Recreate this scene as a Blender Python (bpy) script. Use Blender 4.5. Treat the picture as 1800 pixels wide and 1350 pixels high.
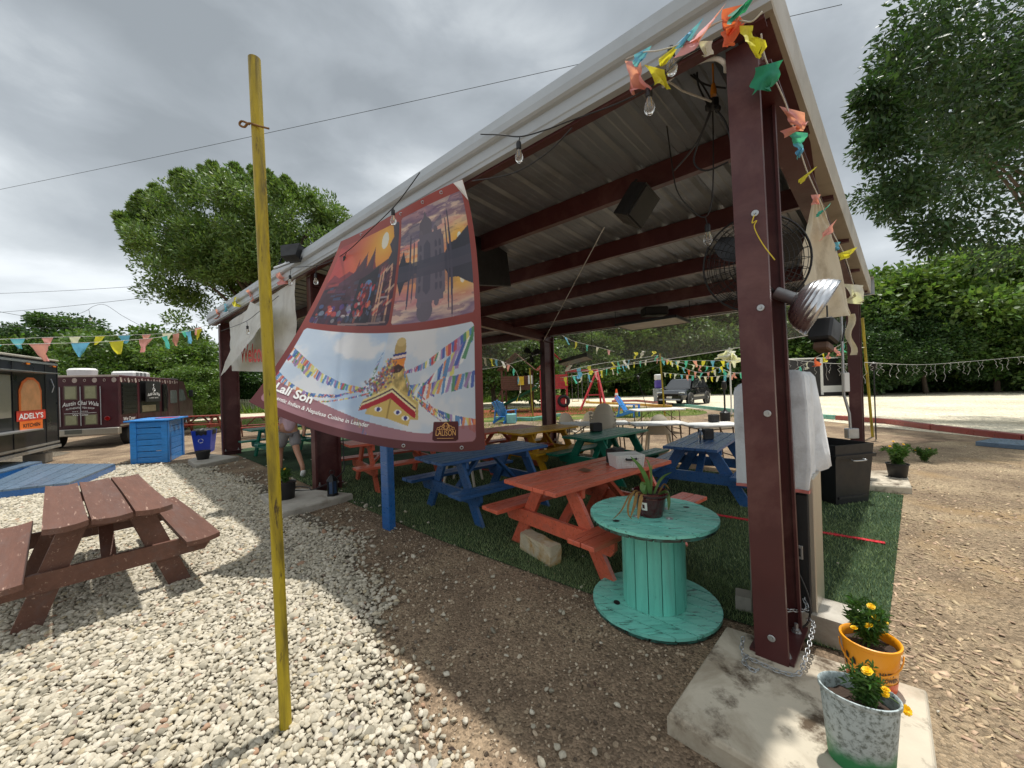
import bpy, bmesh, math, random
import numpy as np
from mathutils import Vector, Matrix, noise as mnoise
for o in list(bpy.data.objects): bpy.data.objects.remove(o)
random.seed(7); RNG = np.random.default_rng(11)
SC = bpy.context.scene; COL = SC.collection
R = math.radians
# ------------------------------------------------------------------ camera (calibrated on the pavilion's 6.1 m bays)
F, H, PITCH, ROLL = 680.0, 1.62, R(0.15), R(1.8)
cp, sp, cr, sr = math.cos(PITCH), math.sin(PITCH), math.cos(ROLL), math.sin(ROLL)
cam = bpy.data.cameras.new('camera'); camo = bpy.data.objects.new('camera', cam); COL.objects.link(camo)
cam.sensor_width = 36; cam.lens = F/1800*36; cam.clip_start = .05; cam.clip_end = 900
_r, _u, _f = Vector((cr, sr*sp, -sr*cp)), Vector((sr, -cr*sp, cr*cp)), Vector((0, cp, sp))
_m = Matrix((_r, _u, -_f)).transposed().to_4x4(); _m.translation = (0, 0, H); camo.matrix_world = _m
SC.camera = camo
# ------------------------------------------------------------------ sky: broken grey cloud over a Nishita sky, and one sun
SUN_AZ, SUN_EL = R(45.3), R(75.0)
world = bpy.data.worlds.new('World'); SC.world = world; world.use_nodes = True
nt = world.node_tree; nt.nodes.clear(); N_ = nt.nodes.new; L_ = nt.links.new
def mth(op, a, b=None, c=None):
    n = N_('ShaderNodeMath'); n.operation = op
    for i, x in enumerate((a, b, c)):
        if x is None: continue
        if isinstance(x, (int, float)): n.inputs[i].default_value = x
        else: L_(x, n.inputs[i])
    return n.outputs[0]
out = N_('ShaderNodeOutputWorld'); bg = N_('ShaderNodeBackground')
sky = N_('ShaderNodeTexSky'); sky.sky_type = 'NISHITA'; sky.sun_disc = False
sky.sun_elevation = SUN_EL; sky.sun_rotation = SUN_AZ; sky.dust_density = 2.0
tc = N_('ShaderNodeTexCoord'); sep = N_('ShaderNodeSeparateXYZ'); L_(tc.outputs['Generated'], sep.inputs[0])
cmb = N_('ShaderNodeCombineXYZ'); L_(sep.outputs[0], cmb.inputs[0]); L_(sep.outputs[1], cmb.inputs[1]); L_(mth('MULTIPLY', sep.outputs[2], 1.9), cmb.inputs[2])
def nz(scale, detail, rough, dist, off):
    mp = N_('ShaderNodeMapping'); mp.inputs[1].default_value = off; L_(cmb.outputs[0], mp.inputs[0])
    n = N_('ShaderNodeTexNoise'); n.inputs['Scale'].default_value = scale; n.inputs['Detail'].default_value = detail
    n.inputs['Roughness'].default_value = rough; n.inputs['Distortion'].default_value = dist; L_(mp.outputs[0], n.inputs['Vector']); return n.outputs['Fac']
big = nz(1.25, 3, .5, .25, (23.5, 15.6, 4.2)); fine = nz(3.3, 9, .55, .3, (21.5, 2.1, 0))
dens = mth('ADD', mth('MULTIPLY', big, .74), mth('MULTIPLY', fine, .36))
ramp = N_('ShaderNodeValToRGB'); L_(dens, ramp.inputs[0])
e = ramp.color_ramp.elements
e[0].position = .37; e[0].color = (.84, .87, .89, 1); e[1].position = .69; e[1].color = (.245, .272, .295, 1)
e.new(.47).color = (.66, .695, .72, 1); e.new(.53).color = (.46, .495, .52, 1); e.new(.60).color = (.325, .357, .385, 1)
hz = mth('POWER', mth('SUBTRACT', 1.0, mth('MINIMUM', mth('MAXIMUM', sep.outputs[2], 0.0), 1.0)), 5.0)
mixh = N_('ShaderNodeMixRGB'); L_(mth('MULTIPLY', hz, .45), mixh.inputs[0]); L_(ramp.outputs[0], mixh.inputs[1]); mixh.inputs[2].default_value = (.66, .715, .755, 1)
skys = N_('ShaderNodeMixRGB'); skys.blend_type = 'MULTIPLY'; skys.inputs[0].default_value = 1; L_(sky.outputs[0], skys.inputs[1]); skys.inputs[2].default_value = (.1, .1, .1, 1)
mixc = N_('ShaderNodeMixRGB'); mixc.inputs[0].default_value = .96; L_(skys.outputs[0], mixc.inputs[1]); L_(mixh.outputs[0], mixc.inputs[2])
L_(mixc.outputs[0], bg.inputs[0]); bg.inputs[1].default_value = 1.0; L_(bg.outputs[0], out.inputs[0])
sl = bpy.data.lights.new('sun', 'SUN'); sl.energy = 3.1; sl.angle = R(1.1); sl.color = (1, .965, .91)
so = bpy.data.objects.new('sun', sl); COL.objects.link(so)
SUND = Vector((math.sin(SUN_AZ)*math.cos(SUN_EL), math.cos(SUN_AZ)*math.cos(SUN_EL), math.sin(SUN_EL)))
so.rotation_euler = SUND.to_track_quat('Z', 'Y').to_euler(); so.location = (0, 0, 30)
SC.view_settings.view_transform = 'Standard'; SC.view_settings.look = 'None'; SC.view_settings.exposure = 0.5; SC.view_settings.gamma = 1
SC.cycles.use_denoising = True; SC.cycles.max_bounces = 8; SC.cycles.transparent_max_bounces = 16
# ------------------------------------------------------------------ where a pixel of the photo (1800x1350) meets a plane of the place
def ray(x, y):
    a = (x-900)/F; b = -(y-675)/F
    X = a*cr+b*sr; Z = -a*sr+b*cr
    return Vector((X, cp-Z*sp, sp+Z*cp))
O = Vector((0, 0, H))
def G(x, y, z=0.0):
    r = ray(x, y); return O+r*((z-H)/r.z)
def D(x, y, d):
    r = ray(x, y); return O+r*(d/r.y)
P1, P2, P3, P4 = G(1358, 1195), G(556, 866), G(391, 801), G(1509, 838)
U = (P3-P1).normalized(); V = (P4-P1).normalized(); WD = (P4-P1).length; NF = U.cross(Vector((0, 0, 1)))
def W(u, v, z=0.0): p = P1+U*u+V*v; return Vector((p.x, p.y, z))
def PL(x, y, v):                        # pixel on the vertical plane parallel to the front, at depth v
    r = ray(x, y); p = W(0, v); return O+r*((p-O).dot(NF)/r.dot(NF))
def UVof(p):
    d = p-P1; det = U.x*V.y-U.y*V.x
    return ((d.x*V.y-d.y*V.x)/det, (U.x*d.y-U.y*d.x)/det)
ANG_U = math.atan2(U.y, U.x); ANG_V = math.atan2(V.y, V.x)
# ------------------------------------------------------------------ mesh helpers
class MB:
    def __init__(s): s.v = []; s.f = []
    def add(s, v, f):
        k = len(s.v); s.v += [tuple(x) for x in v]; s.f += [tuple(i+k for i in q) for q in f]; return s
    def box(s, c, d, rot=None, ch=0.0):
        x, y, z = (q/2 for q in d); ch = min(ch, .45*min(d))
        if ch <= 0:
            v = [(i*x, j*y, k*z) for i in (-1, 1) for j in (-1, 1) for k in (-1, 1)]
            f = [(0,1,3,2), (4,6,7,5), (0,4,5,1), (2,3,7,6), (0,2,6,4), (1,5,7,3)]
        else:
            v = []; idx = {}
            for i in (-1, 1):
                for j in (-1, 1):
                    for k in (-1, 1):
                        for ax in range(3):
                            p = [i*(x-ch), j*(y-ch), k*(z-ch)]; p[ax] = (i*x, j*y, k*z)[ax]
                            idx[i, j, k, ax] = len(v); v.append(tuple(p))
            f = []
            for i in (-1, 1):
                q = [idx[i, -1, -1, 0], idx[i, 1, -1, 0], idx[i, 1, 1, 0], idx[i, -1, 1, 0]]; f.append(q if i > 0 else q[::-1])
                q = [idx[-1, i, -1, 1], idx[-1, i, 1, 1], idx[1, i, 1, 1], idx[1, i, -1, 1]]; f.append(q if i > 0 else q[::-1])
                q = [idx[-1, -1, i, 2], idx[1, -1, i, 2], idx[1, 1, i, 2], idx[-1, 1, i, 2]]; f.append(q if i > 0 else q[::-1])
                for j in (-1, 1):
                    for a, b, c_ in ((0, 1, 2), (1, 2, 0), (2, 0, 1)):
                        def key(t):
                            kk = [0, 0, 0]; kk[a] = i; kk[b] = j; kk[c_] = t; return kk
                        q = [idx[(*key(-1), a)], idx[(*key(-1), b)], idx[(*key(1), b)], idx[(*key(1), a)]]
                        f.append(q if i*j > 0 else q[::-1])
                    for k in (-1, 1):
                        q = [idx[i, j, k, 0], idx[i, j, k, 1], idx[i, j, k, 2]]; f.append(q if i*j*k > 0 else q[::-1])
        c = Vector(c)
        v = [(rot @ Vector(p) if rot else Vector(p))+c for p in v]
        return s.add(v, f)
    def beam(s, a, b, w, h, up=(0, 0, 1), ch=0.0):
        a = Vector(a); b = Vector(b); d = b-a; x = d.normalized(); y = Vector(up).cross(x)
        if y.length < 1e-4: y = Vector((0, 1, 0)).cross(x)
        y.normalize(); z = x.cross(y)
        return s.box((a+b)/2, (d.length, w, h), Matrix((x, y, z)).transposed(), ch)
    def tube(s, path, r, n=8, closed=False, cap=True):
        P = [Vector(p) for p in path]; m = len(P); rr = r if isinstance(r, (list, tuple)) else [r]*m
        v = []; prev = None
        for i, p in enumerate(P):
            t = (P[(i+1) % m]-P[i-1]) if closed else (P[min(i+1, m-1)]-P[max(i-1, 0)])
            t = t.normalized() if t.length > 1e-9 else Vector((0, 0, 1))
            if prev is None: prev = Vector((0, 0, 1)) if abs(t.z) < .9 else Vector((1, 0, 0))
            a = prev-t*prev.dot(t)
            if a.length < 1e-5: a = t.orthogonal()
            a.normalize(); b = t.cross(a); prev = a
            v += [p+(a*math.cos(2*math.pi*k/n)+b*math.sin(2*math.pi*k/n))*rr[i] for k in range(n)]
        f = []
        for i in range(m if closed else m-1):
            j = (i+1) % m
            for k in range(n): f.append((i*n+k, i*n+(k+1) % n, j*n+(k+1) % n, j*n+k))
        if cap and not closed: f += [tuple(range(n))[::-1], tuple((m-1)*n+k for k in range(n))]
        return s.add(v, f)
    def lathe(s, prof, n=24, c=(0, 0, 0), rot=None, sx=1, sy=1, a0=0, a1=2*math.pi):
        c = Vector(c); v = []; full = abs(a1-a0-2*math.pi) < 1e-6; nn = n if full else n+1
        for r, z in prof:
            for k in range(nn):
                a = a0+(a1-a0)*k/n; p = Vector((r*math.cos(a)*sx, r*math.sin(a)*sy, z)); v.append((rot @ p if rot else p)+c)
        f = []
        for i in range(len(prof)-1):
            for k in range(n):
                j = (k+1) % nn
                f.append((i*nn+k, i*nn+j, (i+1)*nn+j, (i+1)*nn+k))
        return s.add(v, f)
    def prism(s, poly, a, b, M=None):       # polygon in xy extruded a..b along z, then M
        n = len(poly); v = [(x, y, a) for x, y in poly]+[(x, y, b) for x, y in poly]
        if M is not None: v = [M @ Vector(p) for p in v]
        f = [tuple(range(n))[::-1], tuple(range(n, 2*n))]+[(i, (i+1) % n, n+(i+1) % n, n+i) for i in range(n)]
        return s.add(v, f)
    def grid(s, fn, nu, nv):                # fn(u,v) on 0..1
        v = [fn(i/nu, j/nv) for j in range(nv+1) for i in range(nu+1)]
        f = [(j*(nu+1)+i, j*(nu+1)+i+1, (j+1)*(nu+1)+i+1, (j+1)*(nu+1)+i) for j in range(nv) for i in range(nu)]
        return s.add(v, f)
    def disc(s, c, nrm, r, n=16, r2=None):
        c = Vector(c); nrm = Vector(nrm).normalized(); a = nrm.orthogonal().normalized(); b = nrm.cross(a)
        return s.add([c+(a*math.cos(2*math.pi*k/n)*r+b*math.sin(2*math.pi*k/n)*(r2 or r)) for k in range(n)], [tuple(range(n))])
    def build(s, name, mat, parent=None, smooth=0, world=False, fix=True):
        me = bpy.data.meshes.new(name)
        v = s.v
        if world and parent is not None:
            inv = MATS[parent.name].inverted(); v = [inv @ Vector(p) for p in v]
        me.from_pydata([tuple(p) for p in v], [], s.f); me.materials.append(mat)
        if fix:
            bm = bmesh.new(); bm.from_mesh(me); bmesh.ops.recalc_face_normals(bm, faces=bm.faces); bm.to_mesh(me); bm.free()
        if smooth: sm(me, smooth)
        return link(name, me, parent)
def sm(me, ang=40):
    me.polygons.foreach_set('use_smooth', [True]*len(me.polygons))
    if ang < 180: me.set_sharp_from_angle(angle=R(ang))
    me.update()
def link(name, me, parent=None):
    o = bpy.data.objects.new(name, me); COL.objects.link(o)
    if parent is not None: o.parent = parent
    return o
MATS = {}
def tag(o, label, cat, group=None, kind=None):
    o['label'] = label; o['category'] = cat
    if group: o['group'] = group
    if kind: o['kind'] = kind
    return o
def thing(name, label, cat, loc=(0, 0, 0), rz=0.0, group=None, rot=None):
    o = bpy.data.objects.new(name, None); COL.objects.link(o); o.empty_display_size = .1
    m = Matrix.Translation(Vector(loc)) @ (rot.to_4x4() if rot is not None else Matrix.Rotation(rz, 4, 'Z'))
    o.matrix_world = m; MATS[o.name] = m.copy(); return tag(o, label, cat, group)
def struct(o, label=None):
    o['kind'] = 'structure'
    if label: o['label'] = label
    return o
def stuff(o, label, cat):
    o['kind'] = 'stuff'; o['label'] = label; o['category'] = cat; return o
def copy_tree(src, parent=None):
    c = src.copy(); COL.objects.link(c)
    if parent is not None: c.parent = parent
    for ch in list(src.children): copy_tree(ch, c)
    return c
def put(o, loc, rz=0, sc=1.0, label=None, group=None):
    o.location = loc; o.rotation_euler = (0, 0, rz); o.scale = (sc, sc, sc) if isinstance(sc, (int, float)) else sc
    if label: o['label'] = label
    if group: o['group'] = group
    return o
def catmull(pts, n=8, closed=False):
    P = [Vector(p) for p in pts]; m = len(P); o = []
    rng = range(m) if closed else range(m-1)
    for i in rng:
        g = (lambda k: P[k % m]) if closed else (lambda k: P[max(0, min(m-1, k))])
        p0, p1, p2, p3 = g(i-1), g(i), g(i+1), g(i+2)
        for k in range(n):
            t = k/n; o.append(.5*((2*p1)+(p2-p0)*t+(2*p0-5*p1+4*p2-p3)*t*t+(3*p1-p0-3*p2+p3)*t**3))
    if not closed: o.append(P[-1])
    return o
def sag(a, b, s, n=12):
    a = Vector(a); b = Vector(b); return [a.lerp(b, t/n)-Vector((0, 0, 4*s*(t/n)*(1-t/n))) for t in range(n+1)]
def torus(mb, c, nrm, r1, r2, n1=20, n2=6):
    c = Vector(c); nrm = Vector(nrm).normalized(); a = nrm.orthogonal().normalized(); b = nrm.cross(a)
    mb.tube([c+(a*math.cos(2*math.pi*k/n1)+b*math.sin(2*math.pi*k/n1))*r1 for k in range(n1)], r2, n2, closed=True); return mb
# ------------------------------------------------------------------ materials
def srgb(*c):
    c = [x/255 for x in c]; return tuple(x/12.92 if x <= .04045 else ((x+.055)/1.055)**2.4 for x in c)
def mat(name, c, r=.6, var=.18, vs=4, bump=.15, bs=35, metal=0, stretch=(1, 1, 1), wear=None, wamt=.5, ws=9, wsh=.05,
        dirt=None, dlo=.5, dhi=.7, ds=2.5, rnd=0.0, hrnd=0.0, trans=0, alpha=1, emit=None, spec=.5, coat=0, bd=.004, island=0.0, transl=0.0, sheen=0):
    m = bpy.data.materials.new(name); m.use_nodes = True; t = m.node_tree; b = t.nodes['Principled BSDF']; n = t.nodes.new; l = t.links.new
    tcn = n('ShaderNodeTexCoord'); oi = n('ShaderNodeObjectInfo')
    add = n('ShaderNodeVectorMath'); add.operation = 'MULTIPLY_ADD'; l(oi.outputs['Random'], add.inputs[0]); add.inputs[1].default_value = (17.3, 9.1, 5.7); l(tcn.outputs['Object'], add.inputs[2])
    mp = n('ShaderNodeMapping'); mp.inputs[3].default_value = stretch; l(add.outputs[0], mp.inputs[0])
    def noise(sc, det=5, ro=.6, di=0, vec=mp.outputs[0]):
        q = n('ShaderNodeTexNoise'); q.inputs['Scale'].default_value = sc; q.inputs['Detail'].default_value = det; q.inputs['Roughness'].default_value = ro; q.inputs['Distortion'].default_value = di; l(vec, q.inputs['Vector']); return q.outputs['Fac']
    def mix(f, a, bb, mode='MIX'):
        q = n('ShaderNodeMixRGB'); q.blend_type = mode
        for i, x in enumerate((f, a, bb)):
            if isinstance(x, tuple): q.inputs[i].default_value = (*x[:3], 1)
            elif isinstance(x, (int, float)): q.inputs[i].default_value = x
            else: l(x, q.inputs[i])
        return q.outputs[0]
    def rng(x, lo, hi, a=0, bb=1):
        q = n('ShaderNodeMapRange'); q.inputs[1].default_value = lo; q.inputs[2].default_value = hi; q.inputs[3].default_value = a; q.inputs[4].default_value = bb; l(x, q.inputs[0]); return q.outputs[0]
    c = tuple(c[:3]); lo = tuple(x*(1-var) for x in c); hi = tuple(min(1, x*(1+var)) for x in c)
    col = mix(rng(noise(vs), .3, .7), lo, hi)
    if rnd or hrnd or island:
        hs = n('ShaderNodeHueSaturation'); l(col, hs.inputs['Color'])
        src = oi.outputs['Random']
        if island: src = n('ShaderNodeNewGeometry').outputs['Random Per Island']; rnd = island
        l(rng(src, 0, 1, 1-rnd, 1+rnd), hs.inputs['Value'])
        if hrnd:
            mm = n('ShaderNodeMath'); mm.operation = 'MULTIPLY'; l(src, mm.inputs[0]); mm.inputs[1].default_value = 7.31
            fr = n('ShaderNodeMath'); fr.operation = 'FRACT'; l(mm.outputs[0], fr.inputs[0]); l(rng(fr.outputs[0], 0, 1, .5-hrnd, .5+hrnd), hs.inputs['Hue'])
        col = hs.outputs[0]
    rough = None
    if dirt is not None: col = mix(rng(noise(ds, 6, .65, .4), dlo, dhi), col, tuple(dirt))
    if wear is not None: col = mix(rng(noise(ws, 8, .7, .2), 1-wamt-wsh, 1-wamt+wsh), col, tuple(wear))
    l(col, b.inputs['Base Color']); b.inputs['Metallic'].default_value = metal; b.inputs['Specular IOR Level'].default_value = spec
    l(rng(noise(vs*2.3), .3, .7, max(.03, r-.09), min(1, r+.09)), b.inputs['Roughness'])
    if coat: b.inputs['Coat Weight'].default_value = coat; b.inputs['Coat Roughness'].default_value = .06
    if trans: b.inputs['Transmission Weight'].default_value = trans
    if alpha < 1: b.inputs['Alpha'].default_value = alpha
    if emit: b.inputs['Emission Color'].default_value = (*emit[:3], 1); b.inputs['Emission Strength'].default_value = emit[3]
    if sheen: b.inputs['Sheen Weight'].default_value = sheen
    if bump:
        bu = n('ShaderNodeBump'); bu.inputs['Strength'].default_value = bump; bu.inputs['Distance'].default_value = bd; l(noise(bs, 6, .65), bu.inputs['Height']); l(bu.outputs[0], b.inputs['Normal'])
    if transl:
        tr = n('ShaderNodeBsdfTranslucent'); l(mix(1.0, col, (1.3, 1.35, .7), 'MULTIPLY'), tr.inputs[0]); ms = n('ShaderNodeMixShader'); ms.inputs[0].default_value = transl
        l(b.outputs[0], ms.inputs[1]); l(tr.outputs[0], ms.inputs[2]); l(ms.outputs[0], t.nodes['Material Output'].inputs[0])
    return m
def ymix(m_lo, m_hi): pass
# ------------------------------------------------------------------ palette
WOODG = (3, 30, 30)
def paint(name, c, **k):
    a = dict(r=.32, var=.14, vs=2.2, bump=.22, bs=14, stretch=(1.2, 9, 9), wear=tuple(x*.35+.03 for x in c), wamt=.37, ws=3.2, wsh=.035, dirt=tuple(x*.72+.04 for x in c), dlo=.52, dhi=.75, ds=.9, rnd=.10); a.update(k)
    return mat(name, c, **a)
MAROON = mat('maroon_steel', srgb(76, 35, 35), r=.42, var=.14, vs=3, bump=.06, bs=30, dirt=srgb(116, 80, 74), dlo=.5, dhi=.85, ds=2.2, wear=srgb(150, 128, 118), wamt=.29, ws=16, wsh=.02)
TRIM = mat('white_trim_steel', srgb(170, 176, 180), r=.42, var=.05, vs=2, bump=.03, dirt=srgb(150, 152, 150), dlo=.5, dhi=.9, ds=1.3)
RAKE = mat('grey_trim_steel', srgb(176, 170, 156), r=.45, var=.06, vs=2, bump=.03, dirt=srgb(128, 120, 105), dlo=.5, dhi=.8, ds=1.6)
SHEET = mat('galvanised_sheet', srgb(140, 145, 150), r=.4, var=.1, vs=1.4, bump=.03, bs=20, metal=.3, dirt=srgb(96, 97, 96), dlo=.5, dhi=.82, ds=1.2)
GALV = mat('galvanised_steel', srgb(180, 182, 182), r=.38, var=.12, vs=9, metal=.8, bump=.04)
ALU = mat('spun_aluminium', srgb(215, 216, 218), r=.28, var=.08, vs=6, metal=.95, bump=.03, dirt=srgb(120, 112, 100), dlo=.55, dhi=.85, ds=6)
BLACK = mat('black_plastic', (.012, .012, .013), r=.5, var=.2, vs=5, bump=.05)
BLKM = mat('black_metal', (.016, .016, .017), r=.42, var=.2, vs=6, bump=.05, metal=.3)
RUBBER = mat('rubber', (.018, .018, .018), r=.75, var=.2, bump=.15)
CONC = mat('concrete', srgb(196, 186, 166), r=.9, var=.1, vs=3, bump=.35, bs=70, dirt=srgb(128, 112, 90), dlo=.5, dhi=.78, ds=2.2, wear=srgb(84, 70, 54), wamt=.41, ws=5, wsh=.07)
CONCG = mat('grey_concrete', srgb(178, 172, 160), r=.9, var=.12, vs=4, bump=.4, bs=60, dirt=srgb(120, 108, 90), dlo=.5, dhi=.8, ds=3)
WHITE = mat('white_plastic', srgb(226, 226, 222), r=.45, var=.04, vs=4, bump=.03, dirt=srgb(188, 180, 165), dlo=.55, dhi=.85, ds=4)
WIRE = mat('black_wire', (.02, .02, .021), r=.55, bump=0)
ROPE = mat('white_cord', srgb(206, 204, 196), r=.8, bump=.2, bs=200)
YELLOWP = mat('yellow_pipe_paint', srgb(176, 154, 24), r=.5, var=.12, vs=5, bump=.15, bs=60, dirt=srgb(104, 90, 26), dlo=.42, dhi=.66, ds=16, stretch=(1, 1, .16), wear=srgb(74, 58, 26), wamt=.37, ws=40, wsh=.04)
BLUEP = paint('blue_paint', srgb(40, 98, 162)); BLUEL = paint('bright_blue_paint', srgb(58, 138, 210), wamt=.24); BLUET = paint('blue_table_paint', srgb(50, 92, 142))
ORANGEP = paint('orange_paint', srgb(206, 102, 76)); GREENP = paint('green_paint', srgb(14, 112, 88)); YELP = paint('mustard_paint', srgb(200, 150, 30))
BROWNP = paint('brown_paint', srgb(102, 68, 54), wear=srgb(176, 146, 128), wamt=.36, ws=4.0, r=.62, bump=.5, bs=9)
TEALP = paint('teal_paint', srgb(128, 212, 194), wear=srgb(52, 78, 70), wamt=.40, ws=5, dirt=srgb(84, 172, 154), bump=.35)
REDP = paint('red_paint', srgb(136, 58, 48))
GLASS = mat('clear_glass', (.95, .96, .96), r=.04, var=0, bump=0, trans=1.0)
BULB = mat('bulb_glass', (.93, .92, .88), r=.04, var=0, bump=0, trans=.9)
SOIL = mat('potting_soil', srgb(62, 48, 38), r=.95, var=.4, vs=25, bump=.9, bs=60, bd=.01)
LEAFM = mat('marigold_leaf', srgb(70, 104, 44), r=.5, var=.2, island=.35, hrnd=.02, transl=.25, bump=0)
PETAL = mat('marigold_petal', srgb(244, 196, 14), r=.6, var=.15, island=.15, bump=0, transl=.2)
# ------------------------------------------------------------------ ground
def sheet_poly(name, pts, z, m, jit=0.0, n=6, label=None):
    P = catmull([(p[0], p[1], z) for p in pts], n, closed=True) if n > 1 else [Vector((p[0], p[1], z)) for p in pts]
    if jit:
        P = [p+Vector((mnoise.noise(p*1.7), mnoise.noise(p*1.7+Vector((9, 3, 1))), 0))*jit for p in P]
        P = [Vector((p.x, p.y, z)) for p in P]
    bm = bmesh.new(); vs = [bm.verts.new(p) for p in P]; f = bm.faces.new(vs); bmesh.ops.triangulate(bm, faces=[f])
    for q in bm.faces:
        if q.normal.z < 0: q.normal_flip()
    me = bpy.data.meshes.new(name); bm.to_mesh(me); bm.free(); me.materials.append(m)
    return struct(link(name, me), label)
def gmat(name, stops, scale, fine, bump, bd, patches=None, r=.95):
    m = bpy.data.materials.new(name); m.use_nodes = True; t = m.node_tree; b = t.nodes['Principled BSDF']; n = t.nodes.new; l = t.links.new
    g = n('ShaderNodeNewGeometry')
    def noise(sc, det=6, ro=.65, di=0):
        q = n('ShaderNodeTexNoise'); q.inputs['Scale'].default_value = sc; q.inputs['Detail'].default_value = det; q.inputs['Roughness'].default_value = ro; q.inputs['Distortion'].default_value = di; l(g.outputs['Position'], q.inputs['Vector']); return q.outputs['Fac']
    def ramp(f, st):
        q = n('ShaderNodeValToRGB'); l(f, q.inputs[0]); e = q.color_ramp.elements
        e[0].position, e[0].color = st[0][0], (*st[0][1], 1); e[1].position, e[1].color = st[-1][0], (*st[-1][1], 1)
        for p, c in st[1:-1]: e.new(p).color = (*c, 1)
        return q.outputs[0]
    def mix(f, a, bb, mode='MIX'):
        q = n('ShaderNodeMixRGB'); q.blend_type = mode
        for i, x in enumerate((f, a, bb)):
            if isinstance(x, tuple): q.inputs[i].default_value = (*x[:3], 1)
            elif isinstance(x, (int, float)): q.inputs[i].default_value = x
            else: l(x, q.inputs[i])
        return q.outputs[0]
    vo = n('ShaderNodeTexVoronoi'); vo.inputs['Scale'].default_value = fine; l(g.outputs['Position'], vo.inputs['Vector'])
    base = ramp(noise(scale, 7, .6, .3), stops)
    hsv = n('ShaderNodeSeparateColor'); l(vo.outputs['Color'], hsv.inputs[0])
    gr = n('ShaderNodeMapRange'); l(hsv.outputs[0], gr.inputs[0]); gr.inputs[3].default_value = .62; gr.inputs[4].default_value = 1.35
    col = mix(1.0, base, gr.outputs[0], 'MULTIPLY')
    if patches:
        for (c, sc, lo, hi) in patches:
            q = n('ShaderNodeMapRange'); l(noise(sc, 5, .6, .5), q.inputs[0]); q.inputs[1].default_value = lo; q.inputs[2].default_value = hi
            col = mix(q.outputs[0], col, c)
    l(col, b.inputs['Base Color']); b.inputs['Roughness'].default_value = r; b.inputs['Specular IOR Level'].default_value = .2
    bu = n('ShaderNodeBump'); bu.inputs['Strength'].default_value = bump; bu.inputs['Distance'].default_value = bd
    mm = n('ShaderNodeMath'); mm.operation = 'SUBTRACT'; l(noise(fine*.7, 6), mm.inputs[0]); l(vo.outputs['Distance'], mm.inputs[1]); l(mm.outputs[0], bu.inputs['Height']); l(bu.outputs[0], b.inputs['Normal'])
    return m
DIRT = gmat('decomposed_granite', [(.3, srgb(112, 96, 80)), (.5, srgb(144, 124, 102)), (.7, srgb(174, 154, 126))], 1.1, 75, .9, .012, [(srgb(104, 88, 72), .7, .55, .7), (srgb(180, 152, 116), .45, .58, .74)])
def build_ground():
    # one sheet to the horizon, undulating a little only far away
    xs = sorted(set([-400, -200, -100, -60]+list(range(-40, 61, 5))+[80, 120, 200, 400])); ys = sorted(set([-60, -30, -15]+list(range(-10, 71, 5))+[90, 140, 220, 400]))
    v = [(x, y, 0) for y in ys for x in xs]; nx = len(xs)
    f = [(j*nx+i, j*nx+i+1, (j+1)*nx+i+1, (j+1)*nx+i) for j in range(len(ys)-1) for i in range(nx-1)]
    struct(MB().add(v, f).build('ground', DIRT, fix=False), 'tan decomposed granite ground')
build_ground()
GRAVB = gmat('pebble_bed', [(.3, srgb(96, 88, 76)), (.7, srgb(130, 120, 104))], 1.4, 26, 1.0, .03, [(srgb(120, 104, 82), 1.3, .58, .7)])
GRAVP = [(-.22, .55), (-.35, 1.5), (-.62, 2.05), (-.95, 2.6), (-1.35, 3.4), (-1.95, 4.4), (-2.75, 5.1), (-4.3, 6.7), (-7.0, 8.6), (-8.9, 9.2), (-10.6, 8.9), (-12.5, 9.6), (-14, 12), (-20, 11), (-22, 2), (-14, -3), (-3, -2)]
sheet_poly('gravel_bed', GRAVP, .004, GRAVB, .12, 5, 'bed of pale pebble gravel in front of the pavilion')
TURFM = gmat('turf_backing', [(.3, srgb(50, 66, 48)), (.7, srgb(74, 96, 68))], 2.0, 220, .8, .01)
turf = sheet_poly('artificial_turf', [W(-.42, .5), W(-.5, 4.78), W(13.2, 5.2), W(13.1, .3), W(6, .12), W(3, .05), W(1.2, .12), W(.35, .42)], .010, TURFM, 0, 1, 'dark green artificial turf under the pavilion')
LINEM = mat('red_line_paint', srgb(196, 40, 52), r=.9, var=.3, vs=30, bump=.6, bs=150, wear=srgb(60, 60, 40), wamt=.36, ws=30)
ml = MB()
for a, b in (((1250, 905), (1556, 958)), ((1000, 862), (1110, 872))):
    pass
p0_, p1_ = G(1556, 958), G(1262, 908); dirn = (p1_-p0_).normalized()
ml.beam(p0_+Vector((0, 0, .020)), p0_+dirn*3.2+Vector((0, 0, .020)), .055, .004)
q0, q1 = G(820, 822), G(920, 838); ml.beam(q0+Vector((0, 0, .02)), q1+Vector((0, 0, .02)), .06, .004)
struct(ml.build('painted_line', LINEM), 'red line sprayed across the turf')
LOTM = gmat('crushed_limestone', [(.3, srgb(196, 186, 160)), (.7, srgb(226, 216, 192))], .35, 22, .7, .02, [(srgb(176, 160, 130), .2, .58, .75)])
sheet_poly('gravel_lot', [(11.6, 4), (11.35, 8.6), (11.1, 11), (10.9, 14), (10.4, 19), (9.6, 22.5), (7, 25.5), (2, 27.6), (-8, 26.6), (-18, 24.6), (-40, 21), (-80, 18), (-80, 24), (-40, 28), (-18, 31), (-6, 35), (4, 40), (14, 42), (26, 37), (36, 29), (60, 24), (60, 4)], .006, LOTM, .1, 4, 'pale crushed limestone lot and lane')
LAWN = gmat('lawn_soil', [(.3, srgb(70, 84, 38)), (.55, srgb(104, 116, 56)), (.75, srgb(150, 134, 88))], .5, 30, .8, .03, [(srgb(168, 138, 98), .3, .56, .68)])
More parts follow.
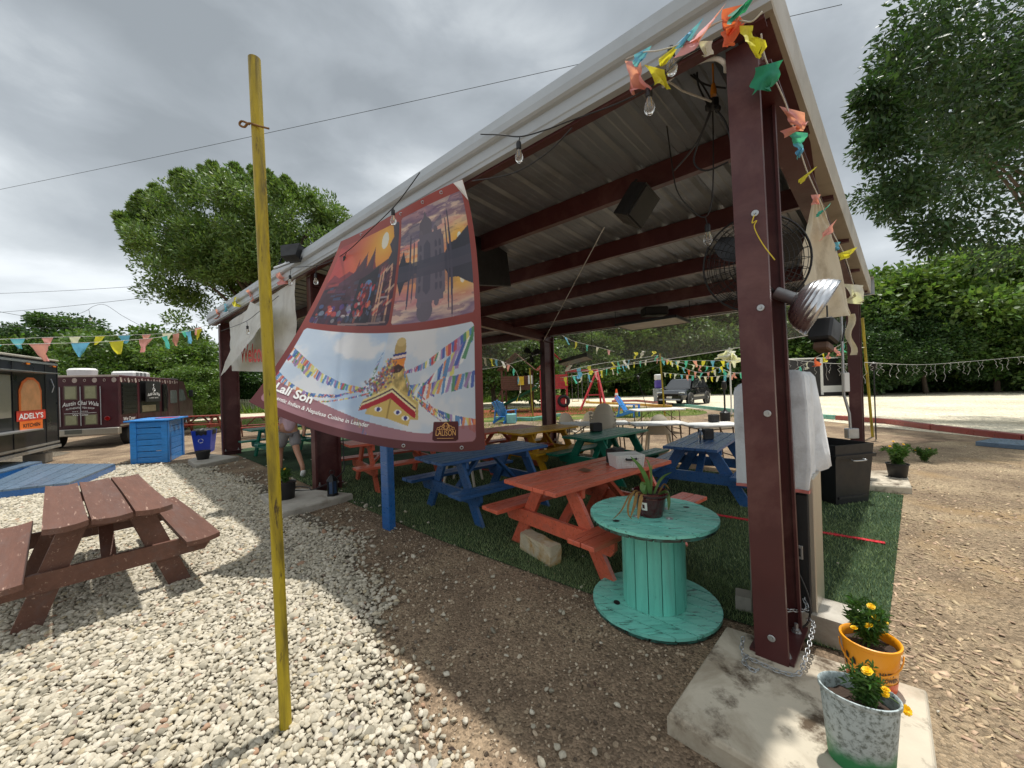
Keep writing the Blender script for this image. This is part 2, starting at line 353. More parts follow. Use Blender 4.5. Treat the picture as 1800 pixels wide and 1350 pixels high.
sheet_poly('lawn', [(-1.5, 17), (3, 17.2), (8, 17.4), (9.6, 19.4), (9, 22.2), (5.5, 25.3), (1.5, 27.2), (-8, 26.2), (-18, 24.2), (-40, 20.6), (-40, 17), (-18, 19), (-9, 16.5)], .004, LAWN, .3, 4, 'patchy lawn by the playground')
sheet_poly('verge', [(-80, 24.4), (-40, 28.4), (-18, 31.4), (-6, 35.4), (4, 40.4), (14, 42.5), (26, 37.5), (36, 29.5), (60, 24.5), (120, 26), (120, 120), (-120, 120), (-120, 26)], .005, LAWN, .1, 3, 'weedy grass verge below the tree line')
MULCHM = gmat('red_mulch', [(.3, srgb(120, 60, 44)), (.7, srgb(164, 92, 68))], 1.5, 30, 1, .03)
sheet_poly('play_area_mulch', [(-3.5, 21), (-1, 19.6), (3.5, 20), (7, 22.5), (5, 24.8), (1, 26), (-3, 25.2)], .010, MULCHM, .15, 4, 'red mulch under the playground set')
CHIPM = gmat('mulch_ground', [(.3, srgb(132, 114, 94)), (.6, srgb(172, 152, 124)), (.75, srgb(192, 172, 140))], 1.2, 60, 1, .02, [(srgb(176, 148, 110), .55, .54, .68)])
sheet_poly('mulch_path', [(1.75, .5), (1.9, 2.0), (2.2, 2.55), (3.2, 3.4), (4.4, 4.5), (6.2, 6.2), (8.4, 8.4), (10.6, 8.6), (11.0, 4), (9, .5)], .004, CHIPM, .15, 4, 'trodden wood chip path beside the pavilion')
# ------------------------------------------------------------------ pavilion
def zr(v): return 3.72-.106*(v+.15)                 # underside of the roof sheets
def u0(v): return -.10-.017*max(0, v)
def roofpt(u, v, dz=0):
    k = max(0, 1-u/12.3); return W(u+(u0(v)+.10)*k, v, zr(v)+dz)
pav = thing('pavilion', 'open sided maroon steel pavilion with a ribbed metal shed roof and white fascia', 'pavilion', (*W(6.1, 2.9)[:2], 0), 0)
def post(u, v, ztop, lean=(0, 0), flange=.15, depth=.40, face=1):
    # I section: flanges face the long side; v is the front flange
    def pt(du, dv, z):
        k = z/ztop; q = W(u+du, v+dv); return Vector((q.x+lean[0]*k, q.y+lean[1]*k, z))
    mb = MB(); t = .014
    def slab(ua, ub, va, vb, z0=.0, z1=ztop):
        c = [(ua, va), (ub, va), (ub, vb), (ua, vb)]
        mb.add([pt(a, b, z0) for a, b in c]+[pt(a, b, z1) for a, b in c], [(0,1,2,3), (4,7,6,5), (0,4,5,1), (1,5,6,2), (2,6,7,3), (3,7,4,0)])
    slab(-flange/2, flange/2, 0, t); slab(-flange/2, flange/2, depth-t, depth); slab(-t/2, t/2, t, depth-t)
    for s in (-1, 1):                                 # return lips at the flange edges
        slab(s*flange/2-(t if s > 0 else 0), s*flange/2+(0 if s > 0 else t), t, t+.02)
        slab(s*flange/2-(t if s > 0 else 0), s*flange/2+(0 if s > 0 else t), depth-t-.02, depth-t)
    o = mb.build('post', MAROON, pav, world=True)
    bp = MB(); c = pt(0, depth/2, .0); bp.prism([(-.18, -.095), (.24, -.095), (.24, .11), (-.18, .11)], .10, .116, Matrix.Translation((c.x, c.y, 0)) @ Matrix.Rotation(ANG_V, 4, 'Z'))
    b = bp.build('base_plate', MAROON, o, world=False)
    inv = MATS[pav.name].inverted(); b.data.transform(inv)
    for a, bb in ((-.055, .06), (-.055, depth-.06), (.055, .06), (.055, depth-.06)):
        q = pt(a*1.0, bb, .117); k = MB().lathe([(0, .0), (.026, 0), (.026, .004), (.020, .004), (.020, .018), (.010, .018), (.010, .05), (0, .05)], 8, q).build('anchor_bolt', GALV, o); k.data.transform(inv)
    return o, pt
posts = {}
posts['a'] = post(0, 0, 3.44, lean=tuple((U*.05)[:2]), depth=.40); posts['b'] = post(6.1, 0, 3.44); posts['c'] = post(12.13, 0, 3.44)
posts['d'] = post(0, WD-.1, 2.86); posts['e'] = post(6.1, WD-.1, 2.86); posts['f'] = post(12.13, WD-.1, 2.86)
# washers on the near post
inv = MATS[pav.name].inverted()
for (x, y) in ((1327, 375), (1337, 541), (1349, 727), (1356, 1122)):
    p = PL(x, y, -.004); q = MB().lathe([(0, .004), (.006, .004), (.006, .010), (.0, .010)], 6).lathe([(.0, 0), (.016, 0), (.018, .002), (.016, .004), (.007, .004)], 16)
    o = q.build('washer', GALV, posts['a'][0], smooth=30); o.data.transform(inv @ Matrix.Translation(p) @ (-NF if NF.dot(-p) < 0 else NF).to_track_quat('Z', 'Y').to_matrix().to_4x4())
# rafters over each column pair
for u in (0, 6.1, 12.13):
    mb = MB(); a, b = W(u, .03, zr(0)-.30), W(u, WD+.25, zr(WD+.2)-.30+.06)
    for dz, w, h in ((0.11, .16, .012), (-.11, .16, .012), (0, .012, .22)):
        mb.beam(a+Vector((0, 0, dz)), b+Vector((0, 0, dz)), w, h)
    mb.build('rafter', MAROON, pav, world=True)
# purlins: C sections along the length
for i, v in enumerate((-.10, 1.07, 2.24, 3.41, 4.58, 5.75)):
    mb = MB(); dp = .27 if i == 0 else .20; z = zr(v)-.012
    ua = u0(v)+.02; a, b = W(ua, v), W(12.3, v)
    for q0_, q1_, w, h in ((0, -dp, .008, None), (0, 0, .07, .006), (-dp+.006, 0, .07, .006)):
        if h is None: mb.beam(a+Vector((0, 0, z-dp/2)), b+Vector((0, 0, z-dp/2)), w, dp)
        else:
            off = V*.038; zz_ = z+q0_-(.003 if q0_ == 0 else 0)
            mb.beam(a+off+Vector((0, 0, zz_)), b+off+Vector((0, 0, zz_)), w, h)
    mb.build('purlin', MAROON, pav, world=True)
# roof sheets, 0.915 m cover, ribs every 0.305 m
prof = []
for k in range(3):
    s = k*.305; prof += [(s, 0), (s+.028, .034), (s+.058, .034), (s+.086, 0), (s+.150, 0), (s+.158, .007), (s+.168, 0), (s+.222, 0), (s+.230, .007), (s+.240, 0)]
prof.append((.915, 0))
for k in range(14):
    ub = -.10+k*.915
    v = []; f = []
    for (s, h) in prof:
        u = min(ub+s, 12.36)
        for vv in (-.15, 2.9, 5.95): v.append(roofpt(u, vv, h+.003))
    for i in range(len(prof)-1):
        for j in range(2): f.append((i*3+j, i*3+j+1, (i+1)*3+j+1, (i+1)*3+j))
    if ub > 12.3: continue
    MB().add(v, f).build('roof_sheet', SHEET, pav, world=True, fix=False)
# front fascia (two folds and a drip), back gutter edge, rake trims
def sweep(name, prof2, pts, m, side):
    mb = MB(); n = len(prof2); v = []
    for p in pts:
        for (a, z) in prof2: v.append(p+side*a+Vector((0, 0, z)))
    f = [(i*n+j, i*n+j+1, (i+1)*n+j+1, (i+1)*n+j) for i in range(len(pts)-1) for j in range(n-1)]
    return mb.add(v, f).build(name, m, pav, world=True)
sweep('fascia', [(.05, -.27), (0, -.265), (-.005, -.235), (-.012, -.225), (-.006, -.14), (-.03, -.13), (-.045, -.115), (-.045, -.06), (-.02, .03), (.03, .06), (.22, .05)], [W(u, -.16, zr(-.15)) for u in np.linspace(-.12, 12.4, 9)], TRIM, V)
sweep('back_trim', [(0, -.2), (.06, -.2), (.065, .05), (-.1, .06)], [W(u, 5.93, zr(5.95)) for u in np.linspace(-.25, 12.4, 5)], TRIM, V)
rk = [(.13, -.17), (.0, -.185), (-.006, -.17), (-.01, .05), (.02, .075), (.14, .07)]
sweep('rake_trim', rk, [roofpt(-.10, v) for v in np.linspace(-.15, 5.95, 7)], RAKE, U)
sweep('rake_trim', [(-a, z) for a, z in rk], [roofpt(12.38, v) for v in np.linspace(-.15, 5.95, 7)], RAKE, U)
# concrete footings
def slab(name, label, pts, z, m=CONC, rot=0, ch=.02):
    c = sum((Vector((p[0], p[1], 0)) for p in pts), Vector())/len(pts); t = thing(name, label, 'concrete pad', c)
    mb = MB(); n = len(pts); L = [(1.0, -.03), (1.0, z-ch), (.985, z-ch*.3), (.97, z)]
    v = [(c.x+(p[0]-c.x)*k, c.y+(p[1]-c.y)*k, zz_) for k, zz_ in L for p in pts]
    f = [(i*n+j, i*n+(j+1) % n, (i+1)*n+(j+1) % n, (i+1)*n+j) for i in range(3) for j in range(n)]+[tuple(3*n+j for j in range(n))]
    return tag(mb.add(v, f).build(name, m, None, world=False), label, 'concrete pad') if bpy.data.objects.remove(t) is None else None
slab('concrete_footing', 'large stained concrete footing under the near maroon post', [G(1172, 1252, .10), G(1276, 1099, .10), G(1630, 1212, .10), G(1650, 1365, .10), G(1400, 1385, .10)], .10)
slab('concrete_footing', 'grey concrete footing with potted plant and lantern under second post', [G(458, 868, .1), G(530, 858, .1), G(620, 867, .1), G(497, 900, .1)], .1, CONCG)
slab('concrete_footing', 'concrete footing under the far left end post', [G(330, 808, .1), G(365, 797, .1), G(420, 802, .1), G(345, 818, .1)], .1, CONCG)
slab('concrete_footing', 'concrete footing holding the black pot of flowers at right back post', [G(1500, 850, .1), G(1480, 828, .1), G(1592, 826, .1), G(1603, 856, .1)], .1)
# ------------------------------------------------------------------ loose ground cover: pebbles, granite grit, turf pile, wood chips
def inpoly(x, y, poly):
    ins = np.zeros(len(x), bool); n = len(poly)
    for i in range(n):
        x0, y0 = poly[i]; x1, y1 = poly[(i+1) % n]
        c = ((y0 > y) != (y1 > y)); xi = (x1-x0)*(y-y0)/((y1-y0) if y1 != y0 else 1e-9)+x0
        ins ^= c & (x < xi)
    return ins
def polydist(x, y, poly):
    d = np.full(len(x), 1e9); n = len(poly)
    for i in range(n):
        a = np.array(poly[i]); b = np.array(poly[(i+1) % n]); ab = b-a; L = ab@ab+1e-12
        t = np.clip(((x-a[0])*ab[0]+(y-a[1])*ab[1])/L, 0, 1); d = np.minimum(d, np.hypot(x-a[0]-t*ab[0], y-a[1]-t*ab[1]))
    return d
def seen(x, y, m=.35):                       # only ground in front of the viewpoint, with room to step aside
    return (y > .25) & (np.abs(x) < (y+.9)*(1.32+m))
def jgrid(x0, x1, y0, y1, sp):
    gx, gy = np.meshgrid(np.arange(x0, x1, sp), np.arange(y0, y1, sp)); gx = gx.ravel(); gy = gy.ravel()
    return gx+RNG.uniform(-.5, .5, len(gx))*sp, gy+RNG.uniform(-.5, .5, len(gx))*sp
def scatter_rocks(name, P, S, m, sub=2, amp=.35, flat=.62, tilt=.5, nvar=6, smooth=True):
    me = bpy.data.meshes.new(name); me.from_pydata([tuple(p) for p in P], [], [])
    a = me.attributes.new('rot', 'FLOAT_VECTOR', 'POINT'); rot = np.stack([RNG.normal(0, tilt, len(P)), RNG.normal(0, tilt, len(P)), RNG.uniform(0, 6.28, len(P))], 1); a.data.foreach_set('vector', rot.ravel().astype('f'))
    a = me.attributes.new('scl', 'FLOAT_VECTOR', 'POINT'); k = S[:, None]*np.stack([RNG.uniform(.8, 1.3, len(P)), RNG.uniform(.65, 1.0, len(P)), RNG.uniform(.8, 1.2, len(P))*flat], 1); a.data.foreach_set('vector', k.ravel().astype('f'))
    a = me.attributes.new('idx', 'INT', 'POINT'); a.data.foreach_set('value', RNG.integers(0, nvar, len(P)).astype('i'))
    o = link(name, me); g = bpy.data.node_groups.new(name, 'GeometryNodeTree')
    g.interface.new_socket('Geometry', in_out='INPUT', socket_type='NodeSocketGeometry'); g.interface.new_socket('Geometry', in_out='OUTPUT', socket_type='NodeSocketGeometry')
    n = g.nodes.new; l = g.links.new; gi = n('NodeGroupInput'); go = n('NodeGroupOutput')
    jn = n('GeometryNodeJoinGeometry')
    for i in range(nvar):
        ic = n('GeometryNodeMeshIcoSphere'); ic.inputs['Radius'].default_value = .5; ic.inputs['Subdivisions'].default_value = sub
        sp_ = n('GeometryNodeSetPosition'); l(ic.outputs[0], sp_.inputs['Geometry'])
        nz_ = n('ShaderNodeTexNoise'); nz_.noise_dimensions = '4D'; nz_.inputs['W'].default_value = i*3.7; nz_.inputs['Scale'].default_value = 1.9; nz_.inputs['Detail'].default_value = 1.5
        pos = n('GeometryNodeInputPosition'); l(pos.outputs[0], nz_.inputs['Vector'])
        sb = n('ShaderNodeVectorMath'); sb.operation = 'SUBTRACT'; l(nz_.outputs['Color'], sb.inputs[0]); sb.inputs[1].default_value = (.5, .5, .5)
        sc_ = n('ShaderNodeVectorMath'); sc_.operation = 'SCALE'; l(sb.outputs[0], sc_.inputs[0]); sc_.inputs['Scale'].default_value = amp*2
        l(sc_.outputs[0], sp_.inputs['Offset'])
        last = sp_.outputs[0]
        if smooth:
            ss = n('GeometryNodeSetShadeSmooth'); l(last, ss.inputs[0]); last = ss.outputs[0]
        sm_ = n('GeometryNodeSetMaterial'); sm_.inputs['Material'].default_value = m; l(last, sm_.inputs[0])
        gt = n('GeometryNodeGeometryToInstance'); l(sm_.outputs[0], gt.inputs[0]); l(gt.outputs[0], jn.inputs[0])
    ip = n('GeometryNodeInstanceOnPoints'); l(gi.outputs[0], ip.inputs['Points']); l(jn.outputs[0], ip.inputs['Instance']); ip.inputs['Pick Instance'].default_value = True
    def at(nm, ty):
        q = n('GeometryNodeInputNamedAttribute'); q.data_type = ty; q.inputs[0].default_value = nm; return q.outputs[0]
    l(at('idx', 'INT'), ip.inputs['Instance Index'])
    er = n('FunctionNodeEulerToRotation'); l(at('rot', 'FLOAT_VECTOR'), er.inputs[0]); l(er.outputs[0], ip.inputs['Rotation'])
    l(at('scl', 'FLOAT_VECTOR'), ip.inputs['Scale']); l(ip.outputs[0], go.inputs[0])
    md = o.modifiers.new('scatter', 'NODES'); md.node_group = g; me.materials.append(m)
    return o
def pebmat(name, stops, r=.85, bs=60):
    m = bpy.data.materials.new(name); m.use_nodes = True; t = m.node_tree; b = t.nodes['Principled BSDF']; n = t.nodes.new; l = t.links.new
    oi = n('ShaderNodeObjectInfo'); q = n('ShaderNodeValToRGB'); l(oi.outputs['Random'], q.inputs[0]); q.color_ramp.interpolation = 'LINEAR'; e = q.color_ramp.elements
    e[0].position, e[0].color = stops[0][0], (*stops[0][1], 1); e[1].position, e[1].color = stops[-1][0], (*stops[-1][1], 1)
    for p, c in stops[1:-1]: e.new(p).color = (*c, 1)
    tcn = n('ShaderNodeTexCoord'); ns = n('ShaderNodeTexNoise'); ns.inputs['Scale'].default_value = 4; ns.inputs['Detail'].default_value = 6; l(tcn.outputs['Object'], ns.inputs['Vector'])
    mr = n('ShaderNodeMapRange'); l(ns.outputs['Fac'], mr.inputs[0]); mr.inputs[1].default_value = .3; mr.inputs[2].default_value = .7; mr.inputs[3].default_value = .8; mr.inputs[4].default_value = 1.12
    mx = n('ShaderNodeMixRGB'); mx.blend_type = 'MULTIPLY'; mx.inputs[0].default_value = 1; l(q.outputs[0], mx.inputs[1]); l(mr.outputs[0], mx.inputs[2]); l(mx.outputs[0], b.inputs['Base Color']); b.inputs['Roughness'].default_value = r; b.inputs['Specular IOR Level'].default_value = .25
    return m
PEB = pebmat('pebble', [(0, srgb(136, 130, 114)), (.2, srgb(172, 164, 145)), (.5, srgb(194, 185, 165)), (.82, srgb(207, 199, 181)), (.92, srgb(182, 168, 138)), (.965, srgb(160, 156, 146)), (.99, srgb(172, 136, 108)), (1, srgb(128, 120, 110))])
GRIT = pebmat('granite_grit', [(0, srgb(90, 78, 66)), (.3, srgb(132, 114, 94)), (.6, srgb(164, 146, 122)), (.85, srgb(188, 170, 146)), (.95, srgb(210, 196, 172)), (1, srgb(86, 76, 66))])
PAVG = [(p.x, p.y) for p in (W(-.3, .35), W(13, .2), W(13, 6), W(-.5, 6))]
PADS = [[(p.x, p.y) for p in q] for q in ([G(1172, 1252), G(1276, 1099), G(1630, 1212), G(1650, 1365), G(1400, 1385)], [G(470, 862), G(545, 858), G(615, 868), G(500, 896)], [G(335, 806), G(375, 797), G(420, 802), G(345, 816)])]
def offpads(x, y):
    k = np.ones(len(x), bool)
    for q in PADS: k &= ~inpoly(x, y, q)
    return k
gx, gy, gs = [], [], []
def hexgrid(x0, x1, y0, y1, sp_, j):
    ny = int((y1-y0)/(sp_*.87)); nx = int((x1-x0)/sp_); gx_, gy_ = np.meshgrid(np.arange(nx)*sp_, np.arange(ny)*sp_*.87); gx_ = gx_+(np.arange(ny)[:, None] % 2)*sp_/2
    x = x0+gx_.ravel(); y = y0+gy_.ravel(); return x+RNG.uniform(-j, j, len(x))*sp_, y+RNG.uniform(-j, j, len(x))*sp_
for (y0, y1, sp_, layer, sz0) in ((.3, 4.4, .0295, 0, .0325), (.3, 4.4, .032, 1, .022), (4.4, 9.8, .036, 0, .040), (4.4, 9.8, .048, 1, .03)):
    x, y = hexgrid(-15, 1.4, y0, y1, sp_, .34)
    k = seen(x, y) & offpads(x, y); x, y = x[k], y[k]
    ins = inpoly(x, y, GRAVP); d = polydist(x, y, GRAVP)
    nzv = np.array([mnoise.noise(Vector((a*1.1, b*1.1, 0))) for a, b in zip(x, y)])
    sd = np.where(ins, d, -d)+nzv*.28
    pr = np.clip(.52+sd/.42, 0, 1)**1.5; pr = np.maximum(pr, np.where((sd > -1.6) & (x < .9), .03*np.exp(sd/.5)+.004, 0))
    k = RNG.random(len(x)) < pr; x, y = x[k], y[k]; sz = np.clip(RNG.lognormal(np.log(sz0), .24, len(x)), .012, .075)
    k = ~inpoly(x, y, PAVG) | (RNG.random(len(x)) < .12); x, y, sz = x[k], y[k], sz[k]
    gx.append(x); gy.append(y); gs.append((sz, layer))
P = []; S = []
for x, y, (sz, layer) in zip(gx, gy, gs):
    und = np.array([mnoise.noise(Vector((a*.9, b*.9, 3)))*.008 for a, b in zip(x, y)])
    P.append(np.stack([x, y, (.015 if layer == 0 else .006)+und+RNG.uniform(-.003, .005, len(x))], 1)); S.append(sz)
P = np.concatenate(P); S = np.concatenate(S)
stuff(scatter_rocks('gravel', P, S, PEB, amp=.40, flat=.6, tilt=.34, nvar=9, smooth=True), 'pale pebble gravel covering the ground at left', 'gravel')
# granite grit on the bare ground in front of the pavilion
x, y = jgrid(-2.8, 2.2, .8, 5.6, .021); k = seen(x, y) & offpads(x, y) & ~inpoly(x, y, PAVG) & (RNG.random(len(x)) < .7); x, y = x[k], y[k]
k = ~(inpoly(x, y, GRAVP) & (polydist(x, y, GRAVP) > .5)); x, y = x[k], y[k]
nzv = np.array([mnoise.noise(Vector((a*.8+4, b*.8, 0))) for a, b in zip(x, y)]); k = RNG.random(len(x)) < np.clip(.55+nzv*1.1, .12, 1); x, y = x[k], y[k]
stuff(scatter_rocks('granite_grit', np.stack([x, y, np.full(len(x), .003)], 1), np.clip(RNG.lognormal(np.log(.012), .45, len(x)), .006, .03), GRIT, sub=1, amp=.3, smooth=False), 'fine brown granite grit in front of the pavilion', 'grit')
# a few loose pebbles on turf and path
x, y = jgrid(-3, 11, 2, 11, .45); k = RNG.random(len(x)) < .22; x, y = x[k], y[k]
stuff(scatter_rocks('loose_pebbles', np.stack([x, y, np.full(len(x), .016)], 1), RNG.uniform(.010, .026, len(x)), PEB), 'stray pebbles on turf and path', 'gravel')
def npmesh(name, V_, Fq, m, kind=None):
    me = bpy.data.meshes.new(name); nv = len(V_); k = Fq.shape[1]
    me.vertices.add(nv); me.vertices.foreach_set('co', V_.ravel().astype('f')); me.loops.add(Fq.size); me.loops.foreach_set('vertex_index', Fq.ravel().astype('i'))
    me.polygons.add(len(Fq)); me.polygons.foreach_set('loop_start', (np.arange(len(Fq))*k).astype('i')); me.update(calc_edges=True); me.materials.append(m); return me
def blades(name, x, y, h, w, m, lean=.5, z=0.0):
    n = len(x); a = RNG.uniform(0, 6.283, n); la = RNG.uniform(0, 6.283, n); lm = RNG.uniform(0, lean, n)*h
    b0 = np.stack([x-np.cos(a)*w/2, y-np.sin(a)*w/2, np.full(n, z)], 1); b1 = np.stack([x+np.cos(a)*w/2, y+np.sin(a)*w/2, np.full(n, z)], 1)
    t = np.stack([x+np.cos(la)*lm, y+np.sin(la)*lm, z+h*RNG.uniform(.7, 1.1, n)], 1)
    Vv = np.stack([b0, b1, t], 1).reshape(-1, 3); Ff = np.arange(3*n).reshape(-1, 3); return link(name, npmesh(name, Vv, Ff, m))
TURFB = mat('turf_pile', srgb(120, 138, 88), r=.55, var=.2, vs=1.2, bump=0, island=.35, hrnd=.012, dirt=srgb(110, 112, 76), dlo=.55, dhi=.8, ds=1.4)
TURFP = [(p.x, p.y) for p in (W(-.42, .5), W(-.5, 4.78), W(13.2, 5.2), W(13.1, .3), W(6, .12), W(3, .05), W(1.2, .12), W(.35, .42))]
X, Y, Hh, Ww = [], [], [], []
for sp_, d0, d1, w_ in ((.0105, 0, 3.6, .0045), (.015, 3.6, 5.6, .006), (.026, 5.6, 9, .010)):
    x, y = jgrid(-7, 6, 1.5, 9, sp_); d = np.hypot(x, y); k = (d >= d0) & (d < d1) & seen(x, y, .2); x, y = x[k], y[k]; k = inpoly(x, y, TURFP); x, y = x[k], y[k]
    X.append(x); Y.append(y); Hh.append(np.full(len(x), .026)); Ww.append(np.full(len(x), w_))
X, Y, Hh, Ww = map(np.concatenate, (X, Y, Hh, Ww))
# the sprayed line colours the pile itself
pa = np.array(p0_[:2]); dv = np.array(dirn[:2]); rel = np.stack([X, Y], 1)-pa; along = rel@dv; off = np.abs(rel@np.array([-dv[1], dv[0]])); onl = (along > 0) & (along < 3.2) & (off < .03+.008*np.sin(along*40))
stuff(blades('turf_pile', X[~onl], Y[~onl], Hh[~onl], Ww[~onl], TURFB, .9, .010), 'short green artificial turf pile under the pavilion', 'artificial turf')
stuff(blades('painted_turf_pile', X[onl], Y[onl], Hh[onl], Ww[onl], mat('painted_turf', srgb(205, 46, 60), r=.7, bump=0, island=.25), .9, .010), 'red sprayed strip of turf pile', 'artificial turf')
# wood chips on the right
CHIP = mat('wood_chip', srgb(172, 150, 122), r=.9, var=.2, vs=30, bump=.3, bs=90, island=.42, hrnd=.015)
chp = [(1.75, .6), (1.95, 2.1), (2.3, 2.6), (3.2, 3.4), (4.6, 4.7), (6.2, 6.2), (8.6, 8.6), (10.8, 8.4), (9, .6)]
x, y = jgrid(1.6, 9, .6, 8, .033); d = np.hypot(x, y); k = inpoly(x, y, chp) & seen(x, y, .1) & offpads(x, y) & ~inpoly(x, y, TURFP); x, y, d = x[k], y[k], d[k]
nzv = np.array([mnoise.noise(Vector((a*.75+1, b*.75, 7))) for a, b in zip(x, y)])
k = RNG.random(len(x)) < np.clip((.62+nzv*1.5), .10, .95)*np.clip(1.5-d/6.5, .12, 1); x, y = x[k], y[k]; n = len(x)
l_ = np.clip(RNG.lognormal(np.log(.030), .4, n), .012, .085); w_ = l_*RNG.uniform(.2, .5, n); t_ = RNG.uniform(.003, .007, n); a = RNG.uniform(0, 6.283, n); ti = RNG.normal(0, .22, n)
ca, sa = np.cos(a), np.sin(a); vs_ = []
for i, j, kk in ((-1,-1,-1), (1,-1,-1), (1,1,-1), (-1,1,-1), (-1,-1,1), (1,-1,1), (1,1,1), (-1,1,1)):
    lx = i*l_/2*(1 if j > 0 else .8); ly = j*w_/2; lz = kk*t_/2+.007+lx*ti
    vs_.append(np.stack([x+ca*lx-sa*ly, y+sa*lx+ca*ly, lz], 1))
Vv = np.stack(vs_, 1).reshape(-1, 3); q = np.array([(4,5,6,7), (0,1,5,4), (1,2,6,5), (2,3,7,6), (3,0,4,7)]); Ff = (np.arange(n)[:, None, None]*8+q[None]).reshape(-1, 4)
stuff(link('wood_chips', npmesh('wood_chips', Vv, Ff, CHIP)), 'grey brown wood chips scattered on the path at right', 'wood chips')
# dry leaf litter and twigs
LIT = mat('leaf_litter', srgb(74, 58, 44), r=.9, var=.3, vs=30, bump=0, island=.5, hrnd=.02)
x, y = jgrid(-4.5, 2.6, .9, 6, .085); k = seen(x, y, .1) & offpads(x, y) & ~inpoly(x, y, PAVG); x, y = x[k], y[k]; nzv = np.array([mnoise.noise(Vector((a*1.3, b*1.3, 21))) for a, b in zip(x, y)]); k = RNG.random(len(x)) < np.clip(.16+nzv*.55, .01, .6); x, y = x[k], y[k]; n = len(x)
a = RNG.uniform(0, 6.283, n); l_ = RNG.uniform(.012, .05, n); w_ = l_*RNG.uniform(.08, .5, n); z_ = RNG.uniform(.010, .024, n); ca, sa = np.cos(a), np.sin(a); Vv = []
for i_, j_, dz in ((-1, 0, 0), (0, -1, .006), (1, 0, .002), (0, 1, .004)): Vv.append(np.stack([x+ca*i_*l_/2-sa*j_*w_/2, y+sa*i_*l_/2+ca*j_*w_/2, z_+dz], 1))
stuff(link('leaf_litter', npmesh('leaf_litter', np.stack(Vv, 1).reshape(-1, 3), np.arange(4*n).reshape(-1, 4), LIT)), 'dry dark leaf litter and twigs on the gravel and grit', 'leaf litter')
GRASSM = mat('grass_blade', srgb(104, 130, 48), r=.6, var=.2, bump=0, island=.35, hrnd=.03, transl=.3)
def lawn(name, poly, x0, x1, y0, y1, sp_, h, w, label, thr=.0, amp=1.6):
    x, y = jgrid(x0, x1, y0, y1, sp_); k = inpoly(x, y, poly) & seen(x, y); x, y = x[k], y[k]
    nzv = np.array([mnoise.noise(Vector((a*.45, b*.45, 11))) for a, b in zip(x, y)]); k = RNG.random(len(x)) < np.clip(.5+thr+nzv*amp, 0, 1); x, y = x[k], y[k]
    stuff(blades(name, x, y, RNG.uniform(.5, 1.2, len(x))*h, RNG.uniform(.7, 1.3, len(x))*w, GRASSM, .8), label, 'grass')
lawn('lawn_grass', [(-1.5, 17), (3, 17.2), (8, 17.4), (9.6, 19.4), (9, 22.2), (5.5, 25.3), (1.5, 27.2), (-8, 26.2), (-18, 24.2), (-40, 20.6), (-40, 17), (-18, 19), (-9, 16.5)], -40, 10, 16, 28, .10, .12, .03, 'short green lawn grass around the playground', .05)
lawn('verge_grass', [(-60, 28), (-40, 28.4), (-18, 31.4), (-6, 35.4), (4, 40.4), (14, 42.5), (26, 37.5), (36, 29.5), (60, 24.5), (60, 46), (-60, 46)], -50, 55, 26, 46, .26, .75, .10, 'tall weedy grass along the tree line', .3)
lawn('weed_grass', [(-3, 13), (0, 11.5), (5, 12.5), (9.5, 14.5), (9.5, 17.5), (4, 17), (-2, 16.5)], -3, 10, 11, 18, .09, .10, .02, 'sparse weeds on the bare dirt behind the pavilion', -.28)
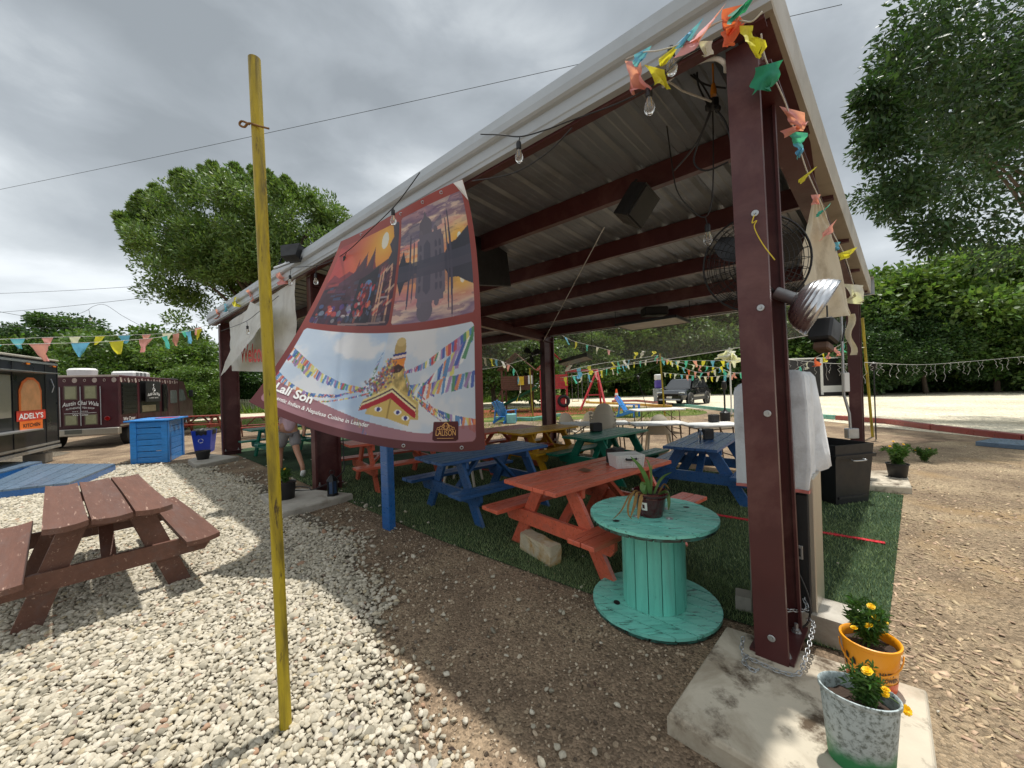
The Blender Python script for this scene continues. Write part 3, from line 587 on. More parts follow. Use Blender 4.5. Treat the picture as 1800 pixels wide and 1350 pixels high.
# ------------------------------------------------------------------ picnic tables
def picnic(name, label, m, loc, rz, L=1.75, w=.66, n=5, h=.75, seat=.57, sn=2, sw=.125, gap=.006, foot=.58, sh=.43, warp=0.0, group='painted picnic tables', tip=0.0):
    t = thing(name, label, 'picnic table', loc, rz, group)
    bw = (w-gap*(n-1))/n; th = .038
    def board(nm, y, z, bw, L, j=0.0):
        mb = MB()
        if warp:
            def fn(a, b):
                s = (b-.5)*2; bend = warp*(s*s)+random.uniform(-1, 1)*.0006; tw = .012*math.sin(j*3+a*3)
                return Vector(((a-.5)*L, y+(b-.5)*bw, z+th/2+bend+tw*s))
            g1 = MB().grid(fn, 10, 6); nv = len(g1.v); bot = [(p[0], p[1], p[2]-th) for p in g1.v]
            mb.add(g1.v, g1.f); mb.add(bot, [q[::-1] for q in g1.f])
            per = [i for i in range(11)]+[r*11+10 for r in range(1, 7)]+[6*11+i for i in range(9, -1, -1)]+[r*11 for r in range(5, 0, -1)]
            for a, b in zip(per, per[1:]+per[:1]): mb.f.append((a, b, nv+b, nv+a))
        else:
            mb.box((random.uniform(-.008, .008), y, z+random.uniform(-.0015, .0015)), (L, bw, th), Matrix.Rotation(random.uniform(-.003, .003), 3, 'Z'), .005)
        return mb.build(nm, m, t)
    for i in range(n): board('top_board', -w/2+bw/2+i*(bw+gap), h-th/2, bw, L, i)
    for s in (-1, 1):
        for k in range(sn): board('seat_board', s*(seat-(sn-1)*(sw+.006)/2+k*(sw+.006)), sh-th/2, sw, L, k+s*5)
    lx = L/2-.34
    for ex in (-1, 1):
        x = ex*lx
        for s in (-1, 1):
            yt, yb, hw = s*.17, s*foot, .075
            poly = [(yt-hw, h-th), (yt+hw, h-th), (yb+hw, 0), (yb-hw, 0)]
            M_ = Matrix(((0, 0, 1, x), (1, 0, 0, 0), (0, 1, 0, 0), (0, 0, 0, 1)))
            MB().prism(poly, -.019, .019, M_).build('leg', m, t)
        so_ = seat+.10; xs_ = x+ex*.0385
        MB().prism([(-so_, sh-th), (so_, sh-th), (so_, sh-th-.08), (so_-.04, sh-th-.135), (-so_+.04, sh-th-.135), (-so_, sh-th-.08)], -.019, .019, Matrix(((0, 0, 1, xs_), (1, 0, 0, 0), (0, 1, 0, 0), (0, 0, 0, 1)))).build('seat_support', m, t)
        MB().box((x-ex*.0385, 0, h-th-.045), (.038, w-.06, .088), None, .004).build('top_cleat', m, t)
        MB().beam((x-ex*.03, 0, sh-.14), (ex*.10, 0, h-th-.012), .085, .036).build('brace', m, t)
        for s in (-1, 1):
            for k in (-.025, .025):
                pass
    return t
def near_far(px, z=.75, L=1.75, inset=None):
    q = [G(*p, z) for p in px]; a = (q[0]+q[1])/2; b = (q[2]+q[3])/2; d = (b-a); d.z = 0; d.normalize(); c = a+d*L/2; return (c.x, c.y, 0), math.atan2(d.y, d.x)
l, r_ = near_far([(888, 843), (981, 865), (1175, 813), (1080, 797)]); picnic('picnic_table', 'orange picnic table nearest the teal spool, white basket on its top', ORANGEP, l, r_, 1.8)
l, r_ = near_far([(725, 804), (779, 814), (947, 782), (898, 778)]); picnic('picnic_table', 'blue picnic table below the right corner of the big printed banner', BLUET, l, r_, 1.75)
l, r_ = near_far([(1169, 784), (1256, 791), (1309, 771), (1205, 761)]); picnic('picnic_table', 'blue picnic table just left of the near post with a bottle on it', BLUET, l, r_, 1.75)
l, r_ = near_far([(983, 768), (1037, 773), (1128, 757), (1075, 752)]); picnic('picnic_table', 'green picnic table with black napkin box in the middle of the pavilion', GREENP, l, r_, 1.6)
l, r_ = near_far([(868, 759), (912, 764), (1003, 750), (955, 748)]); picnic('picnic_table', 'mustard yellow picnic table at the back under the pavilion', YELP, l, r_, 1.6)
l, r_ = near_far([(579, 777), (630, 781), (700, 773), (660, 770)]); picnic('picnic_table', 'orange picnic table beside the second post, behind the blue sign post', ORANGEP, l, r_+.08, 1.75)
picnic('picnic_table', 'orange picnic table at the back, half hidden under the banner', ORANGEP, (*W(5.2, 3.1)[:2], 0), ANG_V-.1, 1.75)
picnic('picnic_table', 'green picnic table behind the walking person at the far end', GREENP, (*G(505, 800)[:2], 0), ANG_V+.1, 1.75)
bl, br = near_far([(79, 938), (295, 886), (240, 831), (78, 856)], .75, 1.95)
picnic('picnic_table', 'weathered brown picnic table with three warped boards standing on pale gravel', BROWNP, bl, br, 1.95, w=.66, n=3, gap=.014, seat=.52, sn=1, sw=.22, foot=.42, warp=.013, group='brown picnic table')
picnic('picnic_table', 'red picnic table behind the blue recycling bin', REDP, (*G(352, 762)[:2], 0), .2, 1.8, group='red picnic tables')
picnic('picnic_table', 'red picnic table on the far lawn behind the yellow pole', REDP, (*G(455, 768)[:2], 0), .5, 1.8, group='red picnic tables')
# ------------------------------------------------------------------ spool table
sx_, sy_ = .975, 2.78; spt = thing('spool_table', 'teal painted wooden cable spool table with worn planks, standing by the near post', 'spool table', (sx_, sy_, .012))
TEALU = paint('worn_gap_shade_teal', srgb(52, 104, 94), wear=srgb(44, 52, 46), wamt=.5)  # darker teal for underboards: worn rims, plus board-gap shade painted into the colour
def discboards(nm, z, th, Rr, nb, ang, holes=False):
    bw = 2*Rr/nb
    for i in range(nb):
        a, b = -Rr+i*bw+.0048, -Rr+(i+1)*bw-.0048; pts = []
        for k in range(9):
            y = a+(b-a)*k/8; pts.append((math.sqrt(max(0, Rr*Rr-y*y)), y))
        for k in range(8, -1, -1):
            y = a+(b-a)*k/8; pts.append((-math.sqrt(max(0, Rr*Rr-y*y)), y))
        pts = [(x, y) for x, y in pts]
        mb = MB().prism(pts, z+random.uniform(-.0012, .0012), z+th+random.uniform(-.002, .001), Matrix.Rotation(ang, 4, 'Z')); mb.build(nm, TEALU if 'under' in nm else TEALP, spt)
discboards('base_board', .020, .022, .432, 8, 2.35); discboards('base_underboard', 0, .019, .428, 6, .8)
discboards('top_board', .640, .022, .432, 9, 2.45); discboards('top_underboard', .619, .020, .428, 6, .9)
for k in range(15):
    a0_ = 2*math.pi*k/15+.013; a1_ = 2*math.pi*(k+1)/15-.013; ro, ri = .215+random.uniform(-.002, .002), .193
    pl_ = [(ro*math.cos(a0_+(a1_-a0_)*i/4), ro*math.sin(a0_+(a1_-a0_)*i/4)) for i in range(5)]+[(ri*math.cos(a1_), ri*math.sin(a1_)), (ri*math.cos(a0_), ri*math.sin(a0_))]
    MB().prism(pl_, .042, .619).build('stave', paint('teal_stave', srgb(112, 204, 184), stretch=(9, 9, 1.0), wear=srgb(46, 78, 70), wamt=.3, ws=4, bump=.35) if k == 0 else bpy.data.materials['teal_stave'], spt)
for a in range(4):
    an = .5+a*math.pi/2; MB().lathe([(0, .006), (.012, .006), (.014, 0), (.026, 0), (.026, -.004)], 12, (.15*math.cos(an), .15*math.sin(an), .6635)).build('bolt', GALV, spt)
for rr_, an in ((.3, .3), (.33, 3.6)): MB().disc((rr_*math.cos(an), rr_*math.sin(an), .6632), (0, 0, 1), .022).build('bolt_hole', BLACK, spt)
MB().prism([(.045*math.cos(t)*.5, .03*math.sin(t)) for t in np.linspace(0, 6.28, 13)[:-1]], .0425, .0435, Matrix.Translation((-.28, -.03, 0))).build('bolt_hole', BLACK, spt)
# ------------------------------------------------------------------ flower pots and plants
def leafcluster(pts, mb, L, w, up=.5, n=1):
    for p in pts:
        p = Vector(p)
        for _ in range(n):
            d = Vector((random.gauss(0, 1), random.gauss(0, 1), random.gauss(up, .6))).normalized(); s = d.cross(Vector((random.gauss(0, 1), random.gauss(0, 1), random.gauss(0, 1)))).normalized()*w*random.uniform(.7, 1.2); l_ = L*random.uniform(.6, 1.3); q = p+d*l_
            mid = p+d*l_*.5+Vector((0, 0, .15*l_)); mb.add([p, mid+s, q, mid-s], [(0, 1, 2), (0, 2, 3)])
def flower(c, d, r, parent):
    mb = MB(); d = Vector(d).normalized(); a = d.orthogonal().normalized(); b = d.cross(a)
    for ring, (rr_, lift, n) in enumerate(((r, .0, 9), (r*.72, .25, 8), (r*.42, .45, 6))):
        for k in range(n):
            t = 2*math.pi*(k+.3*ring)/n; o_ = a*math.cos(t)+b*math.sin(t); s = a*-math.sin(t)+b*math.cos(t)
            p0 = Vector(c)+d*(lift*r*.6); p1 = p0+o_*rr_+d*r*(.15+lift*.5)
            mb.add([p0, p0.lerp(p1, .6)+s*rr_*.36, p1+s*rr_*.22, p1-s*rr_*.22, p0.lerp(p1, .6)-s*rr_*.36], [(0, 1, 2, 3, 4)])
    return mb.build('flower', PETAL, parent, fix=False)
STEM = mat('green_stem', srgb(84, 104, 52), r=.6, bump=0)
def marigold(loc, hgt, spread, blooms, label, nst=9, group=None):
    t = thing('marigold_plant', label, 'plant', loc, 0, group); ms = MB(); ml_ = MB()
    for i in range(nst):
        a = random.uniform(0, 6.28); e_ = Vector((math.cos(a)*spread*random.uniform(.2, 1), math.sin(a)*spread*random.uniform(.2, 1), hgt*random.uniform(.55, 1)))
        p_ = catmull([(0, 0, 0), e_*.45+Vector((0, 0, hgt*.12)), e_], 5); ms.tube(p_, .0025, 5)
        leafcluster([q+Vector((random.gauss(0, .012), random.gauss(0, .012), 0)) for q in p_[2:] for _ in range(3)], ml_, hgt*.22, hgt*.028, .3, 3)
    for b in blooms: ms.tube(catmull([(0, 0, .02), Vector(b)*.5+Vector((0, 0, .05)), b], 6), .0022, 5)
    ms.build('stems', STEM, t); ml_.build('foliage', LEAFM, t, fix=False)
    for b in blooms: flower(b, (random.gauss(0, .35)-.2, random.gauss(0, .35)-.5, 1), random.uniform(.014, .019), t)
    return t
def pot(name, label, m, loc, rt, rb, h, rim=.012, sx=1, sy=1, rz=0, soil=.85, cat='plant pot', seg=36):
    t = thing(name, label, cat, loc, rz)
    MB().lathe([(0, .003), (rb*.96, 0), (rb, .006), (rt*.985, h-.02), (rt, h-.02), (rt+rim*.6, h-.016), (rt+rim*.6, h-.002), (rt, h), (rt-rim*.5, h-.004), (rt-rim*.7, h-.03), (rb*.95, .02), (0, .018)], seg, sx=sx, sy=sy).build('shell', m, t, smooth=50)
    rs = rb+(rt-rb)*soil-.008
    def sfn(a, b):
        an = a*2*math.pi; q = b*rs; return Vector((q*math.cos(an)*sx, q*math.sin(an)*sy, h*soil+.014*mnoise.noise(Vector((q*math.cos(an)*30, q*math.sin(an)*30, h)))))
    MB().grid(sfn, 28, 5).build('soil', SOIL, t, smooth=180); return t
# white-grey oval planter, mossy green foot
def oval_mat():
    m = mat('weathered_planter', srgb(178, 190, 190), r=.5, var=.1, vs=3, bump=.06, wear=srgb(96, 106, 100), wamt=.45, ws=55, wsh=.08); t = m.node_tree; b = t.nodes['Principled BSDF']; n = t.nodes.new; l = t.links.new
    src = b.inputs['Base Color'].links[0].from_socket; tcn = n('ShaderNodeTexCoord'); s = n('ShaderNodeSeparateXYZ'); l(tcn.outputs['Object'], s.inputs[0])
    ns = n('ShaderNodeTexNoise'); ns.inputs['Scale'].default_value = 9; ns.inputs['Detail'].default_value = 6; l(tcn.outputs['Object'], ns.inputs['Vector'])
    ad = n('ShaderNodeMath'); ad.operation = 'MULTIPLY_ADD'; l(ns.outputs['Fac'], ad.inputs[0]); ad.inputs[1].default_value = -.18; l(s.outputs[2], ad.inputs[2])
    mr = n('ShaderNodeMapRange'); l(ad.outputs[0], mr.inputs[0]); mr.inputs[1].default_value = .02; mr.inputs[2].default_value = -.04; mr.inputs[3].default_value = 0; mr.inputs[4].default_value = 1
    mx = n('ShaderNodeMixRGB'); l(mr.outputs[0], mx.inputs[0]); l(src, mx.inputs[1]); mx.inputs[2].default_value = (*srgb(44, 128, 78), 1); l(mx.outputs[0], b.inputs['Base Color']); return m
gp = G(1512, 1352, .10); gb = thing('x', 'x', 'x'); bpy.data.objects.remove(gb)
pg_ = pot('planter', 'tall oval whitish planter with green mossy foot on the near footing', oval_mat(), (gp.x+.02, gp.y+.02, .10), .128, .105, .29, .008, .95, .70, -.55, .80, 'planter')
marigold((gp.x+.04, gp.y+.01, .10+.23), .15, .05, [(.0, -.01, .145), (.03, -.05, .105), (.045, -.03, .075), (.10, -.055, .03)], 'yellow flowered marigold growing in the oval whitish planter', 10)
op = G(1532, 1216, .10)
pumpkin = mat('orange_bucket', srgb(240, 158, 26), r=.35, var=.06, vs=3, bump=.02, spec=.5)
bk = pot('bucket', 'orange plastic bucket with black HAPPY HALLOWEEN lettering on the near footing', pumpkin, (op.x+.055, op.y+.06, .10), .112, .092, .22, .010, 1, 1, 0, .8, 'bucket')
marigold((op.x+.055, op.y+.07, .10+.175), .19, .075, [(-.085, -.02, .10), (.02, .0, .19), (.015, -.03, .155), (.10, .02, .10), (-.03, -.04, .12)], 'bushy yellow marigold growing in the orange bucket', 13)
bkp = pot('plant_pot', 'black nursery pot on the right back footing', BLACK, (*G(1578, 838, .1)[:2], .1), .125, .10, .20, .012, soil=.9)
t = marigold((*G(1578, 838, .1)[:2], .27), .30, .16, [(-.1, 0, .28), (.05, -.05, .31), (.0, .05, .34), (.12, 0, .22)], 'wiry orange flowered plant in the black pot at right', 14)
t2 = marigold((*G(1625, 812)[:2], .0), .26, .2, [(.1, 0, .24), (-.05, .1, .2)], 'sprawling wild plant on the path beyond the black pot', 9)
pot('plant_pot', 'black nursery pot on the second post footing', BLACK, (*G(502, 876, .1)[:2], .1), .135, .115, .24, .010, soil=.92)
marigold((*G(502, 876, .1)[:2], .32), .20, .09, [(.0, 0, .2)], 'small green plant in the black pot by the second post', 10)
pot('plant_pot', 'small black pot on the far left footing', BLACK, (*G(357, 807, .1)[:2], .1), .15, .11, .2, .01, soil=.9)
# burgundy pot with straggly plant on the spool
BURG = mat('burgundy_glaze', srgb(74, 22, 28), r=.16, var=.2, vs=6, bump=.02, coat=.6)
bp_ = thing('plant_pot', 'glossy burgundy pot on the teal spool table with a white price sticker', 'plant pot', (sx_-.025, sy_-.045, .674))
MB().lathe([(0, 0), (.078, 0), (.082, .006), (.087, .035), (.090, .036), (.092, .040), (.106, .13), (.110, .132), (.110, .138), (.107, .140), (.110, .150), (.122, .151), (.125, .156), (.125, .170), (.120, .173), (.112, .168), (.108, .14), (0, .135)], 40).build('shell', BURG, bp_, smooth=35)
MB().grid(lambda a, b: Vector((.107*b*math.cos(a*6.283), .107*b*math.sin(a*6.283), .146+.008*mnoise.noise(Vector((a*20, b*9, 0))))), 24, 4).build('soil', SOIL, bp_, smooth=180)
STK = mat('sticker', srgb(228, 224, 216), r=.4, bump=0)
def onpot(r0, z0, a0, w, h, da=0):
    return lambda a, b: Vector(((r0(z0+b*h)+.0012)*math.cos(a0+(a-.5)*w), (r0(z0+b*h)+.0012)*math.sin(a0+(a-.5)*w), z0+b*h))
rp = lambda z: .092+(z-.04)*.156
va = math.atan2(-sy_, -sx_)
MB().grid(onpot(rp, .055, va-.42, .42, .055), 6, 3).build('price_sticker', STK, bp_)
MB().grid(onpot(lambda z: rp(z)+.001, .068, va-.46, .16, .028), 3, 2).build('sticker_print', BURG, bp_)
pt_ = thing('potted_plant', 'straggly half dead strap leaved plant in the burgundy pot', 'plant', (sx_-.025, sy_-.045, .82))
SLEAF = mat('strap_leaf', srgb(96, 128, 66), r=.45, var=.25, vs=14, bump=.05, hrnd=.02, rnd=.2, transl=.15); DLEAF = mat('dead_leaf', srgb(150, 116, 66), r=.8, var=.3, vs=20, bump=.2, rnd=.25)
def strap(pts, w, m, nm='leaf'):
    P = catmull(pts, 7); mb = MB(); v = []; n = len(P)
    for i, p in enumerate(P):
        t = (P[min(i+1, n-1)]-P[max(i-1, 0)]).normalized(); s = t.cross(Vector((.3, .8, .4))).normalized(); k = i/(n-1); ww = w*math.sin(math.pi*min(1, .12+k*.88))**.7
        v += [p-s*ww, p+Vector((0, 0, -ww*.5)), p+s*ww]
    f = [(i*3+j, i*3+j+1, i*3+j+4, i*3+j+3) for i in range(n-1) for j in range(2)]
    return mb.add(v, f).build(nm, m, pt_, smooth=180, fix=False)
for pts, w, m in (([(0, 0, 0), (-.02, 0, .10), (-.07, -.01, .20), (-.13, 0, .27)], .016, SLEAF), ([(.01, 0, 0), (.015, 0, .12), (.0, 0, .21), (-.02, .0, .25)], .007, SLEAF), ([(.03, 0, 0), (.06, .0, .07), (.10, 0, .12), (.16, 0, .15)], .010, SLEAF),
                  ([(.05, -.03, 0), (.09, -.06, .03), (.10, -.08, -.03), (.09, -.09, -.09)], .013, SLEAF), ([(-.03, 0, 0), (-.05, -.02, .08), (-.06, -.03, .04), (-.04, -.04, .0)], .02, SLEAF), ([(0, .02, 0), (.02, .03, .12), (.04, .05, .20)], .006, SLEAF),
                  ([(-.06, -.04, 0), (-.11, -.07, .03), (-.14, -.08, -.06), (-.17, -.09, -.13)], .011, DLEAF), ([(-.07, -.03, .0), (-.12, -.05, .04), (-.17, -.06, -.04), (-.18, -.08, -.11), (-.16, -.1, -.14)], .008, DLEAF), ([(-.06, -.02, 0), (-.15, -.05, .02), (-.23, -.09, -.08), (-.30, -.11, -.135)], .006, DLEAF), ([(-.04, -.06, .0), (-.09, -.1, .02), (-.12, -.12, -.08), (-.13, -.13, -.13)], .012, DLEAF),
                  ([(.06, 0, 0), (.11, .02, .06), (.15, .02, .02)], .008, DLEAF)): strap(pts, w, m)
# ------------------------------------------------------------------ limestone block, blocks, cabinet, bin
def rock_block(name, label, m, c, d, rz, cat, amp, rough=3):
    bm = bmesh.new(); bmesh.ops.create_cube(bm, size=1); bmesh.ops.scale(bm, vec=d, verts=bm.verts); bmesh.ops.bevel(bm, geom=bm.edges[:], offset=.012, segments=1); bmesh.ops.subdivide_edges(bm, edges=[e for e in bm.edges if e.calc_length() > .03], cuts=7, use_grid_fill=True)
    for v in bm.verts:
        p = v.co*9; v.co += v.normal*amp*(mnoise.noise(p)+.5*mnoise.noise(p*2.7)+.3*mnoise.noise(p*6))
    me = bpy.data.meshes.new(name); bm.to_mesh(me); bm.free(); me.materials.append(m); sm(me, 30); o = link(name, me); o.location = c; o.rotation_euler = (0, 0, rz); return tag(o, label, cat)
LIME = mat('rough_limestone', srgb(196, 184, 156), r=.95, var=.15, vs=8, bump=.8, bs=40, bd=.012, dirt=srgb(176, 136, 70), dlo=.46, dhi=.62, ds=4)
a_, b_ = G(903, 962), G(985, 1012); cc = (a_+b_)/2; dd_ = b_-a_
rock_block('stone_block', 'rough yellow limestone block lying in front of the orange picnic table', LIME, (cc.x+.05, cc.y+.07, .085), (.47, .13, .19), math.atan2(dd_.y, dd_.x), 'stone', .012)
rock_block('concrete_block', 'concrete block beside the cabinet behind the orange bucket', CONCG, (*G(1456, 1118)[:2], .085), (.27, .32, .17), ANG_V, 'concrete block', .003)
rock_block('concrete_block', 'small concrete block on the turf left of the near post', CONCG, (*G(1318, 1072)[:2], .055), (.17, .12, .11), ANG_U+.2, 'concrete block', .003)
STAIN = mat('brushed_stainless', srgb(186, 180, 168), r=.36, var=.08, vs=5, metal=.75, bump=.05, bs=20, stretch=(30, 30, 1))
cab_c = W(.22, .70); cab = thing('steel_cabinet', 'slim cabinet with black door and stainless side chained behind the near post', 'cabinet', (cab_c.x, cab_c.y, .012), ANG_V)
# local x = V (depth), y = U (left)
MB().box((0, -.17, .50), (.30, .36, .96), None, .006).build('body', STAIN, cab)
MB().box((-.165, -.165, .46), (.026, .32, .84), None, .006).build('door', BLACK, cab)
MB().box((-.165, -.165, .93), (.026, .32, .075), None, .006).build('drawer_front', BLKM, cab)
MB().tube(catmull([(-.18, -.21, .50), (-.215, -.21, .52), (-.215, -.21, .61), (-.18, -.21, .63)], 5), .009, 8).build('door_handle', GALV, cab, smooth=60)
MB().box((-.1795, -.275, .52), (.004, .032, .085), None, .002).build('lock_plate', GALV, cab); MB().box((-.183, -.275, .52), (.004, .012, .05), None, .001).build('keyhole', BLACK, cab)
COVER = mat('white_quilted_cover', srgb(214, 218, 222), r=.5, var=.06, vs=6, bump=.5, bs=70, bd=.008, stretch=(1, 1, 1.0), sheen=.3, dirt=srgb(176, 178, 180), dlo=.5, dhi=.8, ds=7)
def cover():
    # limp cover over the box on top of the cabinet
    cor = [(-.20, -.33), (.20, -.33), (.20, .06), (-.20, .06)]; n = 20; rings = []
    per = []
    for i in range(4):
        a = cor[i]; b = cor[(i+1) % 4]
        for k in range(n): per.append((a[0]+(b[0]-a[0])*k/n, a[1]+(b[1]-a[1])*k/n))
    L = [(.0, 1.56), (.55, 1.565), (.93, 1.555), (1.0, 1.52), (1.02, 1.40), (1.03, 1.25), (1.05, 1.12), (1.04, 1.02), (1.0, .955), (.985, .905), (.97, .90)]
    v = []
    for li, (s, z) in enumerate(L):
        for k, (x, y) in enumerate(per):
            q = Vector((x*s, y*s, z)); fo = (1 if li > 3 else .25)*(.030*mnoise.noise(Vector((x*7, y*7, z*3.2)))+.018*mnoise.noise(Vector((x*19, y*19, z*8))))
            d = Vector((x, y, 0)).normalized(); q += d*fo; q.z += .03*mnoise.noise(Vector((x*6, y*6, 9))) if li < 8 else .02*mnoise.noise(Vector((x*5, y*5, 2)))
            if y < -.30 and x > .1 and 4 <= li <= 7: q += Vector((.02, -.06*(li-3)/4, -.02))
            if y < -.22 and li < 4: q.z += .05*(-.22-y)/.07
            v.append(q)
    m_ = len(per); f = [(i*m_+k, i*m_+(k+1) % m_, (i+1)*m_+(k+1) % m_, (i+1)*m_+k) for i in range(len(L)-1) for k in range(m_)]
    t = thing('equipment_cover', 'white quilted plastic cover with red hem draped over a box on the cabinet', 'cover', (cab_c.x, cab_c.y, .012), ANG_V)
    MB().add(v, f).build('sheet', COVER, t, smooth=180)
    hv = [q+Vector((q.x, q.y, 0)).normalized()*.004 for q in v[9*m_:10*m_]]; hv2 = [q+Vector((0, 0, -.02)) for q in hv]
    MB().add(hv+hv2, [(k, (k+1) % m_, m_+(k+1) % m_, m_+k) for k in range(m_)]).build('hem', mat('red_hem', srgb(206, 120, 112), r=.6), t)
cover()
tb = G(1487, 886); bin_ = thing('storage_bin', 'big square black plastic bin at the back right of the turf', 'bin', (tb.x+.02, tb.y+.25, .012), ANG_V-.55)
def taperbox(mb, w0, d0, w1, d1, z0, z1, t=.012, floor=True):
    o_ = [[(-w/2, -d/2, z), (w/2, -d/2, z), (w/2, d/2, z), (-w/2, d/2, z)] for w, d, z in ((w0, d0, z0), (w1, d1, z1), (w1-2*t, d1-2*t, z1), (w0-2*t, d0-2*t, z0+t))]
    v = sum(o_, []); f = []
    for i in range(3):
        for k in range(4): f.append((i*4+k, i*4+(k+1) % 4, (i+1)*4+(k+1) % 4, (i+1)*4+k))
    f += [(0, 3, 2, 1), (12, 13, 14, 15)]; return mb.add(v, f)
taperbox(MB(), .52, .52, .60, .60, 0, .60).build('tub', BLACK, bin_); taperbox(MB(), .645, .645, .655, .655, .575, .615, .03).build('rim', BLACK, bin_); taperbox(MB(), .60, .60, .62, .62, .615, .74, .012).build('collar', BLACK, bin_)
for s in (-1, 1): MB().box((0, s*.272, .08), (.46, .012, .03)).build('rib', BLACK, bin_)
for s in (-1, 1): MB().tube(catmull([(-.09, s*.33, .56), (-.09, s*.37, .55), (.09, s*.37, .55), (.09, s*.33, .56)], 4), .009, 6).build('handle', GALV, bin_)
# chains
def chain(name, label, path, link_l=.034):
    P = catmull(path, 20); d = [0]
    for a, b in zip(P, P[1:]): d.append(d[-1]+(b-a).length)
    t = thing(name, label, 'chain', P[0]); s = 0; i = 0; k = 0; first = None
    me = None; mb = MB(); pts = [(.5*link_l*.62*(1 if abs(math.cos(a)) < .01 else 1)*math.cos(a)+(.006 if math.cos(a) > 0 else -.006), .0095*math.sin(a), 0) for a in np.linspace(0, 2*math.pi, 13)[:-1]]
    mb.tube(pts, .0030, 5, closed=True); me = bpy.data.meshes.new('link'); me.from_pydata(mb.v, [], mb.f); me.materials.append(GALV); sm(me, 180)
    while s < d[-1]:
        while i < len(d)-2 and d[i+1] < s: i += 1
        q = P[i].lerp(P[i+1], (s-d[i])/max(1e-6, d[i+1]-d[i])); tn = (P[min(i+2, len(P)-1)]-P[i]).normalized()
        o = link('link', me, t); m_ = tn.to_track_quat('X', 'Z').to_matrix().to_4x4() @ Matrix.Rotation((math.pi/2)*(k % 2)+.4, 4, 'X'); o.matrix_local = Matrix.Translation(q-P[0]) @ m_; s += link_l*.74; k += 1
pz = .115; c1 = lambda u, v, z=.118: W(u, v, z)
chain('chain', 'galvanised chain looped round the foot of the near maroon post', [c1(.14, .02, .15), c1(.12, -.06), c1(.03, -.085), c1(-.06, -.09), c1(-.125, -.06, .125), c1(-.14, .05, .16), c1(-.145, .16, .20), c1(-.14, .30, .22), c1(-.10, .36, .2)])
chain('chain', 'short free end of chain curled on the stained footing', [c1(.10, -.075, .118), c1(.10, -.12, .112), c1(.05, -.15, .108), c1(.03, -.12, .108)])
chain('chain', 'chain running from the near post to the steel cabinet', [c1(-.02, .32, .24), c1(-.09, .44, .22), c1(-.07, .50, .25), c1(-.06, .58, .27), c1(-.05, .80, .29)])
CBL = mat('black_cable', (.015, .015, .015), r=.5, bump=0)
tag(MB().tube(catmull([W(.05, .50, .62), W(-.02, .46, .5), W(-.10, .44, .3), W(-.1, .42, .16), W(-.05, .38, .112)], 8), .006, 6).build('power_cable', CBL, smooth=180), 'black cable drooping from the cabinet to the near footing', 'cable')
# ------------------------------------------------------------------ lettering as real outlines
_T = {}
def text2d(s, bold=0.0, shear=0.0, space=1.0):
    k = (s, bold, shear, space)
    if k not in _T:
        cu = bpy.data.curves.new('t', 'FONT'); cu.body = s; cu.size = 1; cu.offset = bold; cu.shear = shear; cu.space_character = space; cu.resolution_u = 3; cu.align_x = 'LEFT'
        ob = bpy.data.objects.new('t', cu); me = ob.to_mesh(); v = [(p.co.x, p.co.y) for p in me.vertices]; f = [tuple(p.vertices) for p in me.polygons]; ob.to_mesh_clear(); bpy.data.objects.remove(ob); bpy.data.curves.remove(cu)
        x0 = min(p[0] for p in v); x1 = max(p[0] for p in v); _T[k] = ([(x-x0, y) for x, y in v], f, x1-x0)
    return _T[k]
def letter(s, m, parent, mapf, width=None, height=None, bold=0.0, shear=0.0, name='lettering', space=1.0, arc=0.0, align=0.0):
    # mapf(x, y) -> point, x along the line and y up, both in metres or surface units
    v, f, w = text2d(s, bold, shear, space); k = (width/w) if width else height/.72; ky = (height/.72) if height else k
    pts = []
    for x, y in v:
        a = (x/w-.5)*2; pts.append(mapf(x*k-align*w*k, y*ky+arc*(1-a*a)))
    return MB().add(pts, f).build(name, m, parent, fix=False)
LW = mat('white_print', srgb(236, 236, 232), r=.5, bump=0, var=.03); LB = mat('black_print', (.012, .012, .012), r=.5, bump=0); LGOLD = mat('gold_print', srgb(214, 160, 96), r=.5, bump=0); LRED = mat('red_print', srgb(196, 44, 40), r=.5, bump=0)
# ------------------------------------------------------------------ the big printed banner, blown out at its lower left
net = [(0, 0, 600, 424), (.33, 0, 670, 388), (.67, 0, 741, 351), (1, 0, 813, 315), (0, .27, 566, 498), (.5, .27, 695, 470), (.75, .27, 763, 446), (1, .27, 836, 425),
       (0, .53, 531, 567), (.25, .53, 610, 579), (.5, .53, 693, 578), (.75, .53, 770, 568), (1, .53, 845, 556), (0, .77, 488, 641), (.33, .77, 590, 672), (.67, .77, 722, 690), (1, .77, 848, 674),
       (0, 1, 436, 706), (.2, 1, 515, 741), (.4, 1, 597, 768), (.6, 1, 682, 785), (.8, 1, 770, 794), (1, 1, 853, 791)]
def basis(s, t): return [s**i*t**j for i in range(4) for j in range(4)]
_A = np.array([basis(s, t) for s, t, _, _ in net]); _reg = np.eye(16)*1e-4
CX = np.linalg.solve(_A.T@_A+_reg, _A.T@np.array([q[2] for q in net])); CY = np.linalg.solve(_A.T@_A+_reg, _A.T@np.array([q[3] for q in net]))
TLd, TRd, BRd = PL(600, 424, -.215).y, PL(813, 315, -.215).y, PL(853, 791, -.17).y
BRp = D(853, 791, BRd); lo_, hi_ = 2.4, 7.0
for _ in range(40):
    md_ = (lo_+hi_)/2
    if (D(436, 706, md_)-BRp).length < 2.36: lo_ = md_
    else: hi_ = md_
BLd = lo_
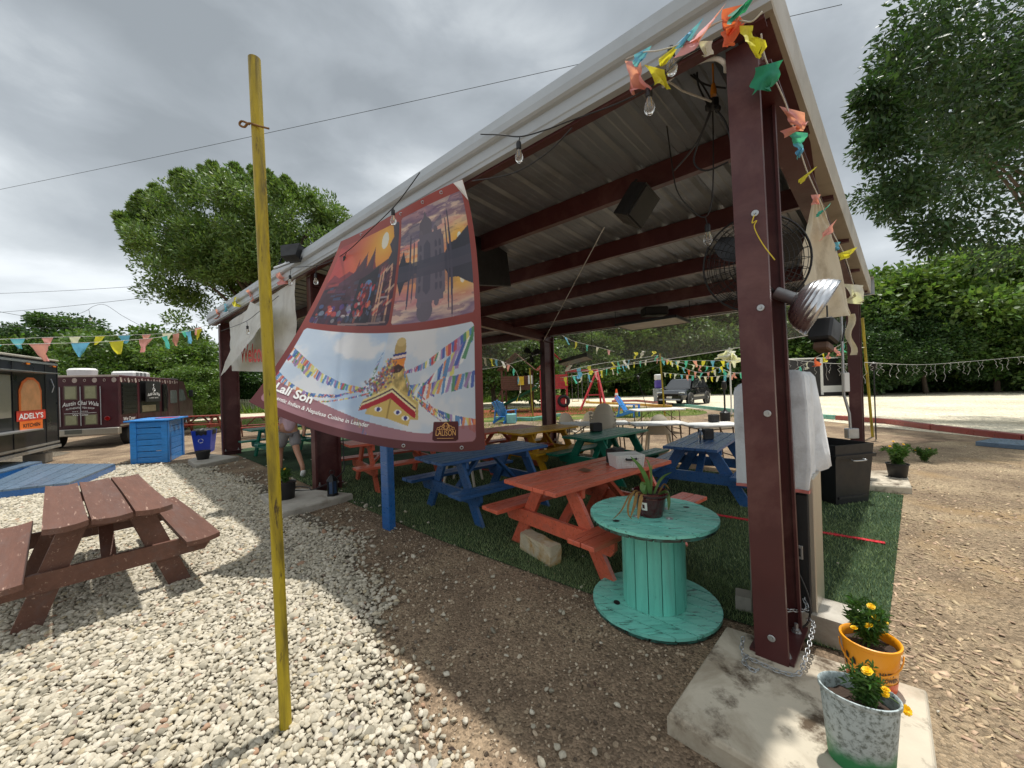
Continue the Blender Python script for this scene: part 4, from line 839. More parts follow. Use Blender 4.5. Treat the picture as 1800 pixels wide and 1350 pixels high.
def Bp(s, t, off=0.0):
    b = np.array(basis(s, t)); x, y = float(b@CX), float(b@CY)
    inv_ = (1-s)*(1-t)/TLd+s*(1-t)/TRd+(1-s)*t/BLd+s*t/BRd; d = 1/inv_
    d += .03*math.sin(2.2*s*math.pi+1.5*t)*t+.05*math.sin(math.pi*s)*math.sin(math.pi*t)
    d += (.004+.011*t)*math.sin(19*s+2.5*math.sin(5*t)+4*t)*(.4+.6*math.sin(math.pi*s))+.010*mnoise.noise(Vector((s*7, t*5, 2)))
    return D(x, y, d-off)
# print, painted as colour per point
NS, NT = 380, 380
S_, T_ = np.meshgrid(np.linspace(0, 1, NS+1), np.linspace(0, 1, NT+1)); IMG = np.zeros((NT+1, NS+1, 3)); IMG[:] = (146, 66, 58)
def fbm(sx_, sy_, seed, oct_=5):
    out_ = np.zeros_like(S_); amp = 1; tot = 0
    for o_ in range(oct_):
        gx_, gy_ = int(sx_*2**o_)+2, int(sy_*2**o_)+2; r_g = np.random.default_rng(seed*31+o_).random((gy_+1, gx_+1)); u_, v_ = S_*(gx_-1), T_*(gy_-1); i0, j0 = u_.astype(int), v_.astype(int); fu, fv = u_-i0, v_-j0; fu = fu*fu*(3-2*fu); fv = fv*fv*(3-2*fv)
        out_ += amp*((r_g[j0, i0]*(1-fu)+r_g[j0, i0+1]*fu)*(1-fv)+(r_g[j0+1, i0]*(1-fu)+r_g[j0+1, i0+1]*fu)*fv); tot += amp; amp *= .55
    return out_/tot
def blend(mask, col, a=1.0):
    m_ = (mask*a)[..., None] if mask.dtype != bool else (mask.astype(float)*a)[..., None]; IMG[:] = IMG*(1-m_)+np.asarray(col, float)*m_
def rrect(s0, t0, s1, t1, r_=.018):
    dx = np.maximum(np.maximum(s0+r_-S_, S_-(s1-r_)), 0); dy = np.maximum(np.maximum(t0+r_-T_, T_-(t1-r_)), 0); return (dx*dx+dy*dy) <= r_*r_
def poly(pts, clip=None):
    m_ = inpoly(S_.ravel(), T_.ravel(), pts).reshape(S_.shape); return m_ & clip if clip is not None else m_
def ell(c, rx, ry): return ((S_-c[0])/rx)**2+((T_-c[1])/ry)**2 <= 1
def lerp3(f, stops):
    f = np.clip(f, 0, 1); o_ = np.zeros(f.shape+(3,)); xs_ = [q[0] for q in stops]
    for k in range(3): o_[..., k] = np.interp(f, xs_, [q[1][k] for q in stops])
    return o_
rng5 = np.random.default_rng(5)
# border darker toward the bottom
IMG[:] = lerp3(T_, [(0, (158, 62, 48)), (.5, (140, 66, 60)), (1, (92, 48, 50))])
# left picture: temple square at sunset
A = rrect(.03, .05, .487, .515); f5 = fbm(14, 10, 3); f6 = fbm(60, 60, 4, 3)
sunp = (.385, .12); ds_ = np.hypot((S_-sunp[0])*1.0, T_-sunp[1]); sky_a = lerp3(ds_/.32, [(0, (240, 196, 70)), (.25, (232, 160, 60)), (.6, (214, 108, 66)), (1, (176, 66, 62))])
IMG[A] = sky_a[A]; blend(A & ell(sunp, .026, .042), (236, 232, 214))
blend(poly([(.02, .30), (.06, .235), (.10, .26), (.16, .23), (.20, .25), (.215, .17), (.225, .24), (.25, .25), (.262, .14), (.275, .22), (.30, .25), (.315, .13), (.33, .21), (.36, .28), (.39, .24), (.43, .26), (.46, .20), (.50, .18), (.5, .52), (.02, .52)], A), (120, 48, 58), .92)
blend(poly([(.10, .30), (.2, .24), (.262, .155), (.272, .24), (.315, .145), (.325, .25), (.45, .21), (.5, .2), (.5, .52), (.02, .52), (.02, .33)], A), (74, 52, 66), .9)
blend(poly([(.44, .05), (.49, .05), (.49, .26), (.41, .24), (.445, .19), (.425, .15), (.452, .12)], A), (70, 66, 76))
low = A & (T_ > .28); IMG[low] = (IMG*(.62+.75*f5[..., None]))[low]
for i in range(70):                                   # roofs, posts, crowd
    s0, t0 = rng5.uniform(.04, .44), rng5.uniform(.28, .5); c_ = [(150, 60, 70), (186, 76, 72), (96, 60, 84), (70, 76, 96), (190, 180, 186), (66, 90, 130), (40, 36, 46), (34, 30, 40)][rng5.integers(0, 8)]; w_, h_ = rng5.uniform(.012, .07), rng5.uniform(.004, .016)
    if t0 > .42: w_, h_ = rng5.uniform(.008, .03), rng5.uniform(.012, .035)
    blend(poly([(s0, t0), (s0+w_, t0-h_*.4), (s0+w_, t0+h_), (s0, t0+h_)], A), c_, rng5.uniform(.35, .85))
blend(poly([(.25, .29), (.37, .24), (.37, .5), (.25, .5)], A), (38, 36, 46), .85); blend(ell((.315, .36), .032, .062) & A, (96, 130, 176)); blend(ell((.313, .375), .025, .055) & A, (88, 34, 44))
for i in range(46):
    s0, t0 = rng5.uniform(.262, .365), rng5.uniform(.32, .49); blend(ell((s0, t0), rng5.uniform(.004, .010), rng5.uniform(.006, .016)) & A, [(190, 60, 66), (214, 206, 204), (150, 40, 52), (90, 100, 130), (220, 110, 80)][rng5.integers(0, 5)], .8)
for s0 in (.385, .40, .452): blend(poly([(s0, .25), (s0+.011, .245), (s0+.013, .5), (s0+.002, .5)], A), (214, 164, 132), .9)
for i in range(26):
    s0, t0 = rng5.uniform(.37, .48), rng5.uniform(.24, .48); blend(poly([(s0, t0), (s0+.03, t0-.02), (s0+.032, t0-.012), (s0+.003, t0+.012)], A), [(196, 76, 70), (226, 190, 160), (110, 60, 74), (150, 110, 120)][rng5.integers(0, 4)], .7)
for i in range(30):
    s0, t0 = rng5.uniform(.04, .25), rng5.uniform(.42, .5); blend(ell((s0, t0), rng5.uniform(.006, .016), rng5.uniform(.008, .018)) & A, [(74, 96, 140), (196, 80, 66), (220, 216, 216), (44, 50, 66), (120, 140, 160), (90, 70, 140)][rng5.integers(0, 6)], .75)
blend(A & (T_ > .47), (50, 50, 58), .45); blend(poly([(.2, .506), (.47, .496), (.47, .504), (.2, .515)], A), (186, 160, 150), .6)
# right picture: domed mausoleum mirrored in water at dusk
Bm = rrect(.503, .045, .968, .515); mir = np.abs(T_-.305); f7 = fbm(5, 26, 8); f8 = fbm(7, 40, 12)
skyb = lerp3(mir/.26+(f7-.5)*.75, [(0, (238, 176, 92)), (.2, (236, 158, 110)), (.42, (206, 132, 134)), (.62, (226, 196, 176)), (.8, (128, 106, 132)), (1, (176, 140, 150))]); IMG[Bm] = skyb[Bm]
blend(Bm & (f8 > .58), (112, 84, 108), .5); blend(Bm & (f7 < .36), (236, 214, 190), .5); blend(poly([(.503, .14), (.6, .10), (.75, .13), (.8, .11), (.8, .15), (.7, .17), (.58, .19), (.503, .18)], Bm), (84, 88, 116), .55)
for ts in (.225, .385):
    g_ = np.exp(-(((S_-.905)/.09)**2+((T_-ts)/.05)**2)); blend(np.where(Bm, g_, 0), (246, 190, 70), .9); blend(ell((.905, ts), .013, .016) & Bm, (255, 246, 220))
DK = (108, 102, 116); DK2 = (84, 82, 98)
for sg in (-1, 1):
    def q_(L): return [(s, .305+sg*(t-.305)*1) for s, t in L]
    blend(poly(q_([(.50, .305), (.503, .27), (.53, .21), (.55, .262), (.585, .268), (.60, .29), (.80, .28), (.83, .24), (.88, .235), (.92, .215), (.968, .195), (.968, .305)]), Bm), (56, 58, 70))
    blend(poly(q_([(.625, .305), (.625, .19), (.655, .185), (.655, .17), (.79, .17), (.79, .19), (.80, .195), (.80, .305)]), Bm), DK)
    dome = [(.685+.045*math.cos(a)*(1 if a < 3.3 else 1)*(1.0), .135-.035*math.sin(a)*1.15) for a in np.linspace(-.5, math.pi+.5, 20)]; blend(poly(q_([(.728, .17)]+dome+[(.645, .17)]), Bm), (104, 98, 110)); blend(poly(q_([(.672, .098), (.685, .065), (.70, .098)]), Bm), (104, 98, 110))
    for s0 in (.65, .752): blend(ell((s0, .305+sg*(.165-.305)), .014, .018) & Bm, (112, 104, 116)); blend(poly(q_([(s0-.013, .165), (s0+.013, .165), (s0+.013, .19), (s0-.013, .19)]), Bm), DK)
    for s0 in (.69,): blend(poly(q_([(s0-.022, .29), (s0-.022, .215), (s0, .195), (s0+.022, .215), (s0+.022, .29)]), Bm), DK2)
    for s0 in (.645, .748, .775):
        for t0 in (.215, .255): blend(poly(q_([(s0-.008, t0+.02), (s0-.008, t0), (s0, t0-.010), (s0+.008, t0), (s0+.008, t0+.02)]), Bm), DK2)
    for s0, tt, w_ in ((.578, .165, .006), (.603, .195, .005), (.822, .145, .005), (.842, .115, .0065)): blend(poly(q_([(s0-w_, .305), (s0-w_*.7, tt), (s0, tt-.022), (s0+w_*.7, tt), (s0+w_, .305)]), Bm), (78, 74, 92))
blend(poly([(.503, .275), (.968, .268), (.968, .335), (.503, .34)], Bm), (74, 74, 90), .8); blend(Bm & (T_ > .305), (110, 96, 110), .14)
# lower picture: gilded stupa tower with prayer flags
Cm = rrect(.03, .545, .962, .965, .022); cl = fbm(5, 6, 21); IMG[Cm] = lerp3(cl*1.6-.35, [(0, (168, 190, 216)), (.45, (186, 204, 224)), (.6, (222, 224, 228)), (1, (232, 232, 232))])[Cm]
blend(Cm & (S_ > .5), (206, 208, 212), .55); blend(np.where(Cm, np.clip((.30-S_)*9, 0, 1), 0), (222, 228, 234), .35)
KS = lambda L: [(.575+(s-.565)*.80, .76+(t-.76)*.86) for s, t in L]
kell = lambda c, rx, ry: ell(KS([c])[0], rx*.8, ry*.86)
blend(poly(KS([(.455, .78), (.50, .66), (.535, .62), (.535, .60), (.60, .60), (.605, .66), (.68, .78), (.72, .82), (.73, .9), (.44, .9)]), Cm), (196, 170, 104)); tow = poly(KS([(.455, .78), (.50, .66), (.60, .64), (.68, .78)]), Cm); IMG[tow] = (IMG*(.6+.75*fbm(70, 50, 33, 3)[..., None]))[tow]
blend(kell((.568, .585), .036, .05) & Cm, (178, 150, 92)); blend(kell((.568, .556), .03, .02) & Cm, (196, 170, 112)); blend(poly(KS([(.527, .612), (.61, .60), (.612, .634), (.53, .645)]), Cm), (44, 52, 118)); blend(poly(KS([(.528, .622), (.611, .61), (.612, .622), (.529, .635)]), Cm), (226, 200, 190)); blend(poly(KS([(.529, .638), (.611, .626), (.606, .668), (.535, .672)]), Cm), (222, 134, 50)); blend(poly(KS([(.53, .672), (.57, .655), (.606, .668), (.59, .69), (.54, .70)]), Cm), (70, 48, 44))
for d_, c_ in ((0, (226, 206, 140)), (.012, (60, 40, 60)), (.02, (228, 214, 170)), (.03, (170, 36, 48))):
    blend(poly(KS([(.41, .832+d_), (.56, .752+d_), (.71, .835+d_), (.715, .88+d_*.5), (.56, .80+d_), (.40, .875+d_*.5)]), Cm), c_)
blend(poly(KS([(.455, .865), (.56, .812), (.69, .885), (.68, .93), (.56, .905), (.46, .90)]), Cm), (206, 176, 100)); blend(poly(KS([(.555, .812), (.565, .812), (.566, .905), (.556, .905)]), Cm), (150, 120, 60), .7)
for s0, t0 in ((.505, .868), (.613, .872), (.66, .895)): blend(kell((s0, t0), .021, .012) & Cm, (236, 232, 226)); blend(kell((s0, t0), .010, .010) & Cm, (60, 60, 130))
PALF = [(44, 72, 160), (236, 234, 232), (184, 46, 56), (54, 122, 74), (216, 206, 90), (228, 124, 66), (150, 110, 170), (60, 120, 180)]
def flags(P_, n, w_, h_, sl=0.0, a=.9):
    n = int(n*1.35)
    P_ = np.array(P_); tt = np.linspace(0, len(P_)-1, n+1); px_ = np.interp(tt, range(len(P_)), P_[:, 0]); py_ = np.interp(tt, range(len(P_)), P_[:, 1])
    for i in range(n):
        k = 1 if not callable(h_) else 1; hh = (h_(i/n) if callable(h_) else h_)*.85; c_ = tuple(.82*q+36 for q in PALF[rng5.integers(0, len(PALF))]); j = rng5.uniform(-.3, .3)*hh
        blend(poly([(px_[i], py_[i]), (px_[i+1], py_[i+1]), (px_[i+1]+sl*hh+j, py_[i+1]+hh), (px_[i]+sl*hh+j, py_[i]+hh*rng5.uniform(.8, 1.1))], Cm), c_, a)
flags([(.03, .66), (.12, .70), (.22, .745), (.33, .77), (.44, .775), (.50, .74)], 40, 0, lambda k: .058*(1-k)+.012); flags([(.03, .70), (.10, .725), (.18, .755)], 10, 0, .035)
flags([(.03, .80), (.1, .83), (.2, .85), (.33, .825), (.46, .76)], 34, 0, lambda k: .05*(1-k)**1.6+.008); flags([(.12, .875), (.28, .845), (.45, .775)], 40, 0, .008); flags([(.16, .90), (.3, .86), (.47, .79)], 40, 0, .009)
flags([(.50, .60), (.485, .66), (.47, .74)], 9, 0, .03, -.5); flags([(.61, .70), (.70, .67), (.80, .62), (.965, .56)], 24, 0, lambda k: .012+.05*k, -.1); flags([(.65, .75), (.72, .74), (.82, .66), (.962, .58)], 16, 0, lambda k: .05+.06*k, -.25); flags([(.70, .755), (.82, .725), (.962, .715)], 14, 0, .065, -.2)
flags([(.60, .66), (.63, .73), (.68, .79), (.76, .83), (.85, .86), (.965, .885)], 36, 0, lambda k: .014+.045*k*k, .1); flags([(.66, .78), (.76, .85), (.84, .9)], 40, 0, .007); flags([(.69, .77), (.79, .85), (.87, .89)], 40, 0, .007)
for i in range(220):
    k = rng5.random(); s0, t0 = .555-.09*k+rng5.normal(0, .018), .68+.10*k+rng5.normal(0, .018); blend(ell((s0, t0), .005, .005) & Cm, PALF[rng5.integers(0, 8)] if rng5.random() < .5 else (120, 90, 90), .7)
band = poly([(.03, .842), (.25, .872), (.45, .905), (.70, .93), (.76, .93), (.80, .905), (.962, .905), (.962, .965), (.03, .965)], Cm); blend(band, (150, 92, 100), .78)
flags([(.44, .90), (.47, .92), (.51, .965)], 10, 0, .03, .2, .35)
lg = rrect(.775, .885, .885, .958, .008); blend(lg, (70, 24, 26)); blend(lg & (T_ < .92), (96, 34, 30), .5)
FT = rrect(0, 0, 1, 1, 0); IMG[:] = np.clip(IMG*1.06+4, 0, 255); lin = np.where(IMG/255 <= .04045, IMG/255/12.92, ((IMG/255+.055)/1.055)**2.4)
bn = thing('printed_banner', 'large wind blown vinyl banner of temple photographs reading Lali Son, hung from the eave', 'banner', Bp(.5, 0))
def banner_mat():
    m = bpy.data.materials.new('printed_vinyl'); m.use_nodes = True; t = m.node_tree; b = t.nodes['Principled BSDF']; a = t.nodes.new('ShaderNodeVertexColor'); a.layer_name = 'print'; n = t.nodes.new
    tr = n('ShaderNodeBsdfTranslucent'); ms = n('ShaderNodeMixShader'); ms.inputs[0].default_value = .38; t.links.new(a.outputs[0], b.inputs['Base Color']); t.links.new(a.outputs[0], tr.inputs[0]); t.links.new(b.outputs[0], ms.inputs[1]); t.links.new(tr.outputs[0], ms.inputs[2]); t.links.new(ms.outputs[0], t.nodes['Material Output'].inputs[0])
    b.inputs['Roughness'].default_value = .34; ns = n('ShaderNodeTexNoise'); ns.inputs['Scale'].default_value = 3.5; bu = n('ShaderNodeBump'); bu.inputs['Strength'].default_value = .25; bu.inputs['Distance'].default_value = .03; tcn = n('ShaderNodeTexCoord'); t.links.new(tcn.outputs['Object'], ns.inputs['Vector']); t.links.new(ns.outputs['Fac'], bu.inputs['Height']); t.links.new(bu.outputs[0], b.inputs['Normal']); return m
inv = MATS[bn.name].inverted(); o3 = inv.translation
coarse = [[Bp(i/80, j/80) for i in range(81)] for j in range(81)]
cg = np.array([[tuple(p) for p in row] for row in coarse]); fi = np.linspace(0, 80, NS+1); i0 = np.minimum(fi.astype(int), 79); fr = (fi-i0)[None, :, None]; row = cg[:, i0]*(1-fr)+cg[:, i0+1]*fr; j0 = i0; fr2 = (fi-j0)[:, None, None]; full = row[j0]*(1-fr2)+row[j0+1]*fr2
vv = (full.reshape(-1, 3)+np.array(o3)); idx = np.arange((NS+1)*(NT+1)).reshape(NT+1, NS+1); q4 = np.stack([idx[:-1, :-1], idx[1:, :-1], idx[1:, 1:], idx[:-1, 1:]], -1).reshape(-1, 4)
me = npmesh('sheet', vv, q4, banner_mat()); ca_ = me.color_attributes.new('print', 'FLOAT_COLOR', 'POINT'); ca_.data.foreach_set('color', np.concatenate([lin.reshape(-1, 3), np.ones((lin.size//3, 1))], 1).ravel().astype('f')); sm(me, 180); link('sheet', me, bn)
def bmap(s0, t0): return lambda x, y: inv @ Bp(s0+x, t0-y, .006)
letter('Lali Son', LW, bn, bmap(.058, .893), height=.042, bold=.03, name='title_lettering')
letter('Authentic Indian & Nepalese Cuisine in Leander', LW, bn, bmap(.045, .932), width=.46, height=.019, bold=.012, name='slogan_lettering')
letter('LALISON', LGOLD, bn, bmap(.788, .938), width=.086, height=.022, name='emblem_lettering')
em = MB()
for s in (-1, 1):
    for k in range(3): em.tube([inv @ Bp(.83+s*(.010+.011*k+.006*math.cos(a)), .912-.010*(2-k)*.5-.005*math.sin(a), .007) for a in np.linspace(0, 4.5, 8)], .003, 4)
em.tube([inv @ Bp(.83+.012*math.cos(a), .902-.012*math.sin(a), .007) for a in np.linspace(0, 6.28, 12)], .004, 4); em.tube([inv @ Bp(.79+.08*k/6, .9145, .007) for k in range(7)], .002, 4); em.tube([inv @ Bp(.795+.07*k/6, .948, .007) for k in range(7)], .002, 4)
em.build('emblem', LGOLD, bn)
for s, t in ((.17, .018), (.5, .02), (.68, .02), (.83, .018), (.9, .985), (.66, .985)): 
    g_ = MB(); torus(g_, inv @ Bp(s, t, .008), Vector((0, -1, 0)), .013, .004, 12, 5); g_.build('grommet', GALV, bn)
c0, c1, c2 = Bp(.93, .0, .01), Bp(1.0, .005, .02), Bp(1.0, .10, .015); MB().add([inv @ c0, inv @ (c1+Vector((.0, -.03, -.01))), inv @ c2, inv @ (Bp(.975, .045, .05))], [(0, 1, 3), (1, 2, 3), (0, 3, 2)]).build('folded_corner', WHITE, bn, fix=False)
# ------------------------------------------------------------------ blue sign frame behind the banner
fr_ = thing('sign_frame', 'blue painted timber post and rail standing behind the printed banner', 'sign frame', (*G(684, 929)[:2], 0), ANG_U)
MB().box((0, 0, .95), (.155, .09, 1.92), None, .008).build('post', BLUEP, fr_)
a_ = MATS[fr_.name].inverted() @ PL(705, 770, -.05); MB().box((1.05, .03, 1.14), (2.1, .04, .14), None, .005).build('rail', BLUEL, fr_)
# ------------------------------------------------------------------ near yellow pole
pb = G(503, 1283); pt1 = D(447, 103, pb.y-.02)
yp = thing('yellow_pole', 'tall rusty yellow steel pole planted in the near gravel', 'pole', (pb.x, pb.y, 0))
pt1 = Vector((pt1.x, pt1.y, pt1.z)); MB().tube([(0, 0, -.05), (pt1-Vector((pb.x, pb.y, 0)))*.5, pt1-Vector((pb.x, pb.y, 0))], .0262, 20).build('pipe', YELLOWP, yp, smooth=50)
ptp = pt1-Vector((pb.x, pb.y, 0)); MB().disc(ptp+Vector((0, 0, .0012)), (0, 0, 1), .021).build('pipe_mouth', BLACK, yp)
k = .895; c_ = ptp*k; MB().tube(catmull([c_+Vector((-.025, -.02, .012)), c_+Vector((-.06, -.02, .028)), c_+Vector((-.072, -.02, .012)), c_+Vector((-.05, -.02, .0)), c_+Vector((-.02, -.03, .01)), c_+Vector((.03, -.03, -.006)), c_+Vector((.072, -.03, -.018))], 5), .005, 6).build('eye_hook', mat('rust', srgb(120, 84, 40), r=.8, var=.3, vs=30), yp, smooth=60)
# ------------------------------------------------------------------ white WELCOME sheet sagging between the left posts
CAN = mat('white_vinyl', srgb(204, 202, 196), r=.5, var=.05, vs=3, bump=.3, bs=8, bd=.02, dirt=srgb(170, 164, 152), dlo=.5, dhi=.8, ds=2, transl=.15)
wl = thing('welcome_sheet', 'crumpled white vinyl sign with red letters sagging at the far left corner', 'sign', PL(440, 560, -.12))
inv2 = MATS[wl.name].inverted()
def tri_sheet(name, corners, m, par, inv_, n=12, amp=.05, vof=-.12):
    pts = [PL(x, y, vof+dv) for x, y, dv in corners]
    if len(pts) == 4: fn = lambda a, b: inv_ @ ((pts[0]*(1-a)+pts[1]*a)*(1-b)+(pts[3]*(1-a)+pts[2]*a)*b+NF*amp*(mnoise.noise(Vector((a*3, b*3, vof*9)))+.5*mnoise.noise(Vector((a*8, b*7, 1)))))
    else: fn = lambda a, b: inv_ @ (pts[0]*(1-b)+(pts[1]*(1-a)+pts[2]*a)*b+NF*amp*b*(mnoise.noise(Vector((a*3, b*3, vof*9)))+.5*mnoise.noise(Vector((a*8, b*7, 1)))))
    return MB().grid(fn, n, n).build(name, m, par, smooth=180, fix=False)
tri_sheet('sheet', [(403, 566, 0), (520, 490, 0), (520, 655, -.05), (408, 652, -.1)], CAN, wl, inv2)
tri_sheet('folded_flap', [(440, 530, -.1), (388, 661, -.32), (480, 552, -.3)], CAN, wl, inv2, 10, .04, -.14)
pW0, pW1 = PL(424, 636, -.33), PL(520, 634, -.33); ux = (pW1-pW0).normalized()
letter('Welcome', LRED, wl, lambda x, y: inv2 @ (pW0+ux*x+Vector((0, 0, y+.0))), height=.34, bold=.02, shear=.15, name='lettering')
# ------------------------------------------------------------------ left side: food trailer, tea truck, counter, ramps, bins
def frame_from(origin, xdir, name, label, cat):
    rz = math.atan2(xdir[1], xdir[0]); return thing(name, label, cat, origin, rz)
BPAINT = mat('black_trailer_paint', srgb(22, 24, 34), r=.34, var=.1, vs=1, bump=.02, coat=.15)
ORC2 = mat('amber_lens', srgb(214, 120, 30), r=.2)
# black trailer: side face from A (right end) toward B (out of frame)
A_ = Vector((-12.15, 10.35, 0)); B_ = Vector((-10.9, 8.2, 0)); xd = (B_-A_).normalized()
tr = frame_from(A_, xd, 'food_trailer', 'glossy black food trailer with orange KITCHEN sign at the left edge', 'food trailer')
# local: x toward the viewer's left along the side, y = inward (left of x is +y?)
ln, hh0, hh1 = 5.6, .42, 2.62; yin = 1 if Vector((-xd.y, xd.x, 0)).dot(Vector((1, .3, 0))) < 0 else -1
MB().box((ln/2, yin*1.1, (hh0+hh1)/2), (ln, 2.2, hh1-hh0), None, .03).build('body', BPAINT, tr)
MB().box((ln/2, yin*1.1, hh1+.025), (ln+.06, 2.26, .05), None, .015).build('roof_edge', RAKE, tr)
MB().box((ln/2, -yin*.008, hh0-.03), (ln, .06, .07)).build('chassis_rail', GALV, tr)
MB().box((2.95, -yin*.012, 1.72), (1.7, .03, .95), None, .01).build('serving_hatch', STAIN, tr)
MB().box((2.2, -yin*.13, 2.28), (3.2, .26, .02)).build('awning_rail', GALV, tr)
for x_ in (.03, .62, 1.98, 3.9): MB().box((x_, -yin*.004, (hh0+hh1)/2), (.035, .012, hh1-hh0-.04)).build('panel_seam', BLKM, tr)
for z_ in (.50, 2.54): MB().box((ln/2, -yin*.006, z_), (ln, .014, .05)).build('edge_trim', GALV, tr)
for x_ in (.2, 1.4, 2.6): MB().box((x_, -yin*.02, 2.48), (.12, .03, .04), None, .008).build('marker_lamp', ORC2, tr)
MB().tube([(.40, -yin*.02, 2.15), (.34, -yin*.05, 1.95), (.36, -yin*.02, 1.8)], .012, 6).build('hook', GALV, tr)
MB().box((2.6, -yin*.14, .93), (2.2, .28, .03)).build('shelf', GALV, tr)
ORG = mat('orange_sign', srgb(240, 118, 44), r=.45, bump=0); 
SX = lambda x: 1.30+(x-.63)*1.75
arch = [(SX(x), z) for x, z in [(.36, 1.35), (.36, 1.85), (.42, 2.05), (.55, 2.16), (.7, 2.16), (.83, 2.05), (.9, 1.85), (.9, 1.35)]]
def face(pts, a, b): return MB().prism([(x, z) for x, z in pts], a, b, Matrix(((1, 0, 0, 0), (0, 0, -yin, 0), (0, 1, 0, 0), (0, 0, 0, 1))))
face(arch, .004, .012).build('sign_arch', ORG, tr); face([((x-1.3)*.86+1.3, z*.9+.16) for x, z in arch], .012, .016).build('sign_arch_inset', mat('peach_sign', srgb(232, 168, 112), r=.5, bump=0), tr)
face([(SX(x), z) for x, z in [(.28, 1.14), (.28, 1.38), (.97, 1.38), (.97, 1.14)]], .012, .018).build('sign_panel', mat('red_sign', srgb(206, 62, 46), r=.45, bump=0), tr)
face([(SX(x), z) for x, z in [(.36, .90), (.36, 1.14), (.9, 1.14), (.9, .90)]], .006, .016).build('sign_panel', ORG, tr)
def tmap(x0, z0, d): return lambda x, y: Vector((x0-x, -yin*d, z0+y))
letter("ADELY'S", LW, tr, tmap(SX(.93), 1.185, .021), width=1.02, height=.13, bold=.02); letter('KITCHEN', LB, tr, tmap(SX(.83), .99, .019), width=.70, height=.085, bold=.02)
MB().box((.25, yin*.3, .12), (.35, .4, .24), None, .01).build('jack_block', CONCG, tr); MB().box((.25, yin*.3, .31), (.2, .25, .14)).build('jack_block', CONCG, tr)
for x in (2.6, 3.4):
    torus(MB(), (x, yin*.16, .33), (0, 1, 0), .24, .09, 20, 8).build('wheel', RUBBER, tr, smooth=180)
# maroon tea truck: rear faces the viewer, side runs away
MARB = mat('maroon_truck_paint', srgb(74, 34, 40), r=.4, var=.15, vs=2, bump=.03, dirt=srgb(60, 40, 40), dlo=.5, dhi=.8, ds=1.5)
C_ = Vector((-12.95, 12.75, 0)); sd = (Vector((-15.6, 19.0, 0))-C_).normalized()
tk = frame_from(C_, sd, 'food_truck', 'maroon tea truck with white lettering parked behind the blue counter', 'food truck')
# local x = away along its right side, y>0 = left (viewer's left)
ys = 1 if Vector((-sd.y, sd.x, 0)).dot(Vector((-1, 0, 0))) > 0 else -1
Lb, wb, z0b, z1b = 4.9, 2.15, .62, 2.36
MB().box((Lb/2, ys*wb/2, (z0b+z1b)/2), (Lb, wb, z1b-z0b), None, .03).build('body', MARB, tk)
nose = MB().prism([(Lb, z0b), (Lb, z1b-.05), (Lb+.75, z1b-.12), (Lb+1.15, 1.55), (Lb+1.75, 1.35), (Lb+1.8, .6)], 0, wb-.1, Matrix(((1, 0, 0, 0), (0, 0, ys, ys*.05), (0, 1, 0, 0), (0, 0, 0, 1)))); nose.build('cab', MARB, tk)
MB().box((-.02, ys*wb/2, z0b-.08), (.20, wb+.02, .22), None, .02).build('bumper', STAIN, tk); MB().box((-.125, ys*wb*.5, z0b-.05), (.012, .4, .13)).build('number_plate', mat('plate', srgb(96, 98, 90), r=.5), tk)
def rear(y0, z0, y1, z1, d0, d1): return MB().box((-(d0+d1)/2, ys*(y0+y1)/2, (z0+z1)/2), (d1-d0, abs(y1-y0), z1-z0), None, .004)
for ya, yb in ((.50, .92), (.94, 1.36)): rear(ya, .70, yb, 2.06, 0.001, .018).build('rear_door', MARB, tk)
PANE = mat('pale_window', srgb(150, 150, 118), r=.25, var=.1, vs=3, bump=.02)
for ya in (.57, 1.04):
    for za, zb in ((1.62, 2.0), (.80, 1.08)):
        rear(ya-.03, za-.03, ya+.28, zb+.03, .018, .024).build('window_frame', mat('olive_frame', srgb(110, 104, 84), r=.5) if 'olive_frame' not in bpy.data.materials else bpy.data.materials['olive_frame'], tk); rear(ya, za, ya+.25, zb, .024, .030).build('window_pane', PANE, tk)
for yy in (.45, .93, 1.41): MB().tube([(-.035, ys*yy, .75), (-.035, ys*yy, 2.0)], .012, 6).build('door_rod', GALV, tk)
TRIMW = mat('cream_scroll', srgb(176, 160, 150), r=.6, bump=0)
# painted frieze of lace circles round the top
for side in (0, 1):
    n_ = 9 if side == 0 else 20
    for i in range(n_):
        a = (.12+i*.238) if side == 0 else .12+i*.24
        zc = z1b-.16
        P = [(-.006, ys*(a+(.055 if i % 2 == 0 else .028)*math.cos(t)), zc+(.075 if i % 2 == 0 else .04)*math.sin(t)) if side == 0 else (a+(.055 if i % 2 == 0 else .028)*math.cos(t), -ys*.006, zc+(.075 if i % 2 == 0 else .04)*math.sin(t)) for t in np.linspace(0, 6.283, 14)[:-1]]
        mb = MB().tube(P, .008, 4, closed=True)
        if i % 2 == 0: mb.add(P, [tuple(range(13))])
        mb.build('frieze_rosette', TRIMW, tk)
rear(0, z1b-.05, wb, z1b+.01, 0, .012).build('frieze_band', TRIMW, tk)
def rmap(y0, z0, d=.034): return lambda x, y: Vector((-d, ys*(y0-x), z0+y))
letter('Austin Chai Wala', LW, tk, rmap(1.36, 1.36), width=.86, height=.135, bold=.012, shear=.25, arc=.06); letter('AUTHENTIC TEA SHOP', LW, tk, rmap(1.28, 1.26), width=.68, height=.055, bold=.01, arc=.04)
letter('EST. 2020', LW, tk, rmap(1.12, 1.19), width=.36, height=.035); MB().tube([(-.03, ys*1.32, 1.15), (-.03, ys*.56, 1.155)], .006, 4).build('rule', LW, tk); letter('We Cater', LW, tk, rmap(1.13, 1.075), width=.38, height=.055, bold=.012)
